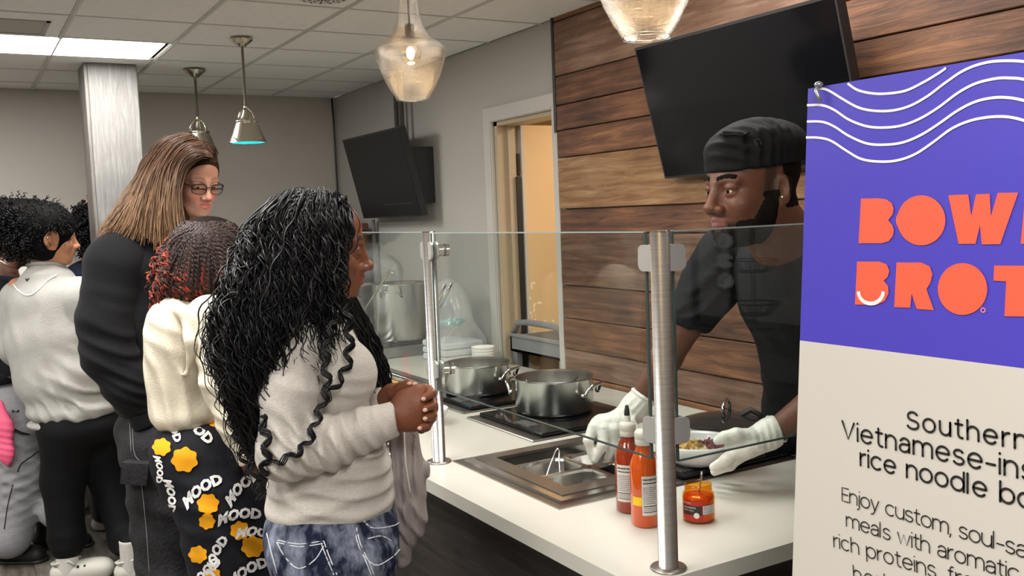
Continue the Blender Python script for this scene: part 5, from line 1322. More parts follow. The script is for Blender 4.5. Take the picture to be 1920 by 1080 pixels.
# plaited braids on the crown: each a part
def braid(pts,name,parent,r=.0042,col=BLK*1.6,wav=None,K=None,label=None):
    p=np.array(catmull([np.array(q) for q in pts],10)); L_=np.r_[0,np.cumsum(np.linalg.norm(np.diff(p,axis=0),axis=1))]; K=K or max(12,int(L_[-1]/.0028)); s_=np.linspace(0,L_[-1],K)
    q=np.stack([np.interp(s_,L_,p[:,i]) for i in range(3)],1)
    t=np.gradient(q,axis=0); t/=np.linalg.norm(t,axis=1)[:,None]+1e-9; a=np.cross(t,FH); a/=np.linalg.norm(a,axis=1)[:,None]+1e-9; b=np.cross(t,a)
    if wav: q=q+a*(wav[0]*np.sin(s_/wav[1]*2*PI))[:,None]*sm(s_,0,.05)[:,None]+b*(wav[0]*.6*np.cos(s_/wav[1]*2*PI))[:,None]*sm(s_,0,.05)[:,None]
    pp=[]
    for ph in (0,2.094,4.189):
        th=s_/(r*4.2)*2*PI/2+ph; pp.append(q+a*(r*.75*np.sin(th))[:,None]+b*(r*.55*np.sin(2*th))[:,None])
    return strands(pp,name,parent,lambda i,t:col,r=r*.52,n=5,taper=.7,kind=None,label=label)
for g in ([(650,380,1.985),(652,400,1.955),(645,440,1.93),(640,470,1.92)],[(640,370,1.975),(643,400,1.935),(637,450,1.91),(632,500,1.90)],[(622,363,1.97),(620,395,1.925),(612,450,1.905),(590,520,1.88),(560,580,1.86),(525,610,1.85)],
   [(605,361,1.97),(597,400,1.92),(588,450,1.90),(585,480,1.89)],[(590,360,1.975),(572,395,1.93),(556,440,1.905),(545,480,1.89)],[(575,361,1.98),(548,395,1.94),(535,430,1.92),(528,480,1.90)],[(563,364,1.99),(528,395,1.95),(505,430,1.93),(490,470,1.91)],
   [(600,480,1.885),(592,520,1.875),(570,570,1.86),(548,600,1.85)]):
    braid(lay(SFK,g,.019,1.6,2.3),'braid',hair1,r=.0060,col=np.array(srgb(46,44,48)))
WV=BLK*1.1
SFA=surf(S1,.005); SFB=surf(TF,.006)
def onbody(x,y,d):
    for SF_ in (SFA,SFB):
        q=hit(SF_,x,y,1.6,2.4)
        if q is not None: d=min(d,q-.012)
    return d
for g in ([(632,590,1.88),(612,640,1.87),(610,690,1.865),(612,730,1.86),(595,780,1.85),(575,830,1.845),(545,855,1.845),(505,872,1.85)],
          [(650,560,1.9),(655,620,1.89),(652,680,1.885),(632,720,1.875),(612,750,1.865)],
          [(455,720,1.93),(440,780,1.93),(455,850,1.93),(470,900,1.93)],[(470,740,1.90),(465,820,1.90),(478,890,1.90),(488,925,1.9)],[(490,780,1.88),(500,840,1.88),(492,900,1.88),(488,940,1.89)]):
    gx=catmull([np.array(z_[:3]) for z_ in g],4); pp=[P(a_[0],a_[1],onbody(*a_)) for a_ in gx]; q=np.array(catmull(pp,4)); L_=np.r_[0,np.cumsum(np.linalg.norm(np.diff(q,axis=0),axis=1))]; s_=np.linspace(0,L_[-1],90); q=np.stack([np.interp(s_,L_,q[:,i]) for i in range(3)],1)
    t=np.gradient(q,axis=0); t/=np.linalg.norm(t,axis=1)[:,None]; a=np.cross(t,FH); a/=np.linalg.norm(a,axis=1)[:,None]; b=np.cross(t,a); outp=[]
    for k_ in range(4):
        ph=k_*.5; jj=rng.normal(0,.0018,3); outp.append(q+jj+a*(.0085*np.sin(s_/.042*2*PI+ph))[:,None]+b*(.004*np.cos(s_/.042*2*PI+ph))[:,None])
    strands(outp,'wavy_lock',hair1,lambda i,t:WV,r=.0030,n=6,taper=.3,kind=None)
# ---------------- grey jacket hanging from her far arm
JK=mat('mauve_grey_nylon',srgb(142,132,130),.55,var=.1,vscale=12,bump=.3,bscale=40,bstretch=(3,3,.6))
j=PD(2.12)
F=Field()
F.chain([j(742,800),j(755,900),j(765,985)],[.026,.040,.036],.03); F.chain([j(765,800,.02),j(778,880,.02),j(772,960,.02)],[.016,.022,.02],.02)
F.chain([j(728,830),j(742,930),j(745,1010),j(755,1050)],[.018,.03,.026,.018],.03); F.ell(j(762,955),(.036,.05,.05),k=.03)
F.wr(j(755,880,-.05),.16,RH,.024,.010); F.wr(j(765,980,-.05),.09,dv(1,.5,0),.026,.009)
jk=empty('jacket',tuple(j(755,1000)),'mauve-grey jacket hanging from the braided woman’s far arm at the counter edge','jacket')
emit(*F.mesh(.004),'shell',JK,jk)
m=MB(); m.tube([j(716,820,-.03),j(724,870,-.035),j(730,925,-.035),j(733,960,-.03)],[.010,.011,.010,.006],n=8,flat=.5); m.build('dark_lining',BLACKMATTE,jk)
m=MB(); m.tube([j(727,830,-.05),j(729,858,-.05)],.0028,n=6); m.tube([j(729,850,-.052),j(731,876,-.052)],[.0045,.0055],n=8,flat=.4); m.build('zip_pull',CHROME,jk)
m=MB(); m.tube([j(757,808,-.035),j(760,870,-.045),j(768,915,-.045),j(772,945,-.04)],.0022,n=6); m.build('piping',mat('pale_piping',srgb(205,198,190),.5),jk)
# ================================================================ WOMAN IN CREAM SWEATSHIRT
w=PD(2.5); hipc=w(395,880)
pw2=person('person',hipc,'woman in cream sweatshirt and black printed trousers with red-tipped dark twists, seen from behind')
o2=P(404,497,2.5); A2=axes_from(dv(.72,-.2,.62),dv(.1,1,0)); sk2=srgb(128,80,56)
F=Field(); head_field(F,o2,A2,1.0,neck=(w(375,600),.05)); bd=[F.mesh(.0035)]
F=Field(); F.cone(w(375,590),w(360,680),.05,.08,.04); F.ell(w(360,700),(.075,.13,.14),k=.04); F.ell(w(390,850),(.10,.13,.12),k=.05)
ha,hb=w(415,940,-.08),w(415,940,.09); fa=np.array([*ha[:2],.06])+RH*.03; fb=np.array([*hb[:2],.06])+RH*.1
legs_field(F,ha,hb,fa,fb,(.085,.055,.04))
F.cone(w(395,600,-.13),w(430,740,-.17),.038,.034,.03); F.cone(w(430,740,-.17),w(474,866,-.17),.034,.024,.02)
F.cone(w(345,600,.15),w(370,740,.17),.038,.034,.03); F.cone(w(370,740,.17),w(440,800,.16),.034,.024,.02)
H=Field(); hp=w(468,880,-.045); H.ell(hp,(.03,.02,.042),VA,.02); H.cone(w(474,866,-.17),hp,.024,.026,.02)
for i in range(4): H.chain([hp+RH*(.018-.013*i)-ZU*.03,hp+RH*(.026-.011*i)-ZU*.062,hp+RH*(.02-.011*i)-ZU*.088],[.0095,.009,.0075],.006)
H.chain([hp+RH*.022,hp+RH*.038-ZU*.03,hp+RH*.036-ZU*.052],[.011,.010,.008],.008)
bd+=[F.mesh(.008),H.mesh(.003)]
V,Fc=join_vf(bd); emit(V,Fc,'body',SKIN,pw2,paint=skin_paint(o2,A2,1.0,sk2,srgb(150,80,70),srgb(28,18,14)))
CRM=mat('cream_fleece',srgb(208,199,180),.85,var=.03,vscale=40,bump=.2,bscale=220,sheen=.3)
F=Field(); F.ell(w(352,640),(.098,.165,.13),k=.05); F.ell(w(352,590),(.072,.14,.05),k=.05); F.ell(w(355,720),(.098,.15,.12),k=.05); F.ell(w(365,768),(.098,.155,.055),k=.04)
F.cone(w(372,580),w(368,600),.058,.075,.03)
F.wr(w(330,690,-.15),.13,dv(1,.35,0),.06,.009); F.wr(w(350,770,-.13),.10,dv(1,.1,0),.045,.007); F.wr(w(320,620,-.14),.09,dv(.5,1,0),.05,.006)
F.chain([w(312,560,-.08),w(345,585,-.16),w(360,640,-.19),w(352,700,-.17)],[.006,.012,.012,.004],.02)
F.cut(w(360,789),-ZU-RH*.02)
ct=emit(*F.mesh(.0045),'sweatshirt',CRM,pw2)
S_=Field(); S_.ell(w(392,600,-.125),(.05,.05,.055),k=.03); S_.chain([w(394,600,-.13),w(425,720,-.17),w(450,790,-.185),w(474,858,-.19)],[.058,.054,.048,.036],.03)
S_.wr(w(420,700,-.22),.12,dv(.3,1,0),.05,.007); S_.wr(w(450,800,-.24),.09,dv(.4,1,0),.035,.008)
S_.chain([w(400,640,-.20),w(390,720,-.21),w(420,790,-.22)],[.004,.01,.004],.02); S_.cut(w(475,863,-.19),dv(.4,-1,0))
emit(*S_.mesh(.0042),'sleeve',CRM,ct)
S_=Field(); S_.chain([w(345,600,.15),w(370,740,.17),w(438,798,.16)],[.056,.052,.036],.03); emit(*S_.mesh(.006),'sleeve',CRM,ct)
# trousers
TR=mat('black_printed_cotton',srgb(28,28,34),.75,bump=.3,bscale=60,bstretch=(1,1,.5))
F=Field(); F.ell(w(385,830),(.125,.165,.085),k=.05); F.ell(w(372,872,-.06),(.110,.115,.12),k=.05); F.ell(w(372,872,.07),(.110,.115,.12),k=.05); F.ell(w(430,880),(.095,.15,.14),k=.05)
for s_,hh,ff in((-1,ha,fa),(1,hb,fb)):
    mid=(hh+ff)/2; F.chain([hh,mid+RH*.01,ff+ZU*.02],[.112,.085,.085],.05)
F.wr(w(380,960,-.15),.16,dv(.2,1,0),.06,.006); F.wr(w(440,1040,-.12),.2,dv(.8,.5,0),.06,.006)
F.cut(w(380,783),ZU-RH*.03)
tro=emit(*F.mesh(.0055),'trousers',TR,pw2); SF=surf(F,.0055)
WH=mat('white_print',srgb(226,224,222),.7); GO=mat('gold_print',srgb(232,160,28),.7)
for (t,x,y,sz,a) in (('MOOD',365,800,26,.55),('MOOD',376,915,27,-.62),('MOOD',322,930,20,1.45),('MOOD',452,910,26,-.75),('MOOD',448,963,26,-.15),('MOOD',482,996,24,.06),('MOOD',402,1040,24,-1.2),('MOOD',462,1068,26,-.55),('MOOD',382,1075,24,-.9),('MOOD',322,798,20,1.0),('MOOD',300,880,16,1.5)):
    text_decal(SF,t,x,y,sz,a,WH,'lettering',tro,2.2,2.75,off=.0045,bold=.055,shear=.25,arc=-.12)
def blob(x,y,r,n,seed):
    g=np.random.default_rng(seed); k=g.uniform(0,6.28); return [(x+r*(1+.09*math.cos(7*t+k))*math.cos(t),y+r*.95*(1+.09*math.cos(7*t+k))*math.sin(t)) for t in np.linspace(0,2*PI,n,endpoint=False)]
for i,(x,y,r) in enumerate(((346,862,24),(303,838,17),(390,945,20),(388,978,15),(450,995,18),(474,1025,21),(371,1040,17),(398,1078,15),(400,792,8))):
    decal(SF,[blob(x,y,r,36,i)],GO,'gold_patch',tro,2.2,2.75,sub=2,off=.004)
shoe(fa,RH,SHO,'shoe',pw2); shoe(fb,RH,SHO,'shoe',pw2)
# hair: rope twists falling from the crown
F=Field(); F.ell(o2+A2[0]*-.018+A2[2]*.035,(.106,.084,.092),A2,.02); F.ell(P(387,500,2.5),(.105,.112,.108),VA,.03); F.ell(P(360,530,2.5),(.10,.11,.075),k=.05); F.ell(P(322,560,2.50),(.045,.08,.04),k=.04); F.ell(P(430,520,2.48),(.045,.07,.06),k=.04)
F.cut(o2+A2[0]*.085,A2[0],.01)
DKB=np.array(srgb(44,31,28)); RED_=np.array(srgb(112,36,25)); ORR=np.array(srgb(150,66,40))
SFH=surf(F,.006)
h2=emit(*F.mesh(.006),'hair',HAIRB,pw2,paint=lambda V:np.tile(DKB*.35,(len(V),1)))
rng=np.random.default_rng(11)
def crv(x0,y0,x1,y1,cx_,cy_):
    pts=[]
    for t in np.linspace(0,1,7):
        x=(1-t)**2*x0+2*t*(1-t)*cx_+t*t*x1; y=(1-t)**2*y0+2*t*(1-t)*cy_+t*t*y1
        d_=hit(SFH,x,y,2.2,2.7); pts.append(P(x,y,(d_-.004 if d_ is not None else 2.49)))
    return pts
paths=[];meta=[]
for k in range(420):
    th=rng.uniform(-.25,PI+.25); c_,s1=math.cos(th),math.sin(th); x0=388+34*rng.uniform(-1,1)+c_*14; y0=424+12*rng.uniform(-.7,1)
    rr=rng.uniform(.72,1.05); x1=384+92*c_*rr+rng.normal(0,4); y1=498+ (96*s1 if s1>0 else 40*s1)*rr+rng.normal(0,6)
    if x1<330 and y1>520: x1-=rng.uniform(0,22); y1+=rng.uniform(0,26)
    p=resample(crv(x0,y0,x1,y1,384+78*c_,440+18*s1),70)
    p=p+rng.normal(0,.004,3)*np.linspace(0,1,70)[:,None]
    L_=np.r_[0,np.cumsum(np.linalg.norm(np.diff(p,axis=0),axis=1))]; t=np.gradient(p,axis=0); t/=np.linalg.norm(t,axis=1)[:,None]; a=np.cross(t,FH); a/=np.linalg.norm(a,axis=1)[:,None]; b=np.cross(t,a)
    r0=rng.uniform(.0022,.0032); cu=sm(np.linspace(0,1,70),.55,1)*.007; phc=rng.uniform(0,6)
    q=p+a*(cu*np.sin(L_/.03*2*PI+phc))[:,None]+b*(cu*np.cos(L_/.03*2*PI+phc))[:,None]
    for ph in (0,PI):
        th=L_/.012*2*PI/2+ph; paths.append(q+a*(r0*.9*np.sin(th))[:,None]+b*(r0*.9*np.cos(th))[:,None]); meta.append((rng.uniform(.45,1.0),rng.uniform(0,1)))
def c2(i,t):
    k,o_=meta[i//2*2]; s_=float(sm(np.array([t]),k,k+.25)[0]); tip=RED_*(1-o_*.5)+ORR*o_*.5; g_=.55+1.5*((o_*9.7)%1)**2; return (DKB*(1-s_)+tip*s_)*g_
strands(paths,'hair_twists',h2,c2,r=.0026,n=5,taper=.6)
# ================================================================ LONG-HAIRED PERSON WITH GLASSES
w=PD(2.95); hipc=w(300,840)
pm=person('person',hipc,'tall person with long brown hair and glasses in black sweatshirt and dark grey jeans')
A3=axes_from(dv(.74,-.30,-.60),dv(.10,1,-.06)); s3=.90
eyeM=P(383,348,2.86); o3=eyeM-s3*.0748*A3[0]
sk3=srgb(214,160,138)
F=Field(); T3=head_field(F,o3,A3,s3,nose=1.0,lips=.85,neck=(w(325,450),.056),jaw=1.05,lidclose=.5)
bd=[F.mesh(.0024)]
F=Field(); F.cone(w(325,440),w(300,520),.055,.07,.03); F.ell(w(275,570),(.09,.13,.12),k=.04); F.ell(w(290,740),(.10,.14,.14),k=.05); F.ell(w(300,820),(.11,.14,.10),k=.05)
ha,hb=w(300,860,-.08),w(318,860,.09); fa=np.array([*ha[:2],.07]); fb=np.array([*hb[:2],.07])+RH*.08
legs_field(F,ha,hb,fa,fb,(.085,.06,.042))
F.cone(w(215,480,-.15),w(190,640,-.16),.045,.04,.03); F.cone(w(190,640,-.16),w(256,765,-.14),.04,.028,.02); F.cone(w(256,765,-.14),w(278,835,-.07),.026,.024,.02)
F.cone(w(330,490,.17),w(360,640,.17),.045,.04,.03); F.cone(w(360,640,.17),w(350,780,.12),.04,.028,.02)
H=Field(); hp=w(278,835,-.07); H.ell(hp,(.022,.034,.045),VA,.02); H.cone(w(272,810,-.1),hp,.024,.028,.02)
for i in range(4): H.chain([hp+FH*(.022-.015*i)-ZU*.035,hp+FH*(.022-.014*i)-ZU*.068+RH*.01,hp+FH*(.022-.013*i)-ZU*.09+RH*.02],[.0095,.009,.008],.006)
H.chain([hp-FH*.02,hp-FH*.035-ZU*.03+RH*.01,hp-FH*.03-ZU*.055+RH*.015],[.012,.010,.008],.008)
bd+=[F.mesh(.008),H.mesh(.0035)]
def ex(c,x,y,z,near,V):
    ay=np.abs(y); ck=sm(x,.03,.06)*(1-sm(np.hypot((ay-.036)/.022,(z+.04)/.022),.5,1.2)); c=blend(c,srgb(222,140,122),ck*.5*near)
    nz_=(1-sm(np.hypot(y/.016,(z+.036)/.016),.5,1.2))*(x>.09); return blend(c,srgb(220,136,118),nz_*.45*near)
V,Fc=join_vf(bd); emit(V,Fc,'body',SKIN,pm,paint=skin_paint(o3,A3,s3,sk3,srgb(200,112,104),srgb(120,86,62),extra=ex,browt=.5))
eyes(o3,A3,s3,pm,look=(1,0,-.35))
# glasses
FRM=mat('dark_frame',srgb(38,32,32),.3,.4)
def LP(x,y,z): return o3+s3*(x*A3[0]+y*A3[1]+z*A3[2])
m=MB()
for q in(-1,1):
    pts=[]
    for a in np.linspace(0,2*PI,33):
        cx_,cz_=math.cos(a),math.sin(a); e_=abs(cx_)**3.2+abs(cz_)**3.2; k_=1/e_**(1/3.2)
        pts.append(LP(.106-.012*abs(cx_*k_*.0245*q+.0)/.0245*(1 if cx_*q>0 else .2),q*.034+.0245*cx_*k_,-.006+.0165*cz_*k_))
    m.tube(pts,.0012,n=6,cap=False); m.tube([p+A3[2]*.0006 for p,a in zip(pts,np.linspace(0,2*PI,33)) if math.sin(a)>-.05],.0018,n=6)
    m.tube([LP(.096,q*.0585,.003),LP(.085,q*.068,.004),LP(.03,q*.077,.003),LP(-.01,q*.080,-.0)],.0017,n=6)
m.tube([LP(.108,-.010,.0),LP(.1115,0,.003),LP(.108,.010,.0)],.0014,n=6)
g_=m.build('glasses',FRM,pm)
m=MB()
for q in(-1,1): m.lathe([(.0001,0),(.022,0)],LP(.104,q*.034,-.006),axis=A3[0],n=24)
m.build('lens',thin_glass('lens_glass',(.97,.97,.98),0,1.5),g_)
# sweatshirt
BKS=mat('black_fleece',srgb(22,22,24),.9,bump=.25,bscale=200,sheen=.25)
F=Field(); F.ell(w(262,500),(.135,.205,.10),k=.06); F.ell(w(270,600),(.135,.17,.17),k=.06); F.ell(w(285,700),(.120,.165,.14),k=.06); F.ell(w(295,745),(.115,.165,.075),k=.04); F.cone(w(325,445),w(312,475),.068,.085,.04); F.ell(w(318,520),(.085,.13,.10),k=.05)
F.wr(w(260,640,-.17),.2,dv(1,.3,0),.07,.008); F.cut(w(290,775),-ZU)
bs=emit(*F.mesh(.0055),'sweatshirt',BKS,pm)
S_=Field(); S_.ell(w(222,490,-.14),(.075,.075,.085),k=.04); S_.chain([w(214,500,-.15),w(197,600,-.17),w(205,665,-.17),w(240,725,-.16),w(262,768,-.145)],[.085,.072,.070,.058,.042],.04)
S_.wr(w(205,660,-.24),.12,dv(.5,1,0),.05,.012); S_.wr(w(235,725,-.2),.08,dv(.6,1,0),.03,.012); S_.wr(w(205,560,-.2),.12,dv(.2,1,0),.09,.006)
S_.cut(w(266,776,-.145),dv(.3,-1,0)); emit(*S_.mesh(.005),'sleeve',BKS,bs)
S_=Field(); S_.chain([w(330,490,.17),w(360,640,.17),w(350,775,.12)],[.08,.065,.04],.03); emit(*S_.mesh(.008),'sleeve',BKS,bs)
S_=Field(); S_.cone(w(258,760,-.148),w(274,800,-.138),.040,.038,.01); S_.cut(w(275,802,-.14),dv(.35,-1,0)); S_.cut(w(257,757,-.14),-dv(.35,-1,0)); emit(*S_.mesh(.004),'cuff',BKS,bs)
# jeans
DJ=mat('charcoal_denim',srgb(34,34,36),.85,col2=srgb(74,74,76),vscale=6,stretch=(1,1,.6),bump=.5,bscale=160,contrast=(.4,.85),detail=8)
F=Field(); F.ell(w(300,800),(.128,.165,.10),k=.05)
for hh,ff in((ha,fa),(hb,fb)): F.chain([hh,(hh+ff)/2,ff],[.105,.088,.085],.05)
F.wr(w(290,960,-.1),.25,dv(.2,1,0),.10,.008); F.cut(w(300,748),ZU)
F.ell(w(262,845,-.12),(.05,.045,.07),k=.03)
dj=emit(*F.mesh(.006),'jeans',DJ,pm); SF=surf(F)
STG=mat('grey_stitching',srgb(132,132,132),.8)
for pl_ in ([(242,782),(262,776),(284,764)],[(248,800),(252,850),(268,868),(285,875)],[(243,790),(246,850)],[(262,876),(268,930),(275,1000),(280,1075)]): line_on(SF,pl_,.0012,STG,'stitching',dj,2.6,3.2,kind='stuff')
pf=MB(); c=w(256,886,-.20); pf.obox(c,(RH*.96+ZU*-.1)*.040,FH*.018,(ZU*.98+RH*.15)*.032); b_=pf.build('pocket_flap',DJ,dj)
shoe(fa,RH,BLACKMATTE,'shoe',pm,L=.28); shoe(fb,RH,BLACKMATTE,'shoe',pm,L=.28)
# hair
F=Field(); F.ell(o3+A3[0]*-.022+A3[2]*.034,(.102,.082,.088),A3,.02); F.ell(P(310,340,2.98),(.085,.09,.11),k=.05); F.ell(P(275,410,2.96),(.085,.09,.07),k=.05); F.ell(P(235,435,2.95),(.07,.08,.035),k=.05)
for k_ in range(1): F.cut(o3+A3[0]*.040,A3[0]+A3[2]*-.55,.01)
BRN1=np.array(srgb(76,54,40)); BRN2=np.array(srgb(172,136,102)); BRD=np.array(srgb(66,46,32))
F.chain([P(322,360,2.86),P(325,410,2.86),P(330,470,2.86)],[.03,.04,.03],.03)
h3=emit(*F.mesh(.005),'hair',HAIRB,pm,paint=lambda V:np.tile(BRD*.8,(len(V),1)))
W=lambda l:[P(x,y,d) for x,y,d in l]
part=[(395,292,2.78),(378,268,2.80),(360,254,2.84),(345,250,2.88),(330,255,2.92)]
gd=[W([(396,294,2.77),(370,293,2.745),(346,318,2.75),(336,360,2.75),(338,405,2.75),(342,440,2.75),(340,478,2.78)]),W([(392,288,2.775),(362,290,2.765),(340,315,2.775),(330,360,2.76),(330,410,2.76),(338,450,2.77),(336,485,2.79)]),
 W([(382,272,2.79),(350,282,2.775),(325,320,2.79),(318,370,2.77),(318,420,2.77),(320,470,2.78)]),
 W([(368,258,2.82),(335,272,2.79),(303,320,2.80),(292,370,2.80),(285,420,2.79),(285,458,2.79)]),
 W([(355,252,2.85),(318,270,2.83),(283,320,2.83),(262,375,2.80),(245,420,2.78),(232,445,2.78)]),
 W([(342,251,2.90),(305,268,2.88),(272,320,2.87),(243,375,2.84),(215,415,2.80),(192,440,2.78)]),
 W([(330,256,2.94),(298,275,2.93),(262,325,2.92),(232,372,2.88),(205,410,2.84),(184,450,2.82),(178,500,2.82)])]
rng=np.random.default_rng(21); st=guide_strands(gd,1700,K=34,jit=.006,rng=rng,ljit=.12); cc=rng.uniform(0,1,len(st)); 
def c3(i,t):
    a=cc[i]; base=BRN1*(.55+1.1*((a*7.3)%1)**1.5); l_=max(0,t-.35)/.65*(.15+.85*(a>.55))*(.5+.5*((a*13.7)%1)); return base*(1-l_)+BRN2*l_
strands(st,'hair_strands',h3,c3,r=rng.uniform(.0008,.0018,len(st)),n=4)
st=guide_strands([W([(395,292,2.775),(398,305,2.775),(405,300,2.80)]),W([(388,275,2.78),(400,280,2.80),(404,300,2.83)]),W([(375,262,2.82),(396,272,2.85),(402,298,2.88)])],90,K=12,jit=.003,rng=rng); strands(st,'hair_strands',h3,lambda i,t:BRN1*.8,r=.0014,n=4)
# ================================================================ PEOPLE FURTHER BACK
def curls(center,rad,name,parent,col,num,rng,r=.0035,L=.05,coil=.007,A=VA,region=None,pitch=.02):
    paths=[];cc=[]
    for _ in range(num):
        v=rng.normal(0,1,3); v/=np.linalg.norm(v)
        if region and not region(v): continue
        p=center+(v*np.array(rad))@A; dirn=(v@A)*.5+np.array([0,0,-.6])+rng.normal(0,.25,3); dirn/=np.linalg.norm(dirn)
        t=np.linspace(0,1,26)[:,None]; q=p+dirn*L*t; a=np.cross(dirn,ZU+.01); a/=np.linalg.norm(a); b=np.cross(dirn,a); ph=rng.uniform(0,6)
        q=q+coil*(a*np.sin(t*L/pitch*2*PI+ph)+b*np.cos(t*L/pitch*2*PI+ph)); paths.append(q); cc.append(rng.uniform(.6,1.6))
    return strands(paths,name,parent,lambda i,t:np.array(col)*cc[i],r=r,n=4,taper=.5)
# ---- woman in light grey sweatshirt
w=PD(4.45); K4=4.45/1769
hipc=w(150,800)
p4=person('person',hipc,'woman in light grey sweatshirt, black leggings and white clogs with dark hair tied back')
o4=P(93,443,4.42); A4=axes_from(dv(.80,-.12,.55),dv(.05,1,0)); sk4=srgb(178,124,92)
F=Field(); head_field(F,o4,A4,1.12,neck=(w(86,500),.055)); bd=[F.mesh(.0035)]
F=Field(); F.cone(w(86,495),w(90,540),.06,.10,.04); F.ell(w(105,620),(.16,.13,.2),k=.05); F.ell(w(140,760),(.14,.12,.12),k=.05)
ha,hb=w(128,810,-.05),w(185,810,.09); ft1,ft2=onZ(128,1068,.05),onZ(248,1066,.05)
F.chain([ha,w(118,900,-.03),(w(124,960,-.03)+ft1)/2,ft1+ZU*.10,ft1],[.09,.06,.045,.035,.035],.04); F.chain([hb,w(205,900,.12),(w(225,960,.15)+ft2)/2,ft2+ZU*.12,ft2],[.09,.055,.045,.035,.035],.04)
F.cone(w(35,540,-.02),w(28,640,.0),.05,.045,.03); F.cone(w(28,640,0),w(60,720,.2),.045,.03,.03)
F.cone(w(150,550,.05),w(185,660,.08),.05,.045,.03); F.cone(w(185,660,.08),w(205,740,.2),.045,.03,.03)
bd.append(F.mesh(.01)); V,Fc=join_vf(bd); emit(V,Fc,'body',SKIN,p4,paint=skin_paint(o4,A4,1.12,sk4,srgb(170,100,84),srgb(30,20,16)))
LG=mat('light_grey_fleece',srgb(168,166,162),.88,var=.03,vscale=20,bump=.25,bscale=150,sheen=.3)
F=Field(); F.ell(w(92,560),(.200,.15,.12),k=.08); F.ell(w(100,640),(.215,.17,.22),k=.08); F.ell(w(118,710),(.22,.17,.17),k=.06); F.ell(w(135,768),(.205,.16,.065),k=.04); F.cone(w(86,497),w(88,515),.075,.11,.04)
F.wr(w(70,640,-.16),.28,dv(1,.06,0),.12,.008); F.wr(w(160,740,-.15),.18,dv(.5,1,0),.07,.016); F.wr(w(120,770,-.15),.16,dv(.8,.5,0),.06,.014)
F.cut(w(135,805),dv(-.12,-1,0))
ls=emit(*F.mesh(.0075),'sweatshirt',LG,p4); SF=surf(F,.008)
S_=Field(); S_.ell(w(148,560,-.02),(.09,.09,.10),k=.05); S_.chain([w(150,565,-.03),w(182,650,.0),w(196,710,.05),w(212,755,.12)],[.095,.085,.078,.06],.05); S_.wr(w(185,680,-.08),.16,dv(.3,1,0),.07,.022); emit(*S_.mesh(.007),'sleeve',LG,ls)
S_=Field(); S_.chain([w(38,560,.0),w(30,650,.05),w(60,730,.2)],[.09,.075,.05],.05); emit(*S_.mesh(.009),'sleeve',LG,ls)
F=Field(); F.ell(w(136,790),(.205,.155,.035),k=.03); F.wr(w(136,795,-.15),.2,dv(1,0,0),.02,.003); emit(*F.mesh(.007),'waistband',LG,ls)
SMK=mat('white_seam',srgb(232,232,230),.8); DKK=mat('dark_mark',srgb(50,50,52),.7)
line_on(SF,[(22,520),(30,540),(45,552),(60,552),(75,540),(90,525),(106,516)],.0035,SMK,'yoke_seam',ls,4.0,4.6)
decal(SF,[[(47,520),(50,524),(54,521),(55,523),(50,528),(48,525)]],DKK,'logo_mark',ls,4.0,4.6)
m=MB(); m.tube(ring(w(86,497),ZU+FH*.15,.078),.010,n=8,cap=False); m.build('collar',LG,ls)
LB=mat('black_leggings',srgb(14,14,16),.75,sheen=.05)
F=Field(); F.ell(w(150,800),(.195,.15,.11),k=.06)
F.chain([ha,w(118,900,-.03),(w(124,960,-.03)+ft1)/2,ft1+ZU*.10],[.125,.092,.078,.052],.04); F.chain([hb,w(205,900,.12),(w(225,960,.15)+ft2)/2,ft2+ZU*.12],[.125,.085,.072,.05],.04); F.cut(w(150,762),ZU)
emit(*F.mesh(.0075),'leggings',LB,p4)
SK_=mat('white_sock',srgb(206,204,200),.9,bump=.4,bscale=60,bstretch=(6,6,.3)); CR=mat('white_clog',srgb(204,202,194),.45)
for k_,ft in enumerate((ft1,ft2)):
    S_=Field(); S_.cone(ft+ZU*.0,ft+ZU*.135,.048,.050,.01); S_.cut(ft+ZU*.14,ZU); so=emit(*S_.mesh(.006),'sock',SK_,p4)
    d_=dv(.95,0,.2); q=np.array((ft[0],ft[1],0)); F=Field(); F.cone(q-d_*.035+ZU*.04,q+d_*.15+ZU*.035,.046,.048,.03); F.ell(q+d_*.12+ZU*.05,(.085,.05,.04),k=.03); F.cut(q,-ZU)
    F.ell(q-d_*.01+ZU*.10,(.05,.04,.06),k=.01,neg=True)
    cl=emit(*F.mesh(.005),'clog',CR,p4); m=MB(); m.tube([q+d_*.05+ZU*.085-FH*.045,q+d_*.03+ZU*.105-FH*.048,q-d_*.05+ZU*.09-FH*.03,q-d_*.07+ZU*.085,q-d_*.05+ZU*.09+FH*.03,q+d_*.04+ZU*.09+FH*.045],.007,n=6); m.build('heel_strap',CR,cl)
    m=MB()
    for a in (.06,.09,.12,.15):
        for b in (-.5,.4): c=q+d_*a-FH*(.036*math.cos(b)+.006)+ZU*(.06+.02*math.sin(b)+.004); m.sphere(c,.0065,8,6)
    m.build('vent_holes',DKK,cl,kind='stuff')
    if k_==0:
        c=ft+ZU*.085-FH*.0495-RH*.0; m=MB(); m.prism([(-.03,.002),(-.022,-.008),(-.01,-.009),(.035,.012),(-.008,-.001),(-.02,.0),(-.026,.006)],c,RH,ZU,-FH*.001); m.build('sock_mark',DKK,so)
F=Field(); F.ell(o4+1.12*(A4[0]*-.012+A4[2]*.038),np.array([.108,.088,.092])*1.12,A4,.02); F.ell(P(75,428,4.42),(.135,.12,.125),k=.05); F.ell(P(25,412,4.40),(.13,.12,.10),k=.06); F.ell(P(50,455,4.42),(.13,.10,.07),k=.05); F.ell(P(85,470,4.40),(.06,.08,.05),k=.04); F.cut(o4+A4[0]*.085,A4[0]-A4[2]*.55,.01); F.ell(o4+1.12*(A4[0]*-.0-A4[1]*.085+A4[2]*-.015),(.036,.05,.05),A4,.01,True)
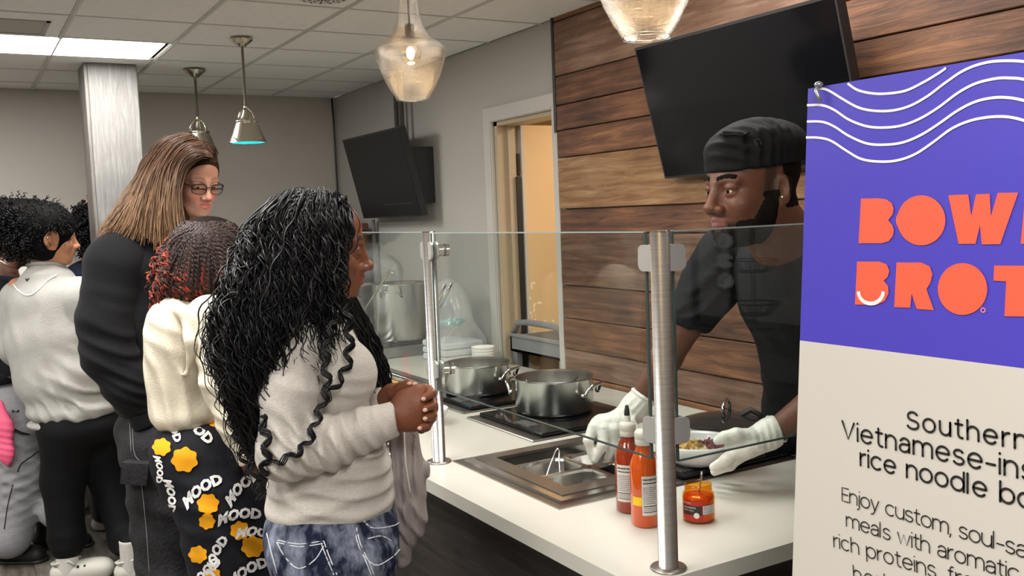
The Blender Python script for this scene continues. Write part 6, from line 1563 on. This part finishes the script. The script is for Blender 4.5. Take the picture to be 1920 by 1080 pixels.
h4=emit(*F.mesh(.007),'hair',HAIRB,p4,paint=lambda V:np.tile(BLK*.3,(len(V),1)))
rng=np.random.default_rng(4)
curls(P(25,414,4.40),(.13,.12,.10),'hair_curls',h4,BLK*1.1,800,rng,r=.003,L=.05,coil=.006); curls(P(74,425,4.42),(.135,.12,.125),'hair_curls',h4,BLK*1.1,900,rng,r=.0024,L=.035,coil=.003,region=lambda v:(v[0]*A4[0]@RH+0)<.9 and v[2]>-.55 and v[0]<.6); curls(P(50,450,4.40),(.12,.11,.08),'hair_curls',h4,BLK,450,rng,r=.003,L=.04,coil=.005,region=lambda v:v[0]<.5)
curls(o4+1.12*(A4[0]*-.012+A4[2]*.038),np.array([.109,.089,.093])*1.12,'hair_curls',h4,BLK*1.1,1500,rng,r=.0022,L=.022,coil=.0025,A=A4,region=lambda v:v[0]<.72 and v[2]>-.75 and not(v[1]<-.6 and v[2]<-.15 and v[0]>-.35))
m=MB(); m.tube([o4+1.12*(A4[0]*x-A4[1]*.082+A4[2]*z) for x,z in((-.016,-.03),(-.022,-.01),(-.012,.012))],.0022,n=6); m.build('ear_ring',CHROME,p4)
# ---- person at far left: black tee, grey joggers
w=PD(4.72)
p5=person('person',w(30,800),'person in black tee, grey joggers and black slippers at the left edge of the picture')
o5=P(18,452,4.75); A5=axes_from(dv(.95,-.05,.1),dv(0,1,0)); sk5=srgb(92,58,44)
F=Field(); head_field(F,o5,A5,1.1,neck=(w(8,505),.06)); bd=[F.mesh(.0045)]
F=Field(); F.cone(w(8,500),w(5,550),.06,.1,.04); F.ell(w(5,640),(.14,.16,.25),k=.05); ha,hb=w(42,800,-.07),w(60,800,.10); g1,g2=onZ(12,1052,.05),onZ(118,1022,.05)
F.chain([ha-RH*.02,w(42,880,-.06),(w(22,960,-.06)+g1)/2,onZ(20,1010,.11)],[.10,.08,.06,.04],.05); F.chain([hb,w(92,890,.14),onZ(108,960,.25),onZ(104,962,.17)],[.09,.06,.045,.04],.05); F.cone(w(-12,550,-.16),w(-15,660,-.18),.05,.045,.03); F.cone(w(-15,660,-.18),w(25,700,-.2),.045,.03,.03); F.cone(w(5,560,.2),w(15,680,.2),.05,.045,.03)
bd.append(F.mesh(.012)); V,Fc=join_vf(bd); emit(V,Fc,'body',SKIN,p5,paint=skin_paint(o5,A5,1.1,sk5,srgb(110,60,52),srgb(20,14,12)))
BT=mat('black_tee',srgb(34,36,42),.85,bump=.2,bscale=80)
F=Field(); F.ell(w(2,560),(.16,.21,.13),k=.08); F.ell(w(0,640),(.15,.18,.2),k=.06); F.ell(w(15,700),(.14,.17,.05),k=.04); F.chain([w(0,560,-.17),w(-5,640,-.2)],[.09,.075],.05); F.cut(w(0,718),-ZU); F.wr(w(5,650,-.18),.2,dv(.4,1,0),.07,.01); emit(*F.mesh(.009),'tee',BT,p5)
F=Field(); F.chain([w(-8,662,-.24),w(22,690,-.2)],[.05,.045],.02); emit(*F.mesh(.009),'tee_sleeve',BT,p5)
JG_=mat('grey_jersey',srgb(142,142,146),.88,var=.06,vscale=30,stretch=(1,1,3),bump=.3,bscale=60)
F=Field(); F.ell(w(38,745),(.155,.165,.10),k=.06); F.ell(w(30,800),(.16,.15,.12),k=.06)
F.chain([ha-RH*.02,w(42,880,-.06),(w(22,960,-.06)+g1)/2,onZ(20,1010,.11)],[.145,.128,.095,.062],.05); F.chain([hb,w(92,890,.14),onZ(108,960,.25),onZ(104,962,.17)],[.13,.10,.07,.06],.05)
F.wr(w(40,860,-.16),.25,dv(.5,1,0),.06,.012); F.wr(w(30,900,-.16),.2,dv(-.4,1,0),.05,.009); F.cut(w(30,705),ZU)
jg=emit(*F.mesh(.008),'joggers',JG_,p5); SF=surf(F,.008)
decal(SF,[[(22,768),(26,769),(27,771),(31,771),(32,769),(36,768),(35,773),(32,774),(31,772.5),(27,772.5),(26,774),(23,773)]],DKK,'logo_mark',jg,4.2,4.9,sub=0)
line_on(SF,[(33,885),(40,870),(60,855),(82,838)],.003,DKK,'seam',jg,4.2,4.9); line_on(SF,[(24,908),(14,950),(8,992)],.0025,DKK,'seam',jg,4.2,4.9)
F=Field(); F.chain([onZ(20,1008,.13),onZ(18,1012,.09)],[.068,.066],.01); emit(*F.mesh(.008),'cuff',JG_,jg)
SLM=mat('black_slipper',srgb(16,15,17),.6)
shoe(onZ(5,1052,.0),dv(.95,0,-.1),SLM,'slipper',p5,L=.27,r=.056,h=.14,sole=BLACKPLASTIC); shoe(onZ(92,1026,.0),dv(.98,0,0),SLM,'slipper',p5,L=.27,r=.050,h=.20,sole=BLACKPLASTIC)
m=MB(); m.tube([onZ(4,1048,.07)-FH*.05,onZ(9,1040,.05)-FH*.06,onZ(7,1046,.035)-FH*.06],.004,n=6); m.build('slipper_mark',WH,p5)
m=MB(); m.tube([w(-12,478,-.06),w(2,490,-.08),w(18,500,-.07),w(36,503,-.02)],.0035,n=6); m.build('necklace',mat('pale_gold',(.8,.66,.42),.25,1),p5)
F=Field(); F.ell(P(0,430,4.78),(.11,.11,.11)); F.cut(o5+A5[0]*.03,A5[0]+A5[2]*-.6); h5=emit(*F.mesh(.009),'hair',HAIRB,p5,paint=lambda V:np.tile(BLK*.6,(len(V),1)))
PK=mat('pink_nylon',srgb(232,92,130),.6)
bg=empty('shoulder_bag',tuple(w(2,830,-.25)),'bright pink bag with black strap hanging at the left edge of the picture','bag')
F=Field(); F.chain([w(-4,760,-.25),w(4,800,-.25),w(10,850,-.25),w(14,868,-.25)],[.03,.045,.035,.012],.03,flat=(FH,.5)); F.wr(w(4,830,-.28),.12,dv(.3,1,0),.03,.006); emit(*F.mesh(.006),'bag_body',PK,bg)
m=MB(); m.tube([w(-6,790,-.23),w(15,800,-.22),w(40,812,-.2),w(72,815,-.12)],.012,n=8,flat=.5); m.build('strap',BLACKMATTE,bg)
# ---- person with dark curls in navy
w=PD(5.15)
p6=person('person',w(170,700),'person with dark curly hair in navy top, between the grey sweatshirt and the long-haired person')
o6=P(190,415,5.1); A6=axes_from(dv(.9,-.1,.3),dv(0,1,0))
F=Field(); head_field(F,o6,A6,1.08,neck=(w(180,480),.055)); bd=[F.mesh(.0045)]
F=Field(); F.cone(w(180,475),w(175,520),.06,.1,.04); F.ell(w(175,600),(.13,.16,.22),k=.05); F.ell(w(180,700),(.13,.15,.15),k=.05); ha,hb=w(180,760,-.08),w(190,760,.09); g1=np.array([*ha[:2],.05]);g2=np.array([*hb[:2],.05]); legs_field(F,ha,hb,g1,g2,(.10,.07,.045))
F.cone(w(150,540,-.16),w(145,640,-.16),.05,.045,.03); F.cone(w(145,640,-.16),w(185,700,-.2),.045,.03,.03)
bd.append(F.mesh(.012)); V,Fc=join_vf(bd); emit(V,Fc,'body',SKIN,p6,paint=skin_paint(o6,A6,1.08,srgb(206,150,126),srgb(190,110,100),srgb(30,20,16)))
NV=mat('navy_cotton',srgb(30,34,50),.85,bump=.2,bscale=80)
F=Field(); F.ell(w(172,530),(.15,.20,.13),k=.08); F.ell(w(172,620),(.15,.18,.22),k=.06); F.ell(w(178,715),(.14,.17,.06),k=.04); F.chain([w(152,535,-.16),w(145,640,-.17),w(180,695,-.2)],[.085,.07,.05],.04); emit(*F.mesh(.009),'top',NV,p6)
F=Field(); F.ell(w(182,750),(.14,.16,.1),k=.05); F.chain([ha,(ha+g1)/2,g1+ZU*.05],[.11,.08,.065],.04); F.chain([hb,(hb+g2)/2,g2+ZU*.05],[.11,.08,.065],.04); emit(*F.mesh(.01),'trousers',BLACKMATTE,p6)
shoe(g1,RH,SHO,'shoe',p6); shoe(g2,RH,SHO,'shoe',p6)
F=Field(); F.ell(P(182,418,5.08),(.105,.11,.125)); F.ell(P(172,450,5.08),(.07,.09,.07),k=.05); F.cut(o6+A6[0]*.045,A6[0],.01); h6=emit(*F.mesh(.008),'hair',HAIRB,p6,paint=lambda V:np.tile(BLK*.3,(len(V),1)))
curls(P(182,418,5.08),(.105,.11,.125),'hair_curls',h6,BLK*1.1,600,rng,r=.0045,L=.05,coil=.007,region=lambda v:v[0]<.75); curls(P(172,450,5.08),(.07,.09,.07),'hair_curls',h6,BLK*1.1,120,rng,r=.0045,L=.05,coil=.007)
# ---- person in white, almost hidden
w=PD(5.3)
p7=person('person',w(95,700),'person in white top, only a shoulder showing past the tied-back hair woman’s chin')
o7=P(84,425,5.3); A7=axes_from(dv(.3,0,.95),dv(0,1,0))
F=Field(); head_field(F,o7,A7,1.0,neck=(w(88,480),.055)); F.cone(w(88,480),w(90,520),.06,.1,.04); F.ell(w(92,600),(.15,.12,.22),k=.05); ha,hb=w(75,740),w(112,740); g1=np.array([*ha[:2],.05]);g2=np.array([*hb[:2],.05]); legs_field(F,ha,hb,g1,g2,(.10,.07,.045)); emit(*F.mesh(.008),'body',SKIN,p7,paint=lambda V:np.tile(srgb(120,80,60),(len(V),1)))
F=Field(); F.ell(w(92,520),(.19,.13,.11),k=.08); F.ell(w(92,610),(.18,.15,.22),k=.06); F.ell(w(92,700),(.17,.14,.08),k=.06); F.ell(w(120,492),(.06,.07,.04),k=.05); emit(*F.mesh(.009),'top',mat('white_cotton',srgb(232,232,230),.8),p7)
F=Field(); F.ell(w(92,735),(.16,.14,.09),k=.05); F.chain([ha,(ha+g1)/2,g1+ZU*.05],[.11,.08,.065],.04); F.chain([hb,(hb+g2)/2,g2+ZU*.05],[.11,.08,.065],.04); emit(*F.mesh(.01),'trousers',BLACKMATTE,p7)
shoe(g1,FH,SHO,'shoe',p7); shoe(g2,FH,SHO,'shoe',p7)
F=Field(); F.ell(P(84,420,5.3),(.10,.11,.10)); emit(*F.mesh(.009),'hair',HAIRB,p7,paint=lambda V:np.tile(BLK*.6,(len(V),1)))
# ================================================================ COOK
pc_loc=P(1510,760,2.62)
pc=person('person',pc_loc,'bearded cook in black cap and tee with white gloves, leaning over the counter')
sC=1.12; AC=axes_from(dv(-.90,-.08,-.44),dv(-.06,1,-.02))
eyeN=P(1372,357,2.145); oC=eyeN-sC*(.0748*AC[0]+.031*AC[1]-.0015*AC[2]); skc=srgb(104,66,48)
F=Field(); TC=head_field(F,oC,AC,sC,nose=1.28,lips=1.45,jaw=1.05,neck=(P(1462,462,2.34),.066),lidclose=-.1)
F.cone(TC(-.03,0,-.05),P(1475,450,2.36),.062*sC,.075,.03)
# beard mass
B_=Field()
for q in(-1,1):
    B_.cone(TC(.004,q*.058,-.045),TC(.022,q*.054,-.074),.012*sC,.017*sC,.02); B_.cone(TC(.022,q*.054,-.074),TC(.060,q*.028,-.100),.017*sC,.018*sC,.02)
B_.cone(TC(.060,-.028,-.100),TC(.060,.028,-.100),.018*sC,.018*sC,.02); B_.ell(TC(.072,0,-.101),np.array([.021,.027,.019])*sC,AC,.02)
bd=[F.mesh(.0023)]
F=Field(); F.cone(P(1470,450,2.36),P(1475,520,2.42),.07,.10,.04); F.ell(P(1478,560,2.48),(.08,.09,.13),k=.05); F.ell(P(1507,690,2.66),(.075,.085,.13),k=.05)
RS,RE,RW=P(1378,490,2.56),P(1293,598,2.56),P(1203,748,2.60)
LS,LE,LW=P(1580,510,2.34),P(1620,690,2.24),P(1460,803,2.34)
F.chain([RS,RE],[.052,.044],.03); F.chain([RE,(RE+RW)/2,RW],[.046,.041,.029],.02)
F.chain([LS,LE],[.052,.046],.03); F.chain([LE,(LE*.5+LW*.5),LW],[.046,.042,.030],.02)
ha,hb=np.array((2.135,1.93,.98)),np.array((2.135,1.75,.98))
fa=np.array([*ha[:2],.06]);fb=np.array([*hb[:2],.06])
legs_field(F,ha,hb,fa,fb,(.07,.055,.042)); F.cut(np.array([XW-.04,0,0]),(1,0,0)); bd.append(F.mesh(.005))
def beard_mask(x,y,z,near,mus=0):
    ay=np.abs(y)
    # jaw line: beard below a line running from the ear down to the mouth corner
    line=-.068+1.35*np.clip(.047-x,0,.07)           # upper border height as a function of x
    jaw=(1-sm(z,line-.006,line+.008))*sm(ay,.006,.02)*(1-sm(x,.094,.10))*sm(x,-.008,.004)*sm(z,-.17,-.15)
    chin=(1-sm(z,-.088,-.081))*(x>.03)*sm(z,-.16,-.14)
    mus_=sm(x,.080,.088)*(1-sm(ay,.024,.032))*(1-sm(np.abs(z+.0515),.002,.0045))
    side=.7*sm(x,-.012,-.004)*(1-sm(x,.014,.026))*sm(z,-.03,-.01)*sm(ay,.05,.06)*(1-sm(z,.06,.07))
    back=(1-sm(x,-.034,-.022))*sm(z,-.055,-.035)
    lipk=(x>.080)*(1-sm(ay,.022,.027))*sm(z,-.077,-.074)*(1-sm(z,-.056,-.053))
    k=np.clip(np.maximum.reduce([jaw*.97,chin*.97,mus_*mus,side*.9,back*.95])*(1-lipk),0,1)*near
    return k
def brow_mask(x,y,z):
    ay=np.abs(y); bz=.0245+.0035*np.sin((ay-.012)/.038*PI); return (x>.04)*sm(ay,.008,.014)*(1-sm(ay,.044,.054))*(1-sm(np.abs(z-bz),.0035,.0055))
def exc(c,x,y,z,near,V): return blend(c,srgb(24,18,16),beard_mask(x,y,z,near,.5))
V,Fc=join_vf(bd); emit(V,Fc,'body',SKIN,pc,paint=skin_paint(oC,AC,sC,skc,srgb(132,84,80),srgb(22,16,14),extra=exc,browt=.95))
eyes(oC,AC,sC,pc,look=(1,.1,-.12))
hV,hF=bd[0]; hV=relax(hV,hF,1); L_=loc_of(hV,oC,AC,sC)
mk=beard_mask(L_[:,0],L_[:,1],L_[:,2],(np.abs(L_[:,2])<.2)&(np.abs(L_[:,0])<.2))
mk=mk*(1-sm(L_[:,0],.066,.080)*sm(L_[:,2],-.083,-.076))
sv,sf=shell(hV,hF,brow_mask(L_[:,0],L_[:,1],L_[:,2]),.0022,.0004); emit(sv,sf,'eyebrows',HAIRB,pc,paint=lambda V:np.tile(srgb(16,12,11),(len(V),1)),rx=0)
mk=mk*(1-sm(L_[:,2],-.025,-.005)*(L_[:,0]>-.025))
sv,sf=shell(hV,hF,mk,.0065); emit(sv,sf,'beard',HAIRB,pc,paint=lambda V:np.tile(srgb(18,14,13),(len(V),1)),rx=0)
m=MB(); m.sphere(TC(-.006,.086,-.026),.0035,10,8); m.build('ear_stud',CHROME,pc)
# short hair at the sides under the cap
# cap
CAPM=mat('black_cap_cloth',srgb(24,25,27),.85,bump=.15,bscale=90)
F=Field()
F.ell(TC(-.018,0,.057),np.array([.108,.088,.070])*sC,AC,.03); F.cone(TC(-.014,0,.022),TC(-.014,0,.05),.085*sC,.088*sC,.02,flat=(AC[1],.86))
F.ell(TC(-.022,0,.082),np.array([.108,.088,.045])*sC,AC,.03); F.ell(TC(-.075,0,.075),np.array([.055,.07,.050])*sC,AC,.03); F.ell(TC(-.014,0,.034),np.array([.106,.086,.05])*sC,AC,.02)
F.cut(TC(-.0,0,.040),-AC[2]-AC[0]*.02,.004)
for (x0,y0,x1,y1) in (( .045,.055,.080,.030),(.020,.070,.045,.045),(-.005,.075,.010,.050),(-.03,.075,-.025,.05)):
    F.chain([TC(x0,y0,.088),TC((x0+x1)/2,(y0+y1)/2+.01,.103),TC(x1,y1,.112)],[.004,.008,.004],.012)
F.wr(TC(.02,.07,.095),.055*sC,AC[0]*.9+AC[1]*.2,.022,.011); F.wr(TC(.07,.04,.09),.05*sC,AC[0]*.4-AC[2]*.8,.026,.011); F.wr(TC(-.02,.06,.115),.06,AC[0],.03,.009)
cap=emit(*F.mesh(.0034),'cap',CAPM,pc); SF=surf(F,.004)
decal(SF,[[(1412,262),(1424,259),(1430,270),(1418,274)]],mat('cap_label',srgb(52,54,58),.5),'cap_tab',cap,1.9,2.6,sub=0)
line_on(SF,[(1350,250),(1362,253),(1378,252),(1392,254),(1405,247)],.0022,CAPM,'cap_seam',cap,1.9,2.6)
# tee
BTC=mat('black_tee_cotton',srgb(21,22,25),.9,bump=.25,bscale=70)
F=Field()
F.ell(P(1470,500,2.43),(.115,.155,.09),k=.06); F.ell(P(1462,560,2.47),(.105,.14,.11),k=.06); F.ell(P(1488,630,2.53),(.098,.13,.10),k=.06); F.ell(P(1505,690,2.56),(.105,.13,.09),k=.05)
F.cone(P(1400,485,2.53),P(1555,505,2.36),.070,.070,.05); F.cone(P(1480,478,2.38),P(1475,500,2.40),.07,.09,.03)
F.wr(P(1450,600,2.36),.12,dv(.8,.6,0),.05,.008); F.cut(P(1500,715,2.5),-ZU)
te=emit(*F.mesh(.0045),'tee',BTC,pc)
S_=Field(); S_.ell(P(1362,478,2.54),(.07,.075,.065),k=.04); S_.chain([P(1365,480,2.54),P(1335,530,2.55),P(1296,590,2.56)],[.078,.074,.068],.04); S_.wr(P(1330,560,2.48),.10,dv(.7,-.7,0),.05,.012); S_.wr(P(1300,590,2.48),.06,dv(.5,-1,0),.03,.008); S_.cut(P(1286,611,2.56),dv(-.35,-1,0)); emit(*S_.mesh(.0042),'sleeve',BTC,te)
S_=Field(); S_.chain([P(1580,510,2.34),P(1612,610,2.27)],[.074,.068],.04); S_.cut(P(1614,620,2.27),dv(.2,-1,0)); emit(*S_.mesh(.005),'sleeve',BTC,te)
# apron and trousers
AP=mat('black_apron',srgb(24,25,28),.75,bump=.2,bscale=50)
F=Field(); F.ell(P(1503,700,2.68),(.112,.125,.10),k=.05); F.ell(P(1503,765,2.76),(.114,.125,.13),k=.05)
for hh,ff in((ha,fa),(hb,fb)): F.chain([hh,(hh+ff)/2,ff],[.092,.075,.068],.05)
F.wr(P(1470,720,2.5),.12,dv(.2,1,0),.05,.006); F.cut(np.array([XW-.036,0,0]),(1,0,0)); emit(*F.mesh(.006),'trousers',AP,pc)
shoe(fa,(-1,0,0),BLACKMATTE,'shoe',pc,L=.26); shoe(fb,(-1,0,0),BLACKMATTE,'shoe',pc,L=.26)
# gloves
GLV=mat('white_glove',srgb(222,220,212),.42,bump=.35,bscale=55,sss=.1)
g=lambda x,y,d:P(x,y,d)
H=Field()
H.chain([g(1206,744,2.60),g(1190,765,2.60),g(1172,785,2.595)],[.036,.036,.033],.02)
H.ell(g(1148,795,2.585),(.048,.030,.036),axes_from(g(1120,812,2.58)-g(1190,765,2.60),FH*-1),.02)
H.ell(g(1128,800,2.575),(.034,.030,.034),VA,.02)
for ch,rs in (((g(1112,802,2.56),g(1103,826,2.545),g(1108,850,2.545)),(.0155,.0130,.0105)),
              ((g(1132,806,2.55),g(1130,835,2.535),g(1115,862,2.54)),(.0160,.0135,.0110)),
              ((g(1150,806,2.55),g(1150,836,2.55),g(1140,858,2.56)),(.0155,.0130,.0105)),
              ((g(1165,800,2.565),g(1172,830,2.58),g(1162,852,2.59)),(.0145,.0120,.0100))): H.chain(ch,rs,.009)
H.chain([g(1180,790,2.56),g(1192,815,2.545),g(1180,842,2.545)],[.017,.0145,.0115],.01)
H.wr(g(1190,765,2.55),.04,dv(.7,-.7,0),.017,.0025); H.wr(g(1150,790,2.54),.05,dv(.9,.4,0),.03,.003)
H.cut(g(1208,740,2.60),dv(.55,.8,0),.002)
gr=emit(*H.mesh(.0026),'glove',GLV,pc)
m=MB(); m.tube(ring(g(1207,742,2.60),RW-RE,.0365),.003,n=6); m.build('glove_cuff',GLV,gr)
H=Field()
H.chain([g(1454,806,2.34),g(1440,815,2.34),g(1420,824,2.34)],[.036,.035,.032],.02)
H.ell(g(1402,836,2.34),(.050,.028,.044),axes_from(g(1370,845,2.34)-g(1440,812,2.34),FH*-1),.02)
H.ell(g(1385,835,2.34),(.034,.024,.030),VA,.02)
H.chain([g(1410,818,2.32),g(1380,815,2.315),g(1358,820,2.32),g(1345,826,2.33)],[.018,.0155,.0135,.0110],.010)
for ch,rs in (((g(1385,845,2.32),g(1362,862,2.32),g(1338,876,2.34)),(.0160,.0140,.0110)),((g(1392,852,2.34),g(1368,872,2.35),g(1340,884,2.37)),(.0155,.0135,.0110)),
              ((g(1390,848,2.37),g(1370,868,2.39),g(1345,878,2.41)),(.0150,.0130,.0105)),((g(1388,842,2.39),g(1372,860,2.42),g(1352,868,2.44)),(.0140,.0120,.0100))): H.chain(ch,rs,.009)
H.wr(g(1438,814,2.31),.04,dv(1,.1,0),.017,.0025); H.wr(g(1400,830,2.31),.05,dv(.5,.8,0),.03,.003)
H.cut(g(1458,803,2.34),dv(.95,.25,0),.002)
gl_=emit(*H.mesh(.0026),'glove',GLV,pc)
m=MB(); m.tube(ring(g(1456,804,2.34),LE-LW,.0365),.003,n=6); m.build('glove_cuff',GLV,gl_)
# ================================================================ THINGS BEYOND THE GUARD
# service cart in the doorway
CG=mat('grey_cart_plastic',srgb(128,128,130),.5)
ct_=empty('service_cart',(2.5,3.7,0),'grey plastic service cart parked in the doorway with raised end handle','cart')
x0,x1,y0,y1=2.275,2.82,3.455,3.905
def tray(z,h,name):
    m=MB(); t=.012
    m.box((x0,y0,z),(x1,y1,z+t)); m.box((x0,y0,z),(x0+t,y1,z+h)); m.box((x1-t,y0,z),(x1,y1,z+h)); m.box((x0,y0,z),(x1,y0+t,z+h)); m.box((x0,y1-t,z),(x1,y1,z+h)); return m.build(name,CG,ct_)
tray(.965,.075,'top_shelf'); tray(.55,.07,'shelf'); tray(.16,.07,'shelf')
m=MB(); m.box((x0-.008,y0-.006,1.035),(x0+.022,y1+.006,1.05),.004); m.box((x1-.022,y0-.006,1.035),(x1+.004,y1+.006,1.05),.004); m.build('rim',CG,ct_)
for xx in (x0+.02,x1-.03):
    for yy in (y0+.02,y1-.03):
        m=MB(); m.box((xx-.018,yy-.018,.09),(xx+.018,yy+.018,.965),.004); m.build('leg',CG,ct_)
        m=MB(); m.cyl((xx,yy-.012,.045),(xx,yy+.012,.045),.045,n=18); m.build('caster',BLACKPLASTIC,ct_)
m=MB(); hz=1.115; m.tube([(x0+.02,y1-.0,1.045),(x0+.01,y1-.06,hz-.01),(x0+.005,y1-.16,hz),(x0+.005,y0+.08,hz),(x0+.01,y0+.03,hz-.01),(x0+.02,y0+.02,1.04)],.015,n=10); m.build('handle',CG,ct_)
# black bin inside the back room
bb_=empty('bin',(3.05,3.55,0),'tall black plastic bin standing inside the back room behind the cart','bin')
m=MB(); m.box((2.86,3.35,0),(3.24,3.84,1.07),.03); m.build('bin_body',BLACKPLASTIC,bb_); m=MB(); m.box((2.84,3.33,1.07),(3.26,3.86,1.10),.012); m.build('lid',BLACKPLASTIC,bb_)
# wire shelving with crate in the far corner
SH=mat('shelf_grey',srgb(120,118,118),.4,.5)
sx0,sx1,sy0,sy1=1.86,2.235,5.42,6.0
se=empty('shelving_rack',(2.05,5.7,0),'metal shelving rack in the far right corner behind the stock pots','rack')
for z in (.35,.80,1.19,1.53):
    m=MB(); m.box((sx0,sy0,z),(sx1,sy1,z+.02)); m.build('shelf',SH,se)
for xx in (sx0+.012,sx1-.012):
    for yy in (sy0+.012,sy1-.012):
        m=MB(); m.cyl((xx,yy,0),(xx,yy,1.62),.012,n=10); m.build('post',mat('post_pale',srgb(176,176,176),.3,.6) if 'post_pale' not in D.materials else D.materials['post_pale'],se)
DB=mat('dark_blue_plastic',srgb(44,50,66),.6)
MB().box((sx0+.04,sy0+.03,1.212),(sx1-.03,sy1-.05,1.44),.01).build('storage_box',DB,label='dark blue-grey storage box on the upper shelf of the corner rack',cat='box')
MB().box((sx0+.05,sy0+.02,1.552),(sx1-.04,sy1-.08,1.60),.006).build('tray',mat('brown_tray',srgb(96,62,52),.6),label='flat brown tray on top of the corner rack',cat='tray')
GC=mat('green_plastic',srgb(52,128,84),.5)
ce=empty('green_crate',(2.0,5.62,.82),'green plastic crate on the middle shelf of the corner rack','crate')
m=MB(); m.box((1.88,5.44,.822),(2.20,5.90,1.16),.012); m.build('crate_body',GC,ce)
# large clear plastic bag of lids draped over containers
PLS=thin_glass('clear_poly',(.95,.96,.97),.18,1.45,milk=.22)
be=empty('covered_tray_stack',(2.12,4.2,TOP),'stack of clear plastic tubs under a cloudy plastic cover right of the stock pots','container')
F=Field(); F.ell((2.09,4.10,1.00),(.13,.20,.10),np.eye(3),.05); F.ell((2.09,4.17,1.10),(.10,.15,.22),np.eye(3),.06); F.cone((2.05,3.98,.98),(2.12,4.28,.98),.09,.09,.05); F.cut((0,0,TOP+.004),(0,0,-1)); F.cut((2.235,0,0),(1,0,0)); F.cut((0,4.01,0),(0,-1,0),.02); F.cut((0,4.41,0),(0,1,0),.02)
F.wr((2.0,4.2,1.05),.25,(0,1,.4),.07,.006); emit(*F.mesh(.008),'plastic_cover',PLS,be)
for k in range(3):
    m=MB(); m.box((1.985,4.04,TOP+.004+k*.034),(2.20,4.29,TOP+.034+k*.034),.006); m.build('tub',mat('pale_tub',srgb(206,212,216),.35) if 'pale_tub' not in D.materials else D.materials['pale_tub'],be)
# second flat burner/trays between pot and glass
for k,(xx,yy,lb) in enumerate(((1.30,4.55,'clear-lidded steel tray nearest the glass at the far end of the counter'),(1.58,4.72,'clear-lidded steel tray beside the left stock pot'))):
    e=empty('lidded_tray',(xx,yy,TOP),lb,'tray','lidded trays at the far end')
    pan(xx-.12,xx+.12,yy-.16,yy+.16,TOP+.05,.045,e,name='tray_body')
    m=MB(); m.box((xx-.122,yy-.162,TOP+.052),(xx+.122,yy+.162,TOP+.057),.002); m.build('clear_lid',PLS,e)

# cabinet with a cup rack and fruit basket on the viewer's side: seen only mirrored in the end glass
cb=empty('side_cabinet',(2.1,.75,0),'tall dark cabinet by the wood wall, seen only as a reflection in the end glass','cabinet')
m=MB(); m.box((1.96,.40,0),(2.22,1.16,1.25),.006); m.build('cabinet_body',mat('charcoal_laminate',srgb(60,58,58),.5),cb)
for yy in (.42,.79):
    m=MB(); m.box((1.945,yy,.06),(1.96,yy+.35,1.2),.003); dd=m.build('door',mat('charcoal_door',srgb(72,70,70),.5) if 'charcoal_door' not in D.materials else D.materials['charcoal_door'],cb)
    MB().cyl((1.935,yy+.31,.6),(1.935,yy+.31,.75),.006,n=10).build('handle',STEEL,dd)
cr=empty('cup_rack',(2.08,.62,1.25),'black rack of three tilted cups, seen only as a reflection in the end glass','rack')
m=MB(); m.box((1.99,.60,1.252),(2.01,.615,1.56)); m.box((2.15,.60,1.252),(2.17,.615,1.56)); m.box((1.99,.60,1.252),(2.17,.70,1.262)); m.box((1.99,.60,1.55),(2.17,.615,1.56)); m.build('frame',BLACKMATTE,cr)
PC=mat('pale_cup',(.8,.82,.84),.3)
for k in range(3):
    z=1.37+.062*k; m=MB(); ax=np.array((-.45,.80,.25)); ax/=np.linalg.norm(ax)
    c=np.array((2.09,.62,z)); m.lathe([(.0001,0),(.019,0),(.0225,.08),(.0245,.082),(.0245,.085),(.021,.083),(.018,.004),(.0001,.004)],c,axis=ax,n=28); m.build('cup',PC,cr)
fb_=empty('wire_basket',(2.08,.80,1.25),'two-tier black wire basket, seen only as a reflection in the end glass','basket')
bx_,by_=2.06,.80
for z,r in ((1.295,.075),(1.425,.072)):
    for rr,zz in ((r,z+.035),(r*.6,z)):
        m=MB(); m.tube([(bx_+rr*math.cos(a),by_+rr*math.sin(a),zz) for a in np.linspace(0,2*PI,29)],.0028,n=6); m.build('hoop',BLACKMATTE,fb_)
    for a in np.linspace(0,2*PI,12,endpoint=False):
        m=MB(); m.tube([(bx_+r*math.cos(a),by_+r*math.sin(a),z+.035),(bx_+r*.6*math.cos(a),by_+r*.6*math.sin(a),z),(bx_,by_,z-.004)],.002,n=5); m.build('wire',BLACKMATTE,fb_)
m=MB(); m.cyl((bx_,by_,1.252),(bx_,by_,1.60),.004,n=8); m.lathe([(.0001,0),(.06,0),(.06,.004),(.0001,.004)],(bx_,by_,1.251),n=24); m.build('stem',BLACKMATTE,fb_)
